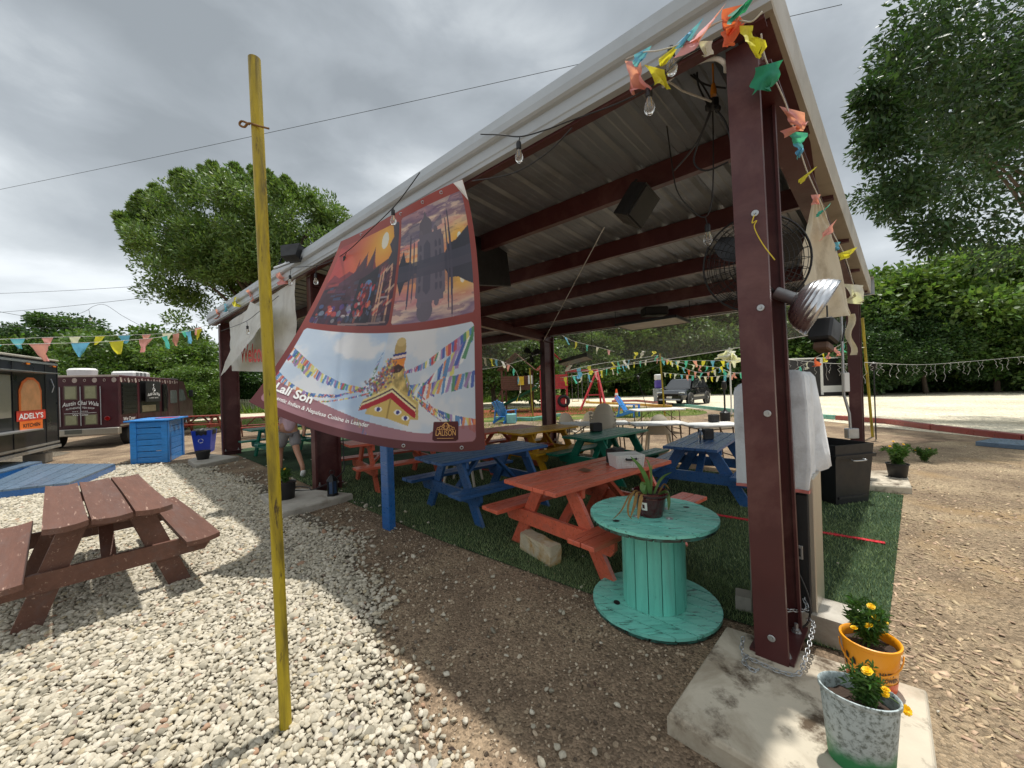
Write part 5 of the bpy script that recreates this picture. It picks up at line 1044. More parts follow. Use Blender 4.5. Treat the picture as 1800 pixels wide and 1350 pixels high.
MB().lathe([(.0, .26), (.30, .26), (.36, .20), (.34, .0), (.30, 0)], 24, (.7, ys*1.2, z1b)).build('roof_fan', WHITE, tk, smooth=40)
acb = MB().box((3.1, ys*.9, z1b+.13), (1.3, .7, .24), None, .06).build('air_conditioner', WHITE, tk)
for x in (2.65, 2.95, 3.25): MB().box((x, ys*.545, z1b+.14), (.2, .012, .12)).build('vent', mat('grey_vent', srgb(130, 132, 132), r=.6) if 'grey_vent' not in bpy.data.materials else bpy.data.materials['grey_vent'], tk)
BLKS = mat('black_side_panel', srgb(20, 19, 20), r=.35, var=.3, vs=4, bump=.2, bs=6)
def sidep(x0, z0, x1, z1, d0, d1): return MB().box(((x0+x1)/2, -ys*(d0+d1)/2, (z0+z1)/2), (x1-x0, d1-d0, z1-z0), None, .004)
sidep(.12, 1.05, 1.1, 2.12, .001, .02).build('side_panel', BLKS, tk)
for k in range(7): sidep(.14, 1.09+k*.145, 1.08, 1.09+k*.145+.12, .02, .04).build('shelf_slat', BLKS, tk)
sidep(1.35, 1.02, 2.9, 2.2, .001, .016).build('serving_window', BLKS, tk)
sidep(1.45, 1.42, 2.65, 2.17, .12, .15).build('menu_awning', BLACK, tk); sidep(1.45, 1.06, 2.5, 1.30, .016, .04).build('counter_front', mat('tan_menu', srgb(150, 140, 110), r=.6), tk)
def smap(x0, z0, d): return lambda x, y: Vector((x0+x, -ys*d, z0+y))
letter('Austin Chai Wala', LW, tk, smap(1.55, 1.62, .153), width=1.0, height=.12, bold=.012, shear=.2, arc=.05); letter('AUTHENTIC TEA SHOP', LW, tk, smap(1.68, 1.54, .153), width=.74, height=.05)
cup = MB().tube([(2.05+.09*math.cos(a), -ys*.154, 1.90+.09*math.sin(a)) for a in np.linspace(math.pi, 2*math.pi, 10)]+[(2.14, -ys*.154, 1.90), (1.96, -ys*.154, 1.90)], .010, 5); cup.tube([(2.13, -ys*.154, 1.88), (2.19, -ys*.154, 1.86), (2.12, -ys*.154, 1.83)], .008, 5); cup.tube(catmull([(2.03, -ys*.154, 1.94), (2.07, -ys*.154, 1.98), (2.02, -ys*.154, 2.02), (2.06, -ys*.154, 2.08)], 4), .008, 5); cup.build('cup_emblem', LW, tk)
letter('We Cater', LW, tk, smap(.2, .84, .004), width=.8, height=.12, bold=.012)
sidep(3.15, 1.0, 3.5, 2.1, .001, .06).build('cable_rack', BLKS, tk); GLS = mat('vehicle_glass', (.02, .025, .028), r=.06, var=0, bump=0, spec=.8)
sidep(3.95, 1.30, 4.65, 1.85, .001, .01).build('side_window', mat('grey_window', srgb(120, 124, 122), r=.15), tk); 
face2 = MB().prism([(Lb+.1, 1.35), (Lb+.1, 1.9), (Lb+.62, 1.88), (Lb+.92, 1.42)], 0, .012, Matrix(((1, 0, 0, 0), (0, 0, -ys, ys*.048), (0, 1, 0, 0), (0, 0, 0, 1)))); face2.build('side_window', bpy.data.materials['grey_window'], tk)
MB().box((Lb+.75, -ys*.2, 1.7), (.08, .16, .32), None, .02).build('wing_mirror', BLACK, tk)
for x in (.95, Lb+.9):
    for y in (.16, wb-.16):
        w = MB().lathe([(0, -.13), (.28, -.13), (.36, -.09), (.36, .09), (.28, .13), (0, .13)], 20, (x, ys*y, .36), Matrix.Rotation(math.pi/2, 3, 'X')).build('wheel', RUBBER, tk, smooth=40); MB().lathe([(0, .0), (.14, .0), (.18, -.03)], 16, (x, -ys*(.01) if y < 1 else ys*(wb+.01), .36), Matrix.Rotation(math.pi/2, 3, 'X')).build('rim', GALV, w)
MB().lathe([(.0, 0), (.06, 0), (.075, .012), (.06, .02)], 14, (-.02, ys*.30, .95), Matrix.Rotation(-math.pi/2, 3, 'Y')).build('tail_lamp', mat('red_lamp', srgb(150, 20, 20), r=.2), tk)
for x_ in (1.18, 3.05, 3.7, 4.85): MB().box((x_, -ys*.004, 1.46), (.03, .014, 1.5)).build('panel_seam', MARB, tk)
MB().box((Lb/2, -ys*.008, .70), (Lb, .02, .05)).build('edge_trim', STAIN, tk)
MB().tube(catmull([(3.2, -ys*.07, 2.0), (3.25, -ys*.12, 1.5), (3.32, -ys*.1, 1.1), (3.4, -ys*.12, 1.6), (3.42, -ys*.08, 2.05)], 6), .015, 6).build('hose', CBL, tk)
# blue plank counter
c1_, c2_, c3_ = G(232, 816), G(296, 812), G(322, 799)
ct = thing('plank_counter', 'bright blue plank bar counter standing on the gravel before the tea truck', 'counter', (c2_.x, c2_.y, 0))
def facewall(p, q, nm, n=7, h=1.0):
    d = (q-p); L = d.length; x = d.normalized(); nrm = Vector((x.y, -x.x, 0))
    if nrm.dot(-p) < 0: nrm = -nrm
    for s in (0, 1): MB().beam((p if s == 0 else q)-c2_+x*(.055 if s == 0 else -.055)+Vector((0, 0, 0))+nrm*.012, (p if s == 0 else q)-c2_+x*(.055 if s == 0 else -.055)+nrm*.012+Vector((0, 0, h)), .13 if nm else .1, .045, up=nrm, ch=.004).build('corner_post', BLUEL, ct)
    for k in range(n):
        z = (k+.5)*h/n; MB().beam(p-c2_+x*.09+Vector((0, 0, z)), q-c2_-x*.09+Vector((0, 0, z+random.uniform(-.006, .006))), .025, h/n-.012, ch=.004).build('plank', BLUEL, ct)
c4_ = c1_+(c3_-c2_); facewall(c1_, c2_, 1); facewall(c2_, c3_, 1); facewall(c3_, c4_, 1); facewall(c4_, c1_, 1)
ctr = (c1_+c2_+c3_+c4_)/4-c2_; ex = (c2_-c1_); ey = (c3_-c2_)
for k in range(4):
    a = ctr+ey.normalized()*(-.5+(k+.5)/4)*(ey.length+.16); MB().beam(a-ex.normalized()*(ex.length/2+.08)+Vector((0, 0, 1.03)), a+ex.normalized()*(ex.length/2+.08)+Vector((0, 0, 1.03)), (ey.length+.16)/4-.006, .035, ch=.004).build('top_board', BLUEL, ct)
tag(MB().box((ctr.x+c2_.x+.15, ctr.y+c2_.y+.1, 1.056), (.42, .26, .012), None, .003).build('flyer', mat('red_flyer', srgb(190, 48, 62), r=.5)), 'red flyer lying on the blue counter top', 'flyer')
# blue ramps
def ramp(name, label, pts, z, n=6):
    P = [G(x, y, z) for x, y in pts]; t = thing(name, label, 'platform', (P[0].x, P[0].y, 0)); o = Vector((P[0].x, P[0].y, 0))
    for k in range(n):
        a, b = k/n+.004, (k+1)/n-.004
        q = [P[0].lerp(P[1], a), P[0].lerp(P[1], b), P[3].lerp(P[2], b), P[3].lerp(P[2], a)]; v = [p-o for p in q]+[p-o-Vector((0, 0, .03)) for p in q]
        MB().add(v, [(0, 1, 2, 3), (7, 6, 5, 4), (0, 4, 5, 1), (1, 5, 6, 2), (2, 6, 7, 3), (3, 7, 4, 0)]).build('deck_board', BLUER, t)
    for i in range(4):
        a, b = P[i]-o, P[(i+1) % 4]-o; a = a-Vector((0, 0, .032)); b = b-Vector((0, 0, .032)); MB().add([a, b, Vector((b.x, b.y, 0)), Vector((a.x, a.y, 0))], [(0, 1, 2, 3)]).build('skirt_board', BLUEP, t)
BLUER = paint('grey_blue_deck', srgb(98, 118, 138), wear=srgb(140, 148, 150), wamt=.34, stretch=(3, 3, 3)); BLUEL.name = 'bright_blue_paint'
ramp('wooden_platform', 'weathered blue wooden platform on the gravel behind the brown table', [(-60, 868), (122, 848), (203, 815), (64, 815)], .16, 6)
ramp('wooden_platform', 'second blue platform at the left edge beside the black trailer', [(-80, 842), (0, 830), (74, 811), (-10, 812)], .2, 5)
# recycling bin, bag, lid
rb = G(348, 800); rbn = thing('recycling_bin', 'blue recycling bin lined with a black bag beside the far post', 'recycling bin', (rb.x-.25, rb.y+.55, 0), .4)
BBIN = mat('blue_bin_plastic', srgb(24, 62, 178), r=.4, var=.08, bump=.03); taperbox(MB(), .34, .40, .46, .52, 0, .62, .012).build('tub', BBIN, rbn)
bag = MB().lathe([(.30, .50), (.315, .58), (.31, .63), (.27, .66), (.24, .62)], 28, (0, 0, 0), None, .82, .92)
bag.v = [(x*(1+.05*math.sin(9*math.atan2(y, x))), y*(1+.05*math.sin(9*math.atan2(y, x))), z+.02*math.sin(13*math.atan2(y, x))) for x, y, z in bag.v]; bag.build('liner_bag', BLACK, rbn, smooth=180)
for a in (0, 2.1, 4.2): MB().tube([(-.02+.055*math.cos(a+k*.4), -.236, .34+.055*math.sin(a+k*.4)) for k in range(5)], .009, 5).build('recycling_arrow', LW, rbn)
tag(MB().lathe([(0, .03), (.26, .03), (.28, .02), (.28, 0)], 24, (rb.x-.75, rb.y-.05, .01)).build('bin_lid', BBIN, smooth=40), 'blue plastic bin lid lying on the ground by the recycling bin', 'lid')
# lantern, cable at the second post
lp = G(573, 874, .1); la = thing('lantern', 'black metal lantern standing on the second footing', 'lantern', (lp.x+.05, lp.y+.1, .1))
MB().lathe([(0, 0), (.085, 0), (.085, .02), (.07, .03)], 6).build('base', BLKM, la); MB().lathe([(.072, .21), (.09, .215), (.05, .27), (.02, .29), (.0, .3)], 6).build('roof', BLKM, la); MB().lathe([(.058, .03), (.058, .21)], 6).build('glass', mat('blue_glass', srgb(60, 80, 110), r=.1, bump=0), la)
for k in range(6): MB().beam((.068*math.cos(k*1.047), .068*math.sin(k*1.047), .02), (.072*math.cos(k*1.047), .072*math.sin(k*1.047), .215), .012, .012).build('bar', BLKM, la)
torus(MB(), (0, 0, .33), (0, 1, 0), .035, .005, 14, 5).build('handle', BLKM, la)
tag(MB().tube(catmull([W(6.0, .42, 1.0), W(5.85, .36, .55), W(5.80, .3, .3), W(5.9, -.05, .112), W(6.1, -.3, .112), W(6.3, -.2, .112), W(6.1, -.1, .115), W(5.9, -.12, .112)], 8), .009, 6).build('power_cable', CBL, smooth=180), 'black cable coiled on the footing of the second post', 'cable')
# person walking behind the second post: one continuous skinned body
def person():
    base = G(527, 838); t = thing('person', 'person in pale pink shirt and grey shorts walking behind the yellow pole', 'person', (base.x-.22, base.y+.05, 0), math.atan2(U.y, U.x))
    # local x = walking direction; z up
    J = {'pel': (0, 0, .92, .115), 'wai': (.01, 0, 1.08, .12), 'che': (.03, 0, 1.30, .135), 'nek': (.045, 0, 1.47, .06), 'hed0': (.06, 0, 1.55, .085), 'hed1': (.07, 0, 1.66, .095), 'hed2': (.065, 0, 1.74, .06),
         'shl': (.03, .17, 1.40, .062), 'ell': (-.10, .22, 1.14, .045), 'wrl': (.06, .24, .93, .033), 'hnl': (.10, .24, .86, .03), 'shr': (.03, -.17, 1.40, .062), 'elr': (-.08, -.22, 1.13, .045), 'wrr': (-.20, -.21, .92, .033), 'hnr': (-.23, -.2, .85, .03),
         'hil': (.0, .09, .88, .095), 'knl': (.22, .09, .50, .062), 'anl': (.24, .09, .10, .042), 'tol': (.38, .09, .05, .04), 'hir': (.0, -.09, .88, .095), 'knr': (-.12, -.09, .52, .062), 'anr': (-.42, -.09, .22, .042), 'tor': (-.40, -.09, .06, .038)}
    E_ = [('pel', 'wai'), ('wai', 'che'), ('che', 'nek'), ('nek', 'hed0'), ('hed0', 'hed1'), ('hed1', 'hed2'), ('che', 'shl'), ('shl', 'ell'), ('ell', 'wrl'), ('wrl', 'hnl'), ('che', 'shr'), ('shr', 'elr'), ('elr', 'wrr'), ('wrr', 'hnr'), ('pel', 'hil'), ('hil', 'knl'), ('knl', 'anl'), ('anl', 'tol'), ('pel', 'hir'), ('hir', 'knr'), ('knr', 'anr'), ('anr', 'tor')]
    def skin(nm, J, E_, m, root):
        ks = list(J); me = bpy.data.meshes.new(nm); me.from_pydata([J[k][:3] for k in ks], [(ks.index(a), ks.index(b)) for a, b in E_], []); me.materials.append(m); o = link(nm, me, t)
        md = o.modifiers.new('skin', 'SKIN'); md.use_smooth_shade = True; sv = me.skin_vertices
        if not len(sv):
            bm = bmesh.new(); bm.from_mesh(me); bm.verts.layers.skin.verify(); bm.to_mesh(me); bm.free()
        for i, k in enumerate(ks): me.skin_vertices[0].data[i].radius = (J[k][3], J[k][3]); me.skin_vertices[0].data[i].use_root = (k == root)
        o.modifiers.new('sub', 'SUBSURF').levels = 2; o.modifiers['sub'].render_levels = 2; return o
    SKN = mat('skin', srgb(186, 138, 112), r=.5, bump=0, var=.06)
    fin = {}
    for sd_, w in (('l', 'hnl'), ('r', 'hnr')):
        x, y, z, _ = J[w]
        for k in range(4): J['f%s%d' % (sd_, k)] = (x+.02+.012*(1.5-k), y+.02*(k-1.5)*.9, z-.085-.008*(1.5-abs(k-1.5)), .009); E_.append((w, 'f%s%d' % (sd_, k)))
        J['t'+sd_] = (x+.05, y, z-.03, .010); E_.append((w, 't'+sd_))
    skin('body', J, E_, SKN, 'pel')
    def infl(ks, d, adj={}): return {k: (*adj.get(k, J[k][:3]), J[k][3]+d) for k in ks}
    sh_ = infl(['wai', 'che', 'shl', 'shr', 'pel'], .022); sh_['pel'] = (0, 0, .82, .16); sh_['sl'] = (-.06, .21, 1.22, .075); sh_['sr'] = (-.05, -.21, 1.22, .075)
    skin('shirt', sh_, [('pel', 'wai'), ('wai', 'che'), ('che', 'shl'), ('che', 'shr'), ('shl', 'sl'), ('shr', 'sr')], mat('pink_striped_shirt', srgb(206, 176, 188), r=.8, var=.12, vs=14, bump=.2, bs=20, stretch=(1, 1, .2)), 'pel')
    so2 = {'pel': (0, 0, .97, .15), 'hil': (.02, .09, .82, .115), 'kl': (.16, .095, .56, .105), 'hir': (-.01, -.09, .82, .115), 'kr': (-.10, -.095, .56, .105)}
    skin('shorts', so2, [('pel', 'hil'), ('hil', 'kl'), ('pel', 'hir'), ('hir', 'kr')], mat('grey_shorts', srgb(138, 136, 138), r=.85, bump=.2), 'pel')
    sho = {'a': (.22, .09, .06, .05), 'b': (.31, .09, .045, .05), 'c': (.40, .09, .04, .042)}; skin('shoe', sho, [('a', 'b'), ('b', 'c')], WHITE, 'a')
    sho = {'a': (-.45, -.09, .17, .05), 'b': (-.42, -.09, .09, .05), 'c': (-.38, -.09, .045, .042)}; skin('shoe', sho, [('a', 'b'), ('b', 'c')], WHITE, 'a')
    MB().lathe([(.0, .115), (.06, .10), (.098, .05), (.106, 0), (.10, -.05), (.085, -.06)], 20, (.055, 0, 1.665)).build('hair', mat('dark_hair', srgb(48, 36, 28), r=.6, var=.3, vs=40), t, smooth=180)
    for y in (-.035, .035): MB().lathe([(0, .012), (.012, .0), (0, -.012)], 8, (.155, y, 1.645)).build('eye', mat('eye', (.02, .015, .012), r=.2) if 'eye' not in bpy.data.materials else bpy.data.materials['eye'], t)
    MB().add([(.15, -.015, 1.61), (.15, .015, 1.61), (.18, 0, 1.612), (.155, 0, 1.65)], [(0, 1, 2), (0, 2, 3), (1, 3, 2)]).build('nose', SKN, t); MB().box((.152, 0, 1.578), (.012, .045, .008)).build('mouth', mat('lips', srgb(150, 92, 84), r=.5), t)
    for y in (-1, 1): MB().lathe([(0, .03), (.02, .0), (0, -.03)], 8, (.06, y*.098, 1.64)).build('ear', SKN, t)
person()
# ------------------------------------------------------------------ lettering and handle on the orange bucket
bz = Vector((op.x+.055, op.y+.06, .10)); rbk = lambda z: .092+.020*z/.20
vb_ = math.atan2(-bz.y, -bz.x)
MB().grid(lambda a, b: Vector(((rbk(.004+b*.05)+.0008)*math.cos(a*6.283), (rbk(.004+b*.05)+.0008)*math.sin(a*6.283), .004+b*.05)), 36, 2).build('lower_band', mat('red_orange_band', srgb(206, 84, 40), r=.35, bump=0), bk, smooth=60)
def bmap2(a0, z0): return lambda x, y: Vector(((rbk(z0+y)+.0014)*math.cos(a0+x/.1), (rbk(z0+y)+.0014)*math.sin(a0+x/.1), z0+y))
letter('HAPPY', LB, bk, bmap2(vb_+.30, .096), width=.062, height=.020, bold=.03); letter('HALLOWEEN', LB, bk, bmap2(vb_+.05, .068), width=.11, height=.020, bold=.03)
for k, (a, z) in enumerate(((-1.0, .12), (-.85, .09), (-1.15, .08), (-.7, .11), (-.55, .075))):
    MB().add([bmap2(vb_+a, z)(x_, y_) for x_, y_ in ((0, 0), (.016, 0), (.016, .022), (.008, .036), (0, .022))], [(0, 1, 2, 3, 4)]).build('printed_house', LB, bk, fix=False)
MB().tube([(.117*math.cos(vb_-1.57+t), .117*math.sin(vb_-1.57+t), .175-.075*math.sin(t)) for t in np.linspace(0, math.pi, 14)], .0035, 6).build('bail_handle', pumpkin, bk, smooth=180)
# ------------------------------------------------------------------ fans, lamps and fittings under the roof
def cage_fan(name, label, c, axis, R0, n_ring=11, n_sp=28, wire=.0022, blades=3):
    t = thing(name, label, 'fan', c, rot=Vector(axis).to_track_quat('Z', 'Y').to_matrix())
    for s in (-1, 1):
        mb = MB()
        for i in range(1, n_ring+1):
            r = R0*i/n_ring; z = s*R0*.26*math.sqrt(max(0, 1-(r/R0)**2.6))
            mb.tube([(r*math.cos(a), r*math.sin(a), z) for a in np.linspace(0, 6.283, 33)[:-1]], wire*(1.8 if i == n_ring else 1), 4, closed=True)
        for k in range(n_sp):
            a = 2*math.pi*k/n_sp; mb.tube([(r*math.cos(a), r*math.sin(a), s*R0*.26*math.sqrt(max(0, 1-(r/R0)**2.6))) for r in np.linspace(R0*.12, R0, 7)], wire, 4)
        mb.build('guard', BLKM, t)
    torus(MB(), (0, 0, 0), (0, 0, 1), R0, R0*.022, 40, 6).build('guard_rim', BLKM, t, smooth=180)
    for k in range(blades):
        a = 2*math.pi*k/blades+.4
        def bf(u, v): 
            r = R0*(.12+.78*u); w = (v-.5)*(.9*math.sin(math.pi*(.18+.7*u)))*1.1; return Vector((r*math.cos(a+w), r*math.sin(a+w), (v-.5)*R0*.22))
        MB().grid(bf, 6, 5).build('blade', BLKM, t, smooth=180, fix=False)
    MB().lathe([(0, .12*R0), (.10*R0, .1*R0), (.12*R0, -.1*R0), (.17*R0, -.25*R0), (.17*R0, -.62*R0), (.1*R0, -.7*R0), (0, -.7*R0)], 20).build('motor', BLACK, t, smooth=40)
    return t
fc = D(1328, 463, 2.92); nf = cage_fan('wall_fan', 'large black caged fan mounted behind the near maroon post', fc, (-.35, -1, -.12), .355)
MB().beam((0, 0, -.25), (.32, .10, -.30), .05, .03).build('bracket', BLKM, nf)
cf = cage_fan('wall_fan', 'small black caged fan on the middle back post', D(935, 622, 9.95), (-.25, -1, -.1), .25, 6, 14, .004, 3); MB().beam((0, 0, -.1), (.22, 0, -.25), .05, .04).build('bracket', BLKM, cf)
# spun aluminium reflector lamp on the near post
lc = D(1394, 525, 2.25); dv_ = Vector((.69, -.50, -.50)).normalized()
rl = thing('reflector_lamp', 'spun aluminium dome reflector lamp pointing down beside the near post', 'lamp', lc, rot=dv_.to_track_quat('Z', 'Y').to_matrix())
MB().lathe([(.032, -.10), (.036, -.095), (.036, .0), (.04, .005), (.05, .02)], 20).build('socket', GALV, rl, smooth=40)
pr_ = [(.045+.118*math.sin(k/20*1.5), .01+.155*(1-math.cos(k/20*1.5))) for k in range(21)]; pr2 = []
for i, (r, z) in enumerate(pr_): pr2.append((r+(.003 if i % 2 else 0), z))
MB().lathe(pr2+[(pr2[-1][0]+.006, pr2[-1][1]+.001), (pr2[-1][0]-.002, pr2[-1][1]+.001)]+[(r-.003, z+.001) for r, z in pr2[::-1]], 36).build('reflector', ALU, rl, smooth=28)
MB().lathe([(0, .12), (.03, .10), (.04, .06), (.02, .0)], 16).build('bulb', BULB, rl, smooth=180)
MB().tube([(0, 0, -.1), (-.03, .02, -.16), (-.1, .03, -.2)], .009, 6).build('arm', BLKM, rl)
# black caged lantern below it
bx = D(1455, 583, 2.95); bl_ = thing('hanging_lantern', 'black caged box lantern hanging below the aluminium reflector', 'lantern', bx, .5)
MB().box((-.05, 0, 0), (.16, .15, .17), Matrix.Rotation(.35, 3, 'Y'), .015).build('housing', BLACK, bl_)
for k in range(5): MB().beam((.05+.01*k, -.07+.035*k, -.08), (.11, -.07+.035*k, .07), .008, .008).build('cage_bar', BLKM, bl_)
MB().box((-.08, 0, -.12), (.1, .1, .06), Matrix.Rotation(.35, 3, 'Y'), .01).build('lower_cap', mat('brown_cap', srgb(86, 62, 46), r=.6), bl_)
MB().tube([(.0, 0, .08), (.0, 0, .2)], .006, 5).build('hanger', WIRE, bl_)
# beige canvas drooping along the right side
CANV = mat('beige_canvas', srgb(204, 194, 172), r=.9, var=.08, vs=3, bump=.3, bs=90, dirt=srgb(140, 126, 104), dlo=.5, dhi=.8, ds=3, transl=.12)
cvt = thing('canvas_cloth', 'limp beige canvas cloth hanging from the rake on the right side', 'canvas', D(1440, 350, 3.3)); iv = MATS[cvt.name].inverted()
rows = [((1430, 343, 3.1), (1440, 345, 3.1)), ((1420, 392, 3.15), (1454, 390, 3.3)), ((1404, 432, 3.1), (1472, 430, 3.5)), ((1408, 500, 3.1), (1486, 500, 3.7)), ((1412, 545, 3.15), (1498, 540, 3.85)), ((1424, 562, 3.2), (1505, 554, 3.95))]
def cvf(a, b):
    k = min(len(rows)-2, int(b*(len(rows)-1))); f_ = b*(len(rows)-1)-k
    L0, R0_ = D(*rows[k][0]), D(*rows[k][1]); L1, R1 = D(*rows[k+1][0]), D(*rows[k+1][1]); p = (L0.lerp(R0_, a)).lerp(L1.lerp(R1, a), f_)
    return iv @ (p+Vector((.3, -.9, 0))*(.05*math.sin(a*9+b*2)*b+.03*mnoise.noise(Vector((a*5, b*4, 0)))))
MB().grid(cvf, 24, 30).build('sheet', CANV, cvt, smooth=180, fix=False)
MB().grid(lambda a, b: iv @ (D(1490+a*12, 552+b*72, 3.95)+Vector((.02*math.sin(b*9), .02*math.sin(a*6+b*5), 0))), 6, 12).build('torn_strip', CANV, cvt, smooth=180, fix=False)
# speaker, screen, heaters
spc = PL(1117, 360, .95); spk = thing('loudspeaker', 'black wedge loudspeaker hung under the front purlin', 'loudspeaker', spc, rot=Matrix.Rotation(.6, 3, 'Z') @ Matrix.Rotation(.55, 3, 'X') @ Matrix.Rotation(.3, 3, 'Y'))
MB().prism([(-.13, -.10), (.13, -.10), (.09, .10), (-.09, .10)], -.15, .15).build('cabinet', BLACK, spk); MB().box((0, -.106, 0), (.24, .012, .28), None, .01).build('grille', BLKM, spk); MB().tube([(0, .1, 0), (0, .17, .08), (0, .16, .22)], .012, 6).build('bracket', BLKM, spk)
tvp = PL(862, 462, 1.3); tv = thing('television', 'black flat television seen edge on behind the banner', 'television', tvp, rot=Matrix.Rotation(ANG_V+.25, 3, 'Z') @ Matrix.Rotation(-.18, 3, 'Y'))
MB().box((0, 0, 0), (.9, .05, .62), None, .01).build('panel', BLACK, tv); MB().box((0, .04, 0), (.5, .05, .35), None, .01).build('back_box', BLACK, tv); MB().beam((0, .06, .1), (0, .1, .75), .05, .04).build('mount', BLKM, tv)
def hangpanel(name, label, px, z, th, m, cat):
    P = [G(x, y, z) for x, y in px]; c = sum(P, Vector())/4; t = thing(name, label, cat, c); v = [p-c for p in P]+[p-c+Vector((0, 0, th)) for p in P]
    MB().add(v, [(3, 2, 1, 0), (4, 5, 6, 7), (0, 1, 5, 4), (1, 2, 6, 5), (2, 3, 7, 6), (3, 0, 4, 7)]).build('panel', m, t)
    for i in range(4): a, b = P[i]-c, P[(i+1) % 4]-c; MB().beam(a+Vector((0, 0, th/2)), b+Vector((0, 0, th/2)), .03, th+.02).build('frame', BLKM, t)
    for i in (0, 2): MB().tube([P[i]-c, P[i]-c+Vector((0, 0, 3.3-z))], .006, 5).build('hanger', WIRE, t)
    return t
hangpanel('infrared_heater', 'pale square infrared heater panel hanging under the low side of the roof', [(1082, 573), (1110, 581), (1213, 567), (1187, 557)], 2.72, .03, mat('perforated_panel', srgb(150, 140, 126), r=.5, metal=.4, bump=.3, bs=120), 'heater')
hangpanel('tray_heater', 'narrow black heater tray hanging beside the middle back post', [(982, 639), (994, 643), (1041, 632), (1030, 626)], 2.15, .06, BLKM, 'heater')
hc = D(1150, 548, 7.6); tag(MB().box(hc+Vector((0, 0, .0)), (.45, .3, .16), None, .02).build('fan_heater', BLACK), 'black heater motor box fixed above the pale heater panel', 'heater')
# flood lamp on the left roof edge
fp = PL(512, 455, -.3); fl = thing('flood_lamp', 'black flood lamp clamped on the fascia left of the banner', 'lamp', fp, rot=Matrix.Rotation(ANG_U+.5, 3, 'Z') @ Matrix.Rotation(.5, 3, 'X'))
taperbox(MB(), .26, .14, .34, .24, 0, .18, .01).build('housing', BLACK, fl); MB().box((0, 0, .183), (.32, .22, .01)).build('lens', mat('frosted_lens', srgb(190, 184, 168), r=.2), fl); MB().tube([(-.19, 0, .1), (-.19, 0, -.08), (.19, 0, -.08), (.19, 0, .1)], .012, 6).build('yoke', BLKM, fl); MB().tube([(0, 0, -.08), (.1, .1, -.28)], .02, 8).build('conduit', GALV, fl)
# PVC conduit and extension lead at the near corner
tag(MB().tube(catmull([PL(1165, 152, .1), PL(1190, 128, .05), PL(1230, 108, .02), PL(1258, 103, .0), PL(1274, 112, .02), PL(1276, 125, .08)], 8), .013, 8).build('conduit', WHITE, smooth=180), 'white plastic conduit curving up to the near post top', 'conduit')
ex_ = thing('extension_lead', 'orange extension lead with black plug cluster hanging by the near post', 'cable', PL(1253, 110, .35)); iv = MATS[ex_.name].inverted()
ORC = mat('orange_cable', srgb(220, 140, 40), r=.5, bump=0); MB().tube([iv @ PL(1253, 112, .35), iv @ PL(1254, 150, .35)], .006, 6).build('lead', ORC, ex_); MB().lathe([(0, .05), (.012, .045), (.02, 0), (.018, -.03), (0, -.03)], 10, iv @ PL(1254, 160, .35)).build('plug', ORC, ex_, smooth=40)
MB().box(iv @ PL(1255, 182, .35), (.05, .05, .07), None, .01).build('adapter', BLACK, ex_); MB().box(iv @ PL(1246, 188, .36), (.04, .04, .05), None, .01).build('adapter', BLACK, ex_); MB().box(iv @ PL(1262, 192, .36), (.03, .04, .04), None, .01).build('adapter', BLACK, ex_)
for pts in ([(1250, 190), (1235, 230), (1215, 265), (1185, 300)], [(1215, 125), (1235, 150), (1252, 180)], [(1200, 120), (1225, 140), (1245, 150), (1276, 155)], [(1256, 190), (1275, 215), (1285, 250)], [(1225, 115), (1228, 150), (1245, 185)], [(1250, 195), (1228, 250), (1220, 285), (1240, 300), (1280, 285)]): MB().tube(catmull([iv @ PL(x, y, .35) for x, y in pts], 6), .006, 5).build('cord', WIRE, ex_)
MB().tube([iv @ PL(1155, 130, -.1), iv @ PL(1200, 160, .15), iv @ PL(1255, 180, .34)], .006, 5).build('rope', ROPE, ex_)
# yellow cord tied to a washer on the near post
tag(MB().tube(catmull([PL(1326, 378, -.02), PL(1322, 392, -.025), PL(1330, 388, -.03), PL(1326, 400, -.025), PL(1340, 428, -.02), PL(1362, 457, -.02)], 6), .0028, 5).build('cord', mat('yellow_cord', srgb(214, 190, 60), r=.8), smooth=180), 'yellow cord knotted to a washer on the near post', 'cord')
# grey conduit and box on the back right post
cd = thing('electrical_conduit', 'grey conduit with junction box running down the right back post', 'conduit', W(.13, WD-.14, 0), 0)
MB().tube([(0, 0, 2.6), (0, 0, 1.3), (.05, -.03, 1.0), (.06, -.03, .75)], .02, 8).build('pipe', GALV, cd, smooth=60); MB().box((.05, -.06, .70), (.18, .08, .16), None, .01).build('junction_box', GALV, cd); MB().box((0, -.04, 1.5), (.09, .06, .3), None, .01).build('switch_box', WHITE, cd)
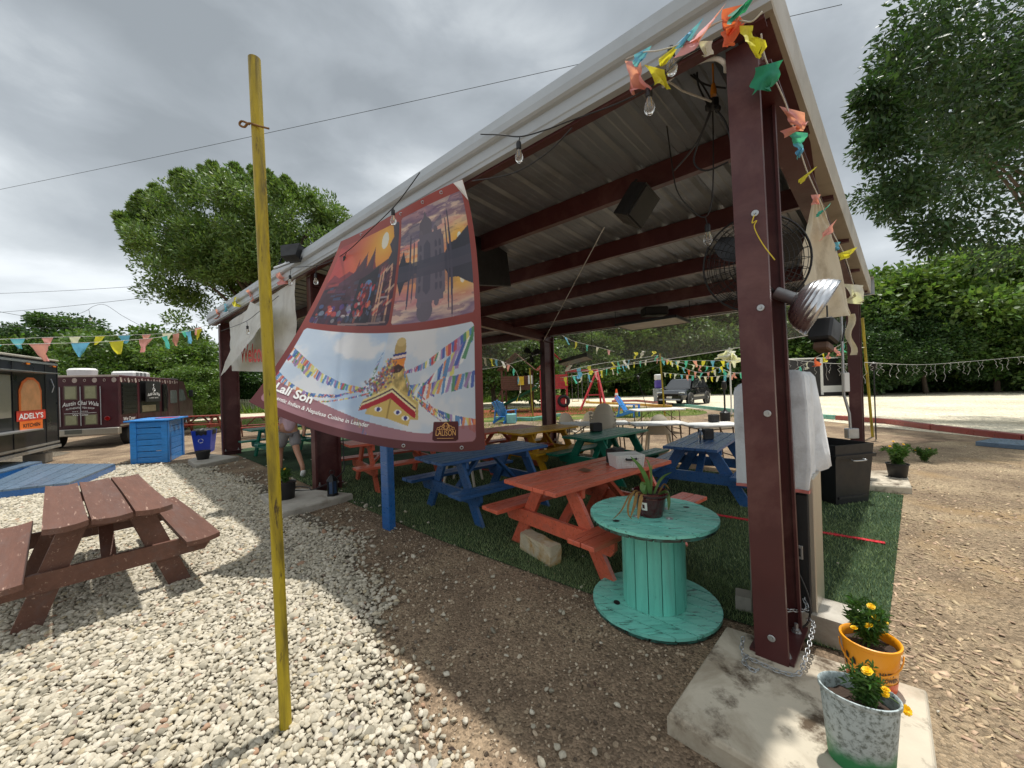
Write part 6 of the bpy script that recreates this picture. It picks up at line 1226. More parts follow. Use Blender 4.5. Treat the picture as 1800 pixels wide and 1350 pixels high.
# ------------------------------------------------------------------ string lights
def bulb(t, p, iv, s=1.0, tilt=(0, 0, -1)):
    q = iv @ p; MB().lathe([(0, .055), (.014, .055), (.019, .045), (.019, 0), (.015, -.004)], 12, q, None, s, s).build('socket', BLACK, t, smooth=40)
    b = MB().lathe([(.013, 0), (.018, -.02), (.029, -.05), (.031, -.068), (.026, -.088), (.013, -.102), (0, -.106)], 14, q, None, s, s).build('bulb', BULB, t, smooth=180)
    MB().tube([q+Vector((-.006, 0, -.01)), q+Vector((-.008, 0, -.06)), q+Vector((.008, 0, -.06)), q+Vector((.006, 0, -.01))], .0015, 4).build('filament', mat('filament', srgb(190, 150, 80), r=.4) if 'filament' not in bpy.data.materials else bpy.data.materials['filament'], b)
def strand(label, path, bulbs, name='string_light'):
    t = thing(name, label, 'string light', path[0]); iv = MATS[t.name].inverted(); MB().tube([iv @ p for p in catmull(path, 6)], .005, 5).build('wire', WIRE, t, smooth=180)
    for top, p in bulbs:
        if top is not None: MB().tube([iv @ top, iv @ (p+Vector((0, 0, .05)))], .004, 5).build('drop', WIRE, t)
        bulb(t, p, iv)
    return t
E5 = lambda x, y, v=-.24: PL(x, y, v)
strand('string of clear bulbs along the near half of the fascia', [E5(1275, 60), E5(1235, 82), E5(1195, 105), E5(1150, 148), E5(1085, 182), E5(1000, 213), E5(960, 228), E5(915, 240), E5(880, 237), E5(845, 236)], [(E5(1182, 92), E5(1180, 100)), (E5(1146, 152), E5(1141, 170)), (E5(914, 240), E5(912, 262))])
strand('string of clear bulbs slung in front of the printed banner', [E5(738, 303, -.3), E5(715, 335, -.34), E5(692, 364, -.36), E5(650, 405, -.36), E5(610, 442, -.36), E5(575, 462, -.3), E5(545, 468, -.25), E5(512, 470, -.25)], [(E5(692, 364, -.36), E5(691, 378, -.36)), (E5(609, 444, -.36), E5(606, 459, -.36)), (E5(557, 466, -.26), E5(555, 488, -.26)), (E5(512, 470, -.25), E5(510, 490, -.25))])
q_ = lambda x, y: PL(x, y, .7)
strand('loop of wire with one clear bulb hanging inside the near bay', [q_(1162, 150), q_(1172, 220), q_(1180, 280), q_(1190, 335), q_(1215, 368), q_(1238, 382), q_(1250, 360), q_(1254, 300), q_(1253, 195)], [(q_(1240, 382), q_(1244, 407))])
strand('black wire sagging under the fascia beside the banner', [E5(1005, 225), E5(960, 270), E5(900, 305), E5(830, 318)], [])
strand('black wire with one bulb across the white sign at far left', [E5(388, 582, -.4), E5(430, 566, -.45), E5(455, 548, -.45), E5(490, 520, -.4)], [(E5(434, 565, -.45), E5(435, 578, -.45))])
strand('wire with one clear bulb rising above the tea truck at left', [D(112, 562, 12), D(150, 547, 11.5), D(165, 538, 11.3), D(185, 536, 11), D(215, 555, 10.6), D(250, 574, 10.2)], [(D(156, 544, 11.4), D(159, 559, 11.4))])
tag(MB().tube([D(1062, 400, 4.0), D(955, 600, 9.6)], .006, 5).build('stay_wire', ROPE), 'thin grey stay wire crossing under the roof', 'wire')
for i, (a, b, lab) in enumerate((((-300, 392, 30), (1480, 8, 14), 'single overhead cable crossing the sky above the yellow pole'), ((-40, 517, 40), (520, 480, 30), 'upper thin overhead cable at left over the bushy tree'), ((-40, 552, 40), (520, 488, 28), 'lower thin overhead cable at left over the bushy tree'), ((-40, 540, 30), (190, 572, 40), 'overhead cable above the far left trees'), ((-40, 568, 30), (170, 574, 36), 'lowest overhead cable above the far left trees'))):
    tag(MB().tube(sag(D(*a), D(*b), .25, 20), .011 if i == 0 else .016, 5).build('overhead_cable', WIRE), lab, 'cable')
# ------------------------------------------------------------------ bunting
FC = {'p': srgb(232, 164, 164), 't': srgb(92, 196, 186), 'b': srgb(112, 184, 226), 'y': srgb(226, 216, 74), 'o': srgb(232, 120, 88), 'w': srgb(226, 224, 220), 'g': srgb(52, 150, 122)}
FMAT = {k: mat('flag_'+k, c, r=.75, var=.08, vs=8, bump=.2, bs=160, transl=.35) for k, c in FC.items()}
def flagmesh(p, right, down, s, h, m, par, iv, crump=.12, square=.25, nn=5, seed=None):
    sd = seed if seed is not None else random.uniform(0, 99); nrm = right.cross(down).normalized()
    def fn(a, b):
        w = s*(1-b*(1-square)); q = p+right*((a-.5)*w)+down*(b*h); k = Vector((a*2.3+sd, b*2.3, sd)); return iv @ (q+nrm*crump*h*b*1.6*mnoise.noise(k)+right*crump*h*b*mnoise.noise(k+Vector((7, 7, 7))))
    return MB().grid(fn, nn, nn).build('flag', m, par, smooth=180, fix=False)
def bunting(label, path, n, cols, size=.22, wind=(0, 0, 0), skip=0.0, cord=.004, crump=.2, flip=.0):
    t = thing('bunting', label, 'bunting', path[0], 0, 'bunting strings'); iv = MATS[t.name].inverted(); P = catmull(path, 10); MB().tube([iv @ p for p in P], cord, 5).build('cord', ROPE, t, smooth=180)
    L = [0]
    for a, b in zip(P, P[1:]): L.append(L[-1]+(b-a).length)
    for k in range(n):
        if random.random() < skip: continue
        s = L[-1]*(k+.5)/n; i = max(j for j in range(len(L)-1) if L[j] <= s); f_ = (s-L[i])/max(1e-6, L[i+1]-L[i]); p = P[i].lerp(P[i+1], f_); r = (P[i+1]-P[i]).normalized(); d = Vector((wind[0]+random.gauss(0, .18), wind[1]+random.gauss(0, .18), -1 if random.random() > flip else .4)).normalized()
        flagmesh(p, r, d, size*random.uniform(.85, 1.15), size*1.1*random.uniform(.8, 1.1), FMAT[cols[k % len(cols)]], t, iv, crump, .2)
    return t
eav = W(12.35, -.25, 3.42)
bunting('upper bunting string of pastel flags from trailer to far left roof corner', [D(-120, 602, 7.4), D(60, 594, 8.4), D(200, 590, 9.4), D(300, 585, 10.2), eav], 11, 'ptbpwybpwt', .20, (-.15, 0, 0))
bunting('lower bunting string of larger flags above the tea truck', [D(-60, 607, 6.2), D(80, 604, 6.8), D(180, 601, 7.4), D(270, 594, 8.2), D(310, 586, 9), eav+Vector((0, 0, -.05))], 9, 'tpbyp', .26, (-.1, 0, 0))
bunting('bunting string pinned along the far left fascia', [E5(372, 548), E5(420, 518), E5(470, 490), E5(505, 470)], 6, 'pbypb', .20, (.3, 0, 0), 0, .004, .6)
def crumpled(label, items, cordpts, mode):
    t = thing('bunting', label, 'bunting', cordpts[0], 0, 'bunting strings'); iv = MATS[t.name].inverted(); MB().tube([iv @ p for p in catmull(cordpts, 6)], .004, 5).build('cord', ROPE, t, smooth=180)
    for p, c, s, h, ang in items: flagmesh(p, Vector((math.cos(ang), -.25, -math.sin(ang))).normalized(), Vector((math.sin(ang)*.95, .1, -math.cos(ang)-.05)).normalized(), s, h, FMAT[c], t, iv, .6, .45, 8)
    return t
q_ = lambda x, y, v=-.30: PL(x, y, v)
crumpled('tangled pastel flags bunched at the near roof corner', [(q_(1112, 108), 'p', .09, .17, .35), (q_(1130, 88), 'b', .10, .07, -.3), (q_(1150, 118), 'y', .12, .11, .5), (q_(1178, 88), 'y', .13, .07, -.5), (q_(1225, 52), 'b', .12, .12, -1.0), (q_(1252, 40), 'p', .20, .15, -.9), (q_(1288, 12), 'o', .09, .13, 0), (q_(1288, 48), 'o', .11, .10, -.2), (q_(1312, 45), 'y', .06, .15, .25), (q_(1322, 2), 'g', .10, .13, -1.0), (q_(1240, 72), 'w', .07, .08, .2)],
         [q_(1100, 104), q_(1130, 92), q_(1160, 88), q_(1210, 72), q_(1260, 40), q_(1290, 35), q_(1320, 38), q_(1340, 20)], 0)
def rk_(px, dz=-.30, off=.0):
    lo, hi = -.1, 5.9
    for _ in range(40):
        m_ = (lo+hi)/2; p = roofpt(-.06+off, m_, dz); d = p-O; X, Yy, Z = d.x, d.y*cp+d.z*sp, -d.y*sp+d.z*cp; xx = 900+F*((X/Yy)*cr-(Z/Yy)*sr)
        if xx < px: lo = m_
        else: hi = m_
    return roofpt(-.06+off, lo, dz)
crumpled('row of crumpled pastel flags along the right rake edge', [(D(1352, 112, 1.98), 'g', .13, .13, -.1), (D(1392, 192, 2.19), 'p', .14, .11, .5), (D(1396, 222, 2.24), 'p', .15, .04, -.2), (D(1402, 232, 2.28), 't', .11, .06, .3), (D(1402, 244, 2.32), 'b', .05, .11, .2), (D(1420, 304, 2.58), 'y', .13, .06, -.6), (D(1434, 342, 2.75), 'p', .06, .07, .1), (D(1452, 366, 3.01), 't', .10, .07, -.9), (D(1460, 396, 3.18), 'p', .13, .09, -.8), (D(1468, 426, 3.44), 'b', .08, .08, 0), (D(1490, 440, 3.61), 'y', .16, .08, -.3), (D(1500, 500, 4.13), 'w', .18, .2, .2)],
         [D(1338, 60, 1.85), D(1346, 105, 1.98), D(1380, 180, 2.15), D(1402, 250, 2.36), D(1418, 300, 2.58), D(1440, 350, 2.84), D(1462, 405, 3.27), D(1485, 450, 3.70), D(1500, 500, 4.13)], 0)
tag(MB().grid(lambda a, b: D(1336+a*10-b*4, 16+b*88, 2.2)+Vector((.01*math.sin(b*7), .015*math.sin(a*4+b*6), 0)), 4, 14).build('plastic_strip', mat('clear_film', srgb(220, 222, 222), r=.2, alpha=.55, bump=.2), smooth=180), 'clear plastic strip dangling from the near roof corner', 'plastic strip')
far = 'ytwbpytwtbw'
bunting('bunting string from middle back post rising to the far yellow pole', [D(985, 664, 10.4), D(1040, 655, 13), D(1100, 640, 17), D(1160, 628, 20.4)], 16, far, .26, (0, 0, 0), .1, .006)
bunting('second bunting string from the back post toward the yellow pole', [D(985, 655, 10.6), D(1050, 640, 13), D(1110, 632, 17), D(1160, 624, 20.4)], 14, 'wbywpyt', .30, (0, 0, 0), .1, .006, .5, .4)
bunting('bunting string from the far yellow pole to the white tent post', [D(1160, 634, 20.4), D(1220, 634, 18), D(1300, 634, 15.5), D(1380, 636, 14)], 12, 'bywtpy', .26, (0, 0, 0), 0, .006)
bunting('sagging bunting string above the black car', [D(1160, 626, 20.4), D(1200, 646, 18), D(1240, 655, 16), D(1285, 634, 13.8)], 12, 'tpwybop', .24, (0, 0, 0), 0, .006)
bunting('lowest bunting string in front of the black car', [D(1165, 655, 20), D(1205, 659, 18), D(1250, 662, 16), D(1310, 655, 13.8)], 13, 'wywbptw', .22, (0, 0, 0), 0, .006)
bunting('bunting string sweeping down to the white tent post', [D(1165, 630, 20), D(1210, 640, 18.5), D(1260, 646, 16), D(1290, 655, 14), D(1330, 650, 12.5)], 13, 'ybtwpt', .22, (0, 0, 0), 0, .006, .5)
bunting('bunting string dangling left of the middle back post', [D(846, 628, 11), D(880, 634, 12.5), D(905, 650, 13.5), D(915, 680, 14.2), D(908, 706, 14.6)], 9, 'wybwptb', .22, (0, 0, 0), .0, .006)
bunting('bunting string behind the clear plastic sheet', [D(985, 588, 11.5), D(1010, 600, 12.5), D(1050, 610, 14), D(1080, 618, 15)], 5, 'bytwp', .22, (0, 0, 0), 0, .006)
bunting('bunting string fluttering beside the right back post', [D(1388, 655, 12.5), D(1440, 625, 10), D(1480, 605, 8), D(1510, 590, 7)], 9, 'ptwoyp', .2, (0, 0, 0), 0, .005, .6)
# icicle lights at right
def icicles(label, path, n):
    t = thing('icicle_lights', label, 'string light', path[0]); iv = MATS[t.name].inverted(); P = catmull(path, 12); MB().tube([iv @ p for p in P], .006, 5).build('wire', ROPE, t)
    for k in range(n):
        p = P[int((k+.5)/n*(len(P)-1))]; h = random.uniform(.18, .55); MB().tube([iv @ (p+Vector((random.gauss(0, .025), random.gauss(0, .025), -h*j/6))) for j in range(7)], .004, 4).build('icicle', ROPE, t)
icicles('white icicle light string hanging at right before the trees', [D(1520, 637, 9), D(1620, 641, 11), D(1720, 634, 12), D(1830, 624, 12.5)], 26)
icicles('white icicle light string in front of the black shed', [D(1385, 632, 13), D(1450, 638, 11), D(1500, 640, 9)], 9)
strand('string of white globe bulbs behind the back post', [D(985, 668, 13), D(1060, 672, 18), D(1110, 662, 22), D(1160, 640, 26)], [(None, D(x, y, 19)) for x, y in ((1040, 668), (1056, 657), (1085, 656), (1100, 640))])
# clear vinyl sheets along the back
VIN = mat('clear_vinyl', srgb(214, 216, 206), r=.22, var=.04, vs=2, bump=.35, bs=4, bd=.03, alpha=.30); VIN.use_nodes = True
def vinyl(label, P, amp):
    t = thing('vinyl_curtain', label, 'plastic curtain', P[0], 0, 'clear curtains'); iv = MATS[t.name].inverted()
    fn = lambda a, b: iv @ ((P[0].lerp(P[1], a)).lerp(P[3].lerp(P[2], a)-Vector((0, 0, amp[1]*math.sin(math.pi*a))), b)+V*(amp[0]*(math.sin(a*7+b*2)*.5+mnoise.noise(Vector((a*4, b*3, 5))))))
    MB().grid(fn, 30, 10).build('sheet', VIN, t, smooth=180, fix=False); MB().tube([fn(k/24, 1.0) for k in range(25)], .008, 5).build('hem', ROPE, t)
pv = lambda x, y: PL(x, y, WD+.22)
vinyl('wide clear plastic curtain rolled up along the back right bay', [pv(978, 588), pv(1504, 500), pv(1502, 575), pv(982, 658)], (.06, .05))
vinyl('clear plastic curtain sagging in the back left bay', [pv(772, 606), pv(954, 596), pv(954, 620), pv(800, 655)], (.1, .12))
# ------------------------------------------------------------------ things on the tables
def napkin_box(label, p, rz): 
    t = thing('napkin_dispenser', label, 'napkin box', p, rz, 'black napkin dispensers'); MB().box((0, 0, .075), (.19, .13, .15), None, .012).build('case', BLACK, t); MB().box((0, -.066, .08), (.14, .004, .09), None, .002).build('face_plate', BLKM, t); MB().box((0, 0, .152), (.12, .03, .006)).build('slot', BLKM, t)
napkin_box('black napkin box on the green table', (*G(1048, 758, .75)[:2], .75), ANG_V-.5); napkin_box('black napkin box on the right blue table', (*G(1241, 772, .75)[:2], .75), ANG_V-.4); napkin_box('black napkin box on the white folding table at right', (*G(1255, 742, .74)[:2], .745), .3); napkin_box('black napkin box behind the white basket', (*G(1082, 812, .75)[:2], .75), ANG_V)
bt = thing('water_bottle', 'small clear plastic bottle on the right blue table', 'bottle', (*G(1232, 779, .75)[:2], .75)); MB().lathe([(0, 0), (.03, 0), (.032, .02), (.03, .06), (.032, .1), (.032, .13), (.014, .165), (.013, .185)], 16).build('body', GLASS, bt, smooth=40); MB().lathe([(.015, .18), (.015, .2), (0, .2)], 12).build('cap', WHITE, bt)
bs_ = G(1098, 822, .75); wb_ = thing('basket', 'white woven plastic basket with black handles on the near orange table', 'basket', (bs_.x+.03, bs_.y+.05, .752), ANG_V-.62)
taperbox(MB(), .28, .19, .31, .22, 0, .13, .006).build('tub', WHITE, wb_)
for z in (.03, .055, .08, .105):
    for s in (-1, 1): MB().beam((-.14, s*(.1+.012*z/.13), z), (.14, s*(.1+.012*z/.13), z), .006, .010).build('weave_band', WHITE, wb_)
for x in np.linspace(-.13, .13, 12): MB().beam((x, -.104, .01), (x*1.08, -.112, .125), .010, .006).build('weave_rib', WHITE, wb_)
for s in (-1, 1): MB().tube(catmull([(-.05, s*.116, .10), (-.045, s*.128, .092), (.045, s*.128, .092), (.05, s*.116, .10)], 4), .010, 8).build('handle', BLACK, wb_)
MB().box((0, 0, .125), (.29, .2, .012), None, .004).build('lid', WHITE, wb_)
tag(MB().add([G(1015, 826, .757), G(1030, 830, .757), G(1041, 826, .765), G(1026, 822, .757)], [(0, 1, 2, 3)]).build('paper_slip', mat('brown_paper', srgb(120, 84, 60), r=.7), fix=False), 'crumpled brown paper slip on the near orange table', 'paper')
# ------------------------------------------------------------------ behind the pavilion
STEELB = mat('brown_tube', srgb(92, 74, 62), r=.5, metal=.3); PLAST = mat('beige_plastic', srgb(206, 196, 176), r=.5, var=.06, bump=.03)
def folding_table(label, c, rz, L=1.5, w=.72, h=.74):
    t = thing('folding_table', label, 'folding table', (c.x, c.y, 0), rz, 'white folding tables'); MB().box((0, 0, h-.022), (L, w, .044), None, .012).build('top', WHITE, t)
    for s in (-1, 1):
        x = s*(L/2-.18)
        for y in (-w/2+.08, w/2-.08): MB().tube([(x, y, h-.04), (x+s*.05, y, 0)], .014, 6).build('leg', STEELB, t)
        MB().tube([(x+s*.04, -w/2+.08, .12), (x+s*.04, w/2-.08, .12)], .012, 6).build('crossbar', STEELB, t); MB().tube([(x+s*.02, 0, .4), (s*.15, 0, h-.05)], .010, 6).build('brace', STEELB, t)
    return t
def tbl(x0, x1, y, z=.74): a, b = G(x0, y, z), G(x1, y-3, z); return (a+b)/2, math.atan2((b-a).y, (b-a).x), (b-a).length
for lab, x0, x1, y in (('white folding table with plastic chairs behind it, left of the row', 985, 1105, 744), ('white folding table in the middle of the row behind the pavilion', 1108, 1202, 744), ('white folding table at the right of the row with napkin box', 1206, 1292, 746)):
    c, a, L = tbl(x0, x1, y); folding_table(lab, c, a, L, .6)
c, a, L = tbl(1112, 1196, 720); folding_table('white cloth covered folding table farther back by the yellow pole', c, a, max(1.2, L), .7)
def plastic_chair(label, loc, rz, first=[None]):
    if first[0] is None:
        t = thing('plastic_chair', label, 'plastic chair', loc, rz, 'beige plastic chairs'); first[0] = t
        MB().grid(lambda a, b: Vector(((a-.5)*.46, (b-.5)*.44, .44-.02*math.sin(math.pi*a)*math.sin(math.pi*b))), 6, 6).build('seat', PLAST, t, smooth=180, fix=False)
        def bk_(a, b):
            th = (a-.5)*2.5; w = .27*(1-.35*b*b); return Vector((w*math.sin(th), .22+.06*b-.10*(1-math.cos(th)), .42+b*.46*(1-.28*abs(a-.5)*2*abs(a-.5)*2)))
        MB().grid(bk_, 12, 8).build('backrest', PLAST, t, smooth=180, fix=False)
        for x in (-1, 1):
            MB().tube(catmull([(x*.24, .2, .66), (x*.27, 0, .66), (x*.26, -.2, .62), (x*.25, -.22, .44)], 4), .02, 6).build('armrest', PLAST, t, smooth=180)
            for y in (-1, 1): MB().tube([(x*.21, y*.19, .44), (x*.26, y*.26, 0)], [.028, .02], 6).build('leg', PLAST, t)
        return t
    t = copy_tree(first[0]); return put(t, loc, rz, 1.0, label)
cz = lambda x, y: (*G(x, y)[:2], 0)
plastic_chair('beige plastic chair at left end of the white folding tables', cz(1003, 790), .3); plastic_chair('beige plastic chair second from left at the folding tables', cz(1040, 785), -.2)
plastic_chair('beige plastic chair with its back to the middle folding table', cz(1158, 795), 2.9)
for k in range(5):
    t = plastic_chair('%s beige plastic chair of the nested stack by the folding tables' % ('lowest', 'second lowest', 'middle', 'second highest', 'topmost')[k], (*G(1062, 803)[:2], .075*k), 3.0)
plastic_chair('pale plastic chair half under the left blue table', (*G(815, 850)[:2], 0), 1.4)
# adirondack chairs
def adirondack(label, loc, rz):
    t = thing('garden_chair', label, 'garden chair', loc, rz, 'blue slatted garden chairs'); m = BLUEL
    for k in range(5): x = (k-2)*.105; MB().beam((x, .12, .30), (x*1.25, .52, 1.0-.05*abs(k-2)), .095, .02, up=(0, -1, .5)).build('back_slat', m, t)
    for k in range(5): y = -.38+k*.11; MB().box((0, y, .36-.10*(k/4)), (.54, .10, .02), None, .004).build('seat_slat', m, t)
    for x in (-1, 1):
        MB().box((x*.33, -.05, .56), (.13, .72, .022), None, .004).build('armrest', m, t); MB().box((x*.30, -.38, .28), (.03, .09, .56), None, .004).build('front_leg', m, t); MB().beam((x*.28, -.40, .32), (x*.28, .48, .04), .025, .11).build('side_rail', m, t); MB().beam((x*.30, .28, .55), (x*.30, .36, .1), .025, .07).build('rear_leg', m, t)
adirondack('blue slatted garden chair at left by the green slide', cz(888, 743), 2.5); adirondack('blue slatted garden chair behind the folding tables', cz(1105, 733), .9)
tag(MB().box((*G(899, 744)[:2], .2), (.4, .4, .4), None, .02).build('side_crate', mat('pale_teal', srgb(130, 190, 190), r=.6)), 'pale teal crate beside the left blue garden chair', 'crate')
# playground
PB = G(962, 722); pg = thing('playground_set', 'wooden play tower with red roof, green slide and red swing frame', 'playground set', (PB.x, PB.y, 0), -.12)
REDT = mat('red_timber', srgb(186, 54, 60), r=.6, var=.12, bump=.2); WOODT = mat('brown_timber', srgb(104, 66, 52), r=.75, var=.15, bump=.2); SLG = mat('green_slide', srgb(26, 108, 84), r=.3)
def tower(x, y, w, m, rm, zt, roof=True):
    for sx in (-1, 1):
        for sy in (-1, 1): MB().box((x+sx*w/2, y+sy*w/2, zt/2), (.1, .1, zt)).build('tower_post', m, pg)
    MB().box((x, y, 1.35), (w+.1, w+.1, .08)).build('deck', m, pg)
    for k in range(6):
        for sy in (-1,): MB().box((x, y+sy*(w/2+.055), 1.46+k*.125), (w+.06, .03, .11)).build('wall_board', m, pg)
        for sx in (-1, 1): MB().box((x+sx*(w/2+.055), y, 1.46+k*.125), (.03, w, .11)).build('wall_board', m, pg)
    if roof:
        for s in (-1, 1):
            for k in range(6): f0, f1 = k/6, (k+1)/6-.01; a = Vector((x+s*(w/2+.25), y, zt)); b = Vector((x, y, zt+1.0)); p, q = a.lerp(b, f0), a.lerp(b, f1); MB().beam(p, q, w+.5, .03, up=(0, 1, 0) if False else (s*.6, 0, .5)).build('roof_board', rm, pg)
tower(.45, 0, 1.5, REDT, REDT, 2.45); tower(-1.75, .1, 1.7, WOODT, WOODT, 2.5)
MB().box((-1.45, -.97, 1.85), (.35, .02, .5)).build('yellow_panel', mat('yellow_panel', srgb(220, 180, 40), r=.5), pg); MB().box((-.9, -.97, 1.9), (.25, .02, .5)).build('white_panel', WHITE, pg)
def slf(a, b): 
    t = b; x = -.55-2.4*t; z = 1.35*(1-t)**1.15+.22*t; return Vector((x, -1.2-.3*t+(a-.5)*.5, z+.18*abs(a-.5)*2*abs(a-.5)*2))
MB().grid(slf, 8, 16).build('slide', SLG, pg, smooth=180)
for x in (1.8, 3.1):
    pass
MB().beam((1.2, 0, 2.35), (3.0, 0, 2.35), .12, .14).build('swing_beam', REDT, pg)
for y in (-1, 1): MB().beam((3.0, 0, 2.4), (3.35, y*1.25, 0), .1, .1).build('swing_leg', REDT, pg)
MB().beam((3.0, 0, 2.3), (1.9, -1.0, 0), .09, .09).build('swing_leg', REDT, pg); MB().beam((2.35, -.65, .9), (3.25, -.75, .9), .07, .07).build('swing_tie', REDT, pg)
for x in (1.7, 2.3):
    for dx in (-.18, .18): MB().tube([(x+dx, 0, 2.3), (x+dx, 0, .55)], .012, 5).build('swing_chain', GALV, pg)
    MB().box((x, 0, .53), (.45, .2, .03)).build('swing_seat', mat('yellow_seat', srgb(216, 170, 40), r=.5) if 'yellow_seat' not in bpy.data.materials else bpy.data.materials['yellow_seat'], pg)
for k, x in enumerate((-3.1, -3.5)): MB().beam((x+.9, -.6+k*.7, 1.6), (x, -.8+k*.7, .0), .07, .07).build('ladder_rail', WOODT, pg)
for k in range(5): MB().beam((-3.1+.9*k/5-.1, -.75, .3*k+.2), (-3.4+.9*k/5, -.05, .3*k+.2), .05, .05).build('ladder_rung', WOODT, pg)
torus(MB(), (1.0, -.85, .6), (0, 1, 0), .28, .09, 20, 8).build('tyre', RUBBER, pg, smooth=180); MB().box((.45, -.8, .5), (1.3, .05, .9)).build('lower_panel', REDT, pg)
# car
def suv():
    a, b = G(1212, 714), G(1283, 703); f0 = G(1188, 716); d = Vector((b.x-a.x, b.y-a.y, 0)).normalized(); c = Vector((a.x, a.y, 0))
    t = thing('parked_car', 'black compact SUV parked on the pale gravel lot', 'car', (*(c+d*1.45+Vector((-d.y, d.x, 0))*.85)[:2], 0), math.atan2(-d.y, -d.x))
    # local x forward
    CP = mat('black_car_paint', (.010, .011, .013), r=.16, var=.05, bump=0, coat=.8); CLAD = mat('grey_cladding', (.05, .05, .052), r=.6, var=.1); TYR = RUBBER
    secs = [(-2.25, .62, .55, .80, .70), (-2.2, .95, .42, .86, .80), (-1.7, 1.02, .38, .92, .86), (-.8, 1.04, .36, .93, .88), (.4, 1.04, .36, .93, .88), (1.0, 1.03, .36, .92, .86), (1.7, .98, .38, .90, .80), (2.1, .90, .42, .84, .72), (2.28, .72, .50, .74, .62)]
    v = []; n = 0
    for x, zt, zb, wb2, wt in secs:
        ring = [(x, -wb2*.94, zb), (x, -wb2, zb+.2), (x, -wb2, (zb+zt)/2+.08), (x, -wt, zt-.02), (x, -wt*.6, zt+.03), (x, wt*.6, zt+.03), (x, wt, zt-.02), (x, wb2, (zb+zt)/2+.08), (x, wb2, zb+.2), (x, wb2*.94, zb)]; n = len(ring); v += ring
    f = [(i*n+j, i*n+(j+1) % n, (i+1)*n+(j+1) % n, (i+1)*n+j) for i in range(len(secs)-1) for j in range(n)]+[tuple(range(n)), tuple((len(secs)-1)*n+j for j in range(n))]
    body = MB().add(v, f).build('body', CP, t, smooth=35)
    gh = [(-2.12, 1.0, .80), (-1.75, 1.58, .62), (-1.0, 1.68, .64), (.1, 1.68, .64), (.5, 1.60, .64), (1.15, 1.05, .80)]
    v = [];
    for x, z, w in gh: v += [(x, -w, z), (x, w, z)]
    for x, z, w in gh: v += [(x, -max(w, .82) if z < 1.1 else -w-.12, .98), (x, max(w, .82) if z < 1.1 else w+.12, .98)]
    k = 12; f = [(i*2, i*2+1, i*2+3, i*2+2) for i in range(5)]+[(k+i*2, i*2, i*2+2, k+i*2+2) for i in range(5)]+[(k+i*2+1, k+i*2+3, i*2+3, i*2+1) for i in range(5)]
    MB().add(v, f).build('roof', CP, t, smooth=30)
    G2 = mat('car_glass', (.02, .024, .028), r=.04, var=0, bump=0, spec=1.0)
    MB().add([(1.10, -.70, 1.09), (1.10, .70, 1.09), (.56, .56, 1.575), (.56, -.56, 1.575)], [(0, 1, 2, 3)]).build('windscreen', G2, t); bpy.data.objects[-1] if False else None
    for s in (-1, 1):
        for x0, x1, x2, x3 in ((.85, .38, -.30, -.30), (-.36, -.36, -1.05, -1.05), (-1.1, -1.1, -1.55, -1.95)):
            zt = 1.56; o = MB().add([(x0, s*.795, 1.10), (x1, s*.70, zt), (x2, s*.70, zt if x2 > -1.2 else 1.5), (x3, s*.80, 1.10)], [(0, 1, 2, 3)]).build('side_window', G2, t, fix=False)
        MB().box((.62, s*1.0, 1.10), (.14, .2, .13), None, .03).build('wing_mirror', CP, t)
        MB().box((0, s*.925, .44), (2.5, .03, .2), None, .01).build('sill_cladding', CLAD, t)
        for x in (-1.35, 1.38):
            ar = MB().lathe([(.36, -.02), (.47, -.02), (.47, .03), (.36, .03)], 24, (x, s*.93, .37), Matrix.Rotation(math.pi/2, 3, 'X')).build('wheel_arch', CLAD, t)
            w = MB().lathe([(.20, -.11), (.33, -.11), (.36, -.08), (.36, .08), (.33, .11), (.20, .11)], 24, (x, s*.86, .36), Matrix.Rotation(math.pi/2, 3, 'X')).build('wheel', TYR, t, smooth=40)
            MB().lathe([(0, .02), (.05, .02), (.07, 0), (.23, 0)], 20, (x, s*.955, .36), Matrix.Rotation(-s*math.pi/2, 3, 'X')).build('rim', BLKM, w)
            for q in range(5): MB().beam((x, s*.965, .36), (x+.21*math.cos(q*1.257), s*.965, .36+.21*math.sin(q*1.257)), .02, .045, up=(0, 1, 0)).build('spoke', GALV, w)
        MB().box((2.08, s*.66, .84), (.26, .34, .09), Matrix.Rotation(s*.35, 3, 'Z'), .02).build('headlight', mat('headlight', srgb(210, 214, 216), r=.1, metal=.3) if 'headlight' not in bpy.data.materials else bpy.data.materials['headlight'], t)
    MB().box((2.24, 0, .70), (.08, 1.1, .22), None, .03).build('grille', BLACK, t); MB().box((2.28, 0, .42), (.1, 1.3, .10), None, .03).build('skid_plate', mat('silver_trim', srgb(170, 172, 174), r=.35, metal=.6), t); MB().box((2.32, 0, .57), (.012, .32, .12)).build('number_plate', WHITE, t)
    MB().box((2.22, 0, .5), (.1, 1.6, .18), None, .04).build('bumper', CLAD, t)
    for s in (-1, 1): MB().tube([(-1.5, s*.6, 1.70), (-1.3, s*.6, 1.74), (.1, s*.6, 1.74), (.3, s*.6, 1.68)], .018, 6).build('roof_rail', BLKM, t)
suv()
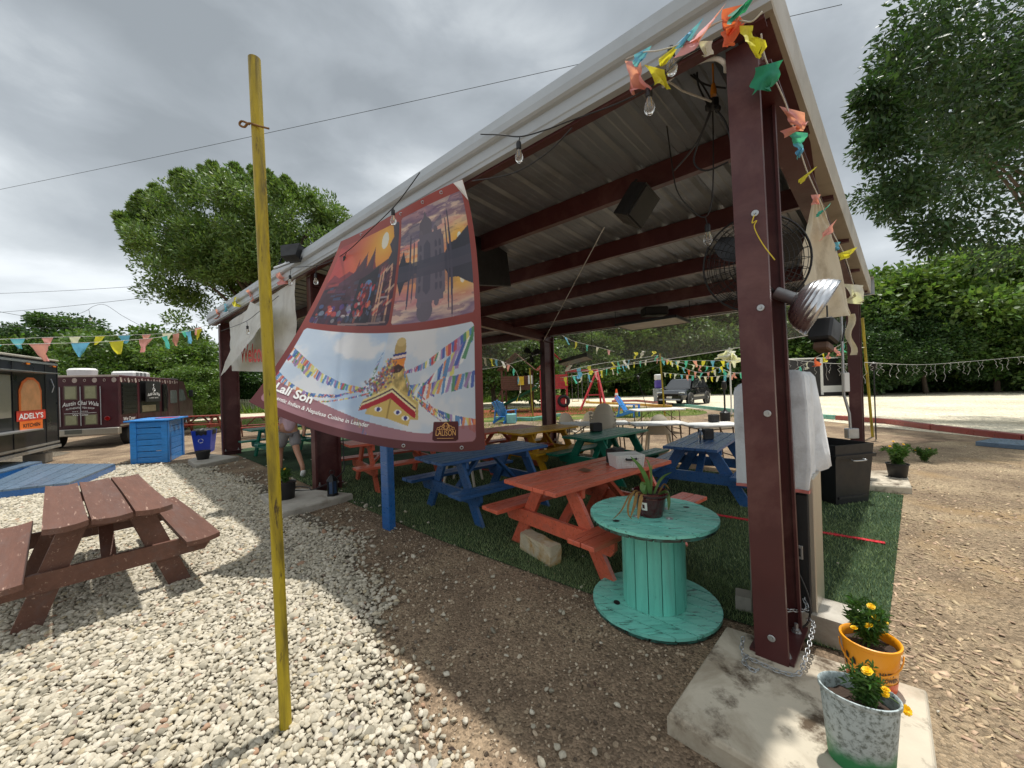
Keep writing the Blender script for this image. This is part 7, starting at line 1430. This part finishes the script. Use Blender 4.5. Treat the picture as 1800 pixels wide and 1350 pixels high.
# cone, poles, torches, posts
cq = G(1084, 704); co = thing('traffic_cone', 'orange traffic cone standing on the far gravel', 'traffic cone', (cq.x, cq.y, 0)); CONEM = mat('cone_orange', srgb(226, 84, 40), r=.6)
MB().box((0, 0, .03), (.5, .5, .06), None, .02).build('base', CONEM, co); MB().lathe([(.2, .06), (.06, .95), (.05, 1.0), (0, 1.0)], 20).build('cone', CONEM, co, smooth=40); MB().lathe([(.137, .45), (.108, .65)], 20, sx=1.03, sy=1.03).build('band', WHITE, co)
def ypole(label, x0, y0, x1, y1, r=.03):
    b = G(x0, y0); tp = D(x1, y1, b.y); t = thing('yellow_pole', label, 'pole', (b.x, b.y, 0)); MB().tube([(0, 0, 0), tp-Vector((b.x, b.y, 0))], r, 12).build('pipe', YELLOWP, t, smooth=50); MB().lathe([(0, .02), (r*1.1, .015), (r*1.15, 0)], 10, tp-Vector((b.x, b.y, 0))).build('cap', YELLOWP, t)
ypole('slim yellow pole left of the middle back post', 937, 735, 931, 648); ypole('slim yellow pole in front of the grey pillar', 1169, 735, 1160, 622, .035); ypole('leaning yellow pole just right of the right back post', 1534, 768, 1516, 560, .03)
tp_ = G(1286, 728); wp = thing('tent_post', 'thin white post with draped white cloth near the black car', 'post', (tp_.x, tp_.y, 0)); MB().tube([(0, 0, 0), (0, 0, 3.0)], .035, 10).build('pole', WHITE, wp)
for k_ in range(5): flagmesh(Vector((random.gauss(0, .06), random.gauss(0, .06), 2.95-.05*k_)), Vector((math.cos(k_*1.3), math.sin(k_*1.3), .2)).normalized(), Vector((random.gauss(0, .3), random.gauss(0, .3), -1)).normalized(), .35, .5, FMAT['w'], wp, Matrix.Identity(4), .9, .5, 8)
gq = G(1158, 709); gpil = thing('water_dispenser', 'grey trash can topped by a purple and white cooler far behind', 'dispenser', (gq.x, gq.y, 0)); MB().lathe([(0, 0), (.32, 0), (.36, 1.0), (.38, 1.02), (.3, 1.06)], 20).build('can', mat('grey_can', srgb(140, 148, 152), r=.5), gpil, smooth=40); MB().box((0, 0, 1.35), (.42, .4, .58), None, .05).build('cooler', mat('purple_cooler', srgb(98, 84, 170), r=.4), gpil); MB().box((0, 0, 1.85), (.42, .4, .4), None, .05).build('lid', WHITE, gpil)
def torch(label, x, y, h, lean=0):
    b = G(x, y); t = thing('garden_torch', label, 'garden torch', (b.x, b.y, 0)); MB().tube([(0, 0, 0), (lean, 0, h)], .014, 8).build('stake', BLKM, t); MB().lathe([(.02, h-.02), (.05, h), (.075, h+.12), (.08, h+.15), (.05, h+.17), (.02, h+.19)], 12, (lean, 0, 0)).build('head', BLKM, t, smooth=40)
torch('black garden torch beside the leaning yellow pole', 1540, 772, 1.72); torch('black garden torch leaning behind the folding tables', 1140, 728, 1.7, -.45)
lq = G(1275, 745); bf = thing('bird_feeder', 'black pot shaped feeder on a stake near the white tent post', 'feeder', (lq.x, lq.y, 0)); MB().lathe([(0, 0), (.16, 0), (.17, .4), (.1, .45), (.04, .5), (0, .5)], 12).build('pot', BLACK, bf, smooth=40); MB().tube([(0, 0, .45), (0, 0, 1.5)], .03, 8).build('stake', BLACK, bf); MB().lathe([(0, 1.55), (.07, 1.5), (.09, 1.3), (.03, 1.2)], 10).build('top', BLACK, bf, smooth=40)
# shed behind
sa, sb = D(1376, 690, 30), D(1487, 690, 30); sh = thing('garden_shed', 'black shed with white door frame below the trees at right', 'shed', ((sa.x+sb.x)/2, sa.y+1.5, 0), 0)
wS = (sb-sa).length; MB().box((0, 0, 1.45), (wS, 3, 2.9), None, .02).build('wall', mat('black_board', srgb(44, 42, 44), r=.7, var=.15), sh); MB().box((0, 0, 2.95), (wS+.2, 3.2, .1)).build('roof', WHITE, sh)
for x in (wS*.12, wS*.46): MB().box((x, -1.53, 1.5), (.18 if x < wS*.4 else .22, .06, 2.8)).build('door_frame', WHITE, sh)
MB().box((wS*.29, -1.53, .55), (wS*.32, .05, .5)).build('door_panel', WHITE, sh); MB().box((wS*.29, -1.54, 1.9), (wS*.3, .04, 1.9)).build('door', mat('black_board2', srgb(30, 28, 30), r=.6), sh)
MB().box((-wS*.22, -1.53, .5), (wS*.45, .05, .35)).build('lower_trim', WHITE, sh)
# kerb timbers round the lot
def timbers(label, pts, m, hgt=.16, wd=.16, seg=2.4):
    P = [Vector((p[0], p[1], 0)) for p in pts]; t = thing('timber_edging', label, 'edging', P[0])
    for a, b in zip(P, P[1:]):
        n = max(1, round((b-a).length/seg))
        for k in range(n): MB().beam(a.lerp(b, k/n)-P[0]+Vector((0, 0, hgt/2)), a.lerp(b, (k+1)/n)-P[0]+(b-a).normalized()*-.02+Vector((0, 0, hgt/2)), wd, hgt, ch=.012).build('timber', m, t)
KR = paint('faded_red_timber', srgb(150, 76, 70), stretch=(2, 2, 2)); KT = paint('faded_teal_timber', srgb(110, 168, 152), stretch=(2, 2, 2)); KY = paint('faded_yellow_timber', srgb(206, 160, 70), stretch=(2, 2, 2))
timbers('faded red timber kerb along the gravel lot at right', [(11.5, 6.0), G(1800, 776), G(1640, 756), G(1560, 745), G(1470, 738)], KR)
timbers('faded teal timber kerb continuing behind the cabinet', [G(1468, 737.5), G(1400, 732)], KT)
timbers('faded teal timber edging in front of the black car', [G(1310, 727), G(1240, 719), G(1185, 713)], KT); timbers('faded red timber edging left of the black car', [G(1183, 713), G(1120, 706), G(1075, 707)], KR); timbers('faded yellow timber edging on the far lawn', [G(1180, 717), G(1100, 712), G(1030, 709)], KY); timbers('faded teal timber border of the red mulch', [G(870, 738), G(935, 740), G(985, 732)], KT)
tag(MB().box((*G(1795, 786)[:2], .05), (.9, 1.0, .1), Matrix.Rotation(.4, 3, 'Z'), .01).build('pallet_board', BLUER), 'grey blue wooden board lying on the path at the right edge', 'board')
tag(MB().box((*G(1262, 752)[:2], .08), (1.6, .9, .12), Matrix.Rotation(.2, 3, 'Z'), .01).build('wooden_pallet', mat('pallet_wood', srgb(186, 176, 158), r=.9, stretch=(1, 12, 1), bump=.5, bs=8)), 'low pale wooden pallet on the ground behind the right folding table', 'pallet')
# fence far left behind the lane
fq = [D(x, 720, 34) for x in (410, 520)]; ft = thing('picket_fence', 'pale low fence across the lane at far left', 'fence', (fq[0].x, fq[0].y, 0), 0)
for k in range(26): MB().box((k*.22, 0, .55), (.14, .03, 1.1)).build('picket', mat('pale_picket', srgb(176, 172, 160), r=.8) if 'pale_picket' not in bpy.data.materials else bpy.data.materials['pale_picket'], ft)
for z in (.3, .85): MB().box((2.75, .03, z), (5.7, .03, .08)).build('rail', bpy.data.materials['pale_picket'], ft)
# ------------------------------------------------------------------ trees
BARK = mat('bark', srgb(92, 80, 68), r=.95, var=.25, vs=6, bump=.9, bs=18, bd=.03, stretch=(1, 1, .25))
def leafmat(name, c, tr=.32, isl=.42, hr=.018): return mat(name, c, r=.45, var=.12, vs=.6, bump=0, island=isl, hrnd=hr, transl=tr, spec=.4)
LA, LB_, LC, LD = leafmat('ash_leaf', srgb(82, 108, 50)), leafmat('oak_leaf', srgb(74, 102, 48)), leafmat('bright_leaf', srgb(94, 120, 56)), leafmat('dark_leaf', srgb(62, 88, 46))
def crown_np(clumps, per, L, w, sprd, rng, wind=(0, 0, 0), droop=.2):
    # clumps: (n,4) centre+radius ; returns leaf mesh arrays
    n = len(clumps)*per; c = np.repeat(clumps[:, :3], per, 0); r = np.repeat(clumps[:, 3], per)
    d = rng.normal(size=(n, 3)); d /= np.linalg.norm(d, axis=1)[:, None]; rad = r*rng.random(n)**.45; p = c+d*rad[:, None]*np.array([1, 1, .72])*sprd
    ld = d*.7+rng.normal(size=(n, 3))*.55+np.array(wind); ld[:, 2] -= droop; ld /= np.linalg.norm(ld, axis=1)[:, None]
    s = np.cross(ld, rng.normal(size=(n, 3))); s /= np.linalg.norm(s, axis=1)[:, None]+1e-9; l_ = L*rng.uniform(.6, 1.35, n)[:, None]; ww = w*rng.uniform(.7, 1.3, n)[:, None]
    up = np.cross(s, ld); tip = p+ld*l_; mid = p+ld*l_*.45+up*ww*.25
    Vv = np.stack([p, mid+s*ww, tip, mid-s*ww], 1).reshape(-1, 3); i = np.arange(n)*4; Ff = np.stack([np.stack([i, i+1, i+2], 1), np.stack([i, i+2, i+3], 1)], 1).reshape(-1, 3); return Vv, Ff
def ellip_clumps(n, c, rad, cr, rng, shell=.55, low=-.75):
    out_ = []
    while len(out_) < n:
        d = rng.normal(size=3); d /= np.linalg.norm(d)
        if d[2] < low: continue
        k = shell+(1-shell)*rng.random(); bump = 1+.36*mnoise.noise(Vector(d*1.7)+Vector((n*.1, 0, 0)))+.2*mnoise.noise(Vector(d*4.0)); q = np.array(c)+d*np.array(rad)*k*bump; out_.append((*q, cr*rng.uniform(.65, 1.35)))
    return np.array(out_)
def limbs(mb, base, top, r0, tips, rng):
    base = Vector(base); top = Vector(top); mid = base.lerp(top, .5)+Vector((rng.normal()*.15, rng.normal()*.15, 0)); mb.tube(catmull([base, mid, top], 6), [r0*(1-.045*i) for i in range(13)], 10)
    for t in tips:
        t = Vector(t); s = base.lerp(top, rng.uniform(.45, 1)); m_ = s.lerp(t, .5)+Vector((0, 0, (t-s).length*.12)); P = catmull([s, m_, t], 5); mb.tube(P, [r0*.38*(1-.085*i) for i in range(len(P))], 6)
def tree(name, label, base, h, crown_c, rad, n, per, L, w, cr, lm, seed, r0=.2, wind=(0, 0, 0), shell=.5, group=None, low=-.75, extra=None, droop=.2, tips=22):
    rng = np.random.default_rng(seed); t = thing(name, label, 'tree', base, 0, group); C = ellip_clumps(n, crown_c, rad, cr, rng, shell, low)
    if extra is not None: C = np.concatenate([C, np.array(extra)])
    Vv, Ff = crown_np(C, per, L, w, 1.0, rng, wind, droop); me = npmesh('crown', Vv, Ff, lm); link('crown', me, t)
    mb = MB(); limbs(mb, (0, 0, -.1), (crown_c[0]*.6, crown_c[1]*.6, crown_c[2]-.1*rad[2]), r0, [C[i, :3] for i in rng.choice(len(C), min(tips, len(C)), False)], rng); mb.build('trunk', BARK, t, smooth=60); return t
# big wind blown tree behind the left end of the roof
tb_ = Vector((-13.6, 22.5, 0))
lt = []; rg = np.random.default_rng(3)
for (x, y, r) in ((250, 440, .8), (270, 470, .9), (235, 440, .5), (300, 410, .9), (330, 375, .8), (355, 350, .7), (400, 350, .9), (440, 335, .8), (470, 340, .8), (500, 345, .8), (540, 345, .8), (570, 355, .8), (595, 380, .7), (560, 380, .9), (300, 500, .9), (330, 530, .8), (310, 560, .7), (340, 590, .7), (380, 560, .9), (300, 455, .9), (265, 430, .6), (480, 325, .5), (375, 345, .6), (320, 470, 1.0)):
    p = D(x, y, 22.5+rg.normal()*1.5)-tb_; lt.append((*p, r))
for k in range(46):                       # tufts swept up and to the left along the outline
    a = rg.uniform(.15, 2.9); c_ = D(415+190*math.cos(a)*rg.uniform(.9, 1.06), 465-138*math.sin(a)*rg.uniform(.92, 1.06), 22.5+rg.normal()*1.6)-tb_
    for j in range(4): lt.append((c_.x-.22*j, c_.y, c_.z+.34*j, .42-.075*j))
tree('shade_tree', 'bushy wind blown green tree rising behind the left end of the pavilion roof', tb_, 12, (-.9, 0, 9.0), (5.5, 4.6, 3.7), 300, 340, .21, .042, .95, leafmat('windy_leaf', srgb(98, 122, 60), .28), 5, .32, (-.35, 0, .45), .35, None, -.6, lt, -.05)
# overhanging tree at the upper right
tb_ = Vector((17.8, 12.0, 0)); rt = []
for (x, y, d, r) in ((1540, 185, 9, .55), (1560, 150, 9, .6), (1580, 110, 9.2, .7), (1600, 60, 9.4, .8), (1620, 20, 9.5, .9), (1530, 165, 8.8, .35), (1545, 240, 9, .5), (1560, 260, 9, .6), (1590, 290, 9.2, .7), (1575, 350, 9.2, .5), (1600, 330, 9.3, .6), (1620, 400, 9.4, .55), (1650, 420, 9.5, .6), (1700, 400, 9.6, .8), (1640, 200, 9.5, .9), (1680, 120, 9.6, 1.0), (1750, 60, 9.8, 1.1), (1780, 200, 10, 1.2), (1720, 270, 9.8, 1.1), (1780, 380, 10, 1.0), (1670, 340, 9.6, .9), (1640, 80, 9.4, .8), (1700, 180, 9.6, .9), (1680, 20, 9.6, .9), (1760, 130, 10, 1.0), (1790, 20, 10, 1.0), (1570, 210, 9.1, .5), (1610, 140, 9.2, .7), (1780, 440, 10.2, .9)):
    p = D(x, y, d)-tb_; rt.append((*p, r))
tree('ash_tree', 'tall dark leafy tree overhanging the upper right corner', tb_, 14, (-1.9, -.1, 9.6), (3.8, 4.2, 4.0), 90, 400, .19, .034, .8, leafmat('narrow_leaf', srgb(56, 80, 44), .3), 9, .2, (-.2, 0, 0), .3, None, -.8, rt, .3, 7)
# tree lines: a few kinds, each copied
kinds = []
for k, (n, per, L, w, rad, lm, sh_) in enumerate(((90, 420, .27, .085, (3.6, 3.4, 4.2), LD, .55), (90, 420, .27, .085, (4.0, 3.6, 3.6), LC, .55), (80, 420, .26, .09, (3.2, 3.2, 4.6), LB_, .5), (70, 420, .26, .085, (4.4, 3.8, 2.9), LA, .5))):
    kinds.append(tree('deciduous_tree', 'x', (0, 0, 0), 9, (0, 0, rad[2]*1.08+.4), rad, n, per, L, w, 1.1, lm, 40+k, .22, shell=sh_, group='trees in the distant tree line', low=-.95))
used = set(); LINES = {}
def place(kind, x, d, topy, label, sc=None, ybase=0):
    p = D(x, 600, d); ztop = D(x, topy, d).z; h0 = (4.2, 3.6, 4.6, 2.9)[kind]*2.15+.4; s = ztop/h0
    o = kinds[kind] if kind not in used else copy_tree(kinds[kind]); used.add(kind); put(o, (p.x, p.y, 0), random.uniform(0, 6.28), (s*(sc or 1), s*(sc or 1), s), label, 'trees in the distant tree line'); LINES.setdefault(label, []).append((x, o))
Lr = 'leafy green tree behind the gravel lot'; Lm = 'leafy green tree seen through the back of the pavilion'; Ll = 'leafy green tree behind the food trucks'
for i, (x, d, ty) in enumerate(((1545, 32, 505), (1598, 33, 455), (1655, 34, 480), (1725, 34, 432), (1810, 33, 462), (1900, 33, 430), (1500, 36, 515), (1570, 40, 488), (1690, 42, 445), (1780, 44, 425), (2000, 34, 430), (1625, 29, 545), (1750, 28, 505), (1850, 27, 550), (1535, 29, 575))): place((0, 1, 2, 1, 0, 2, 3)[i % 7], x, d, ty, Lr, 1.15)
for i, (x, d, ty) in enumerate(((1460, 46, 520), (1400, 46, 530), (1340, 47, 525), (1280, 46, 520), (1220, 47, 530), (1160, 46, 525), (1100, 48, 530), (1040, 47, 525), (985, 48, 535), (1370, 41, 560), (1250, 42, 580), (1130, 43, 590), (1030, 43, 585), (1310, 54, 500), (1190, 54, 500), (1070, 55, 505))): place((2, 0, 1, 3, 2, 1, 0)[i % 7], x, d, ty, Lm, 1.2)
place(3, 868, 31, 575, 'broad shade tree standing left of the playground', 1.1)
for i, (x, d, ty) in enumerate(((90, 40, 545), (50, 38, 575), (200, 34, 592), (260, 33, 578), (300, 31, 590), (130, 44, 560), (10, 36, 590), (340, 36, 600), (235, 40, 585), (-60, 36, 560), (180, 30, 625), (330, 27, 640), (430, 40, 610), (500, 42, 615), (560, 44, 610), (620, 46, 590), (700, 46, 590), (780, 47, 580), (-160, 34, 560))): place((2, 0, 1, 3, 1, 0, 2)[i % 7], x, d, ty, Ll if x < 400 else 'leafy green tree beyond the pavilion end', 1.15)
ORD = 'first second third fourth fifth sixth seventh eighth ninth tenth eleventh twelfth thirteenth fourteenth fifteenth sixteenth seventeenth eighteenth nineteenth'.split()
for lab, L in LINES.items():
    if len(L) < 2: continue
    for k, (x, o) in enumerate(sorted(L, key=lambda q: q[0])): o['label'] = lab.replace('leafy green tree', ORD[k]+' leafy green tree from the left')
# undergrowth as one mass at the foot of the trees
rg = np.random.default_rng(77); C = []
for x in np.linspace(960, 2000, 90): 
    p = D(x+rg.normal()*6, 600, 30+16*max(0, min(1, (1500-x)/300))+rg.uniform(-1.5, 3)); C.append((p.x, p.y, rg.uniform(.4, 2.2), rg.uniform(.8, 1.4)))
for x in np.linspace(-150, 900, 70):
    p = D(x+rg.normal()*6, 600, 40+rg.uniform(-2, 4)); C.append((p.x, p.y, rg.uniform(.4, 1.8), rg.uniform(.8, 1.3)))
Vv, Ff = crown_np(np.array(C), 260, .36, .12, 1.1, rg); stuff(link('undergrowth', npmesh('undergrowth', Vv, Ff, LD)), 'dark leafy undergrowth along the foot of the trees', 'undergrowth')
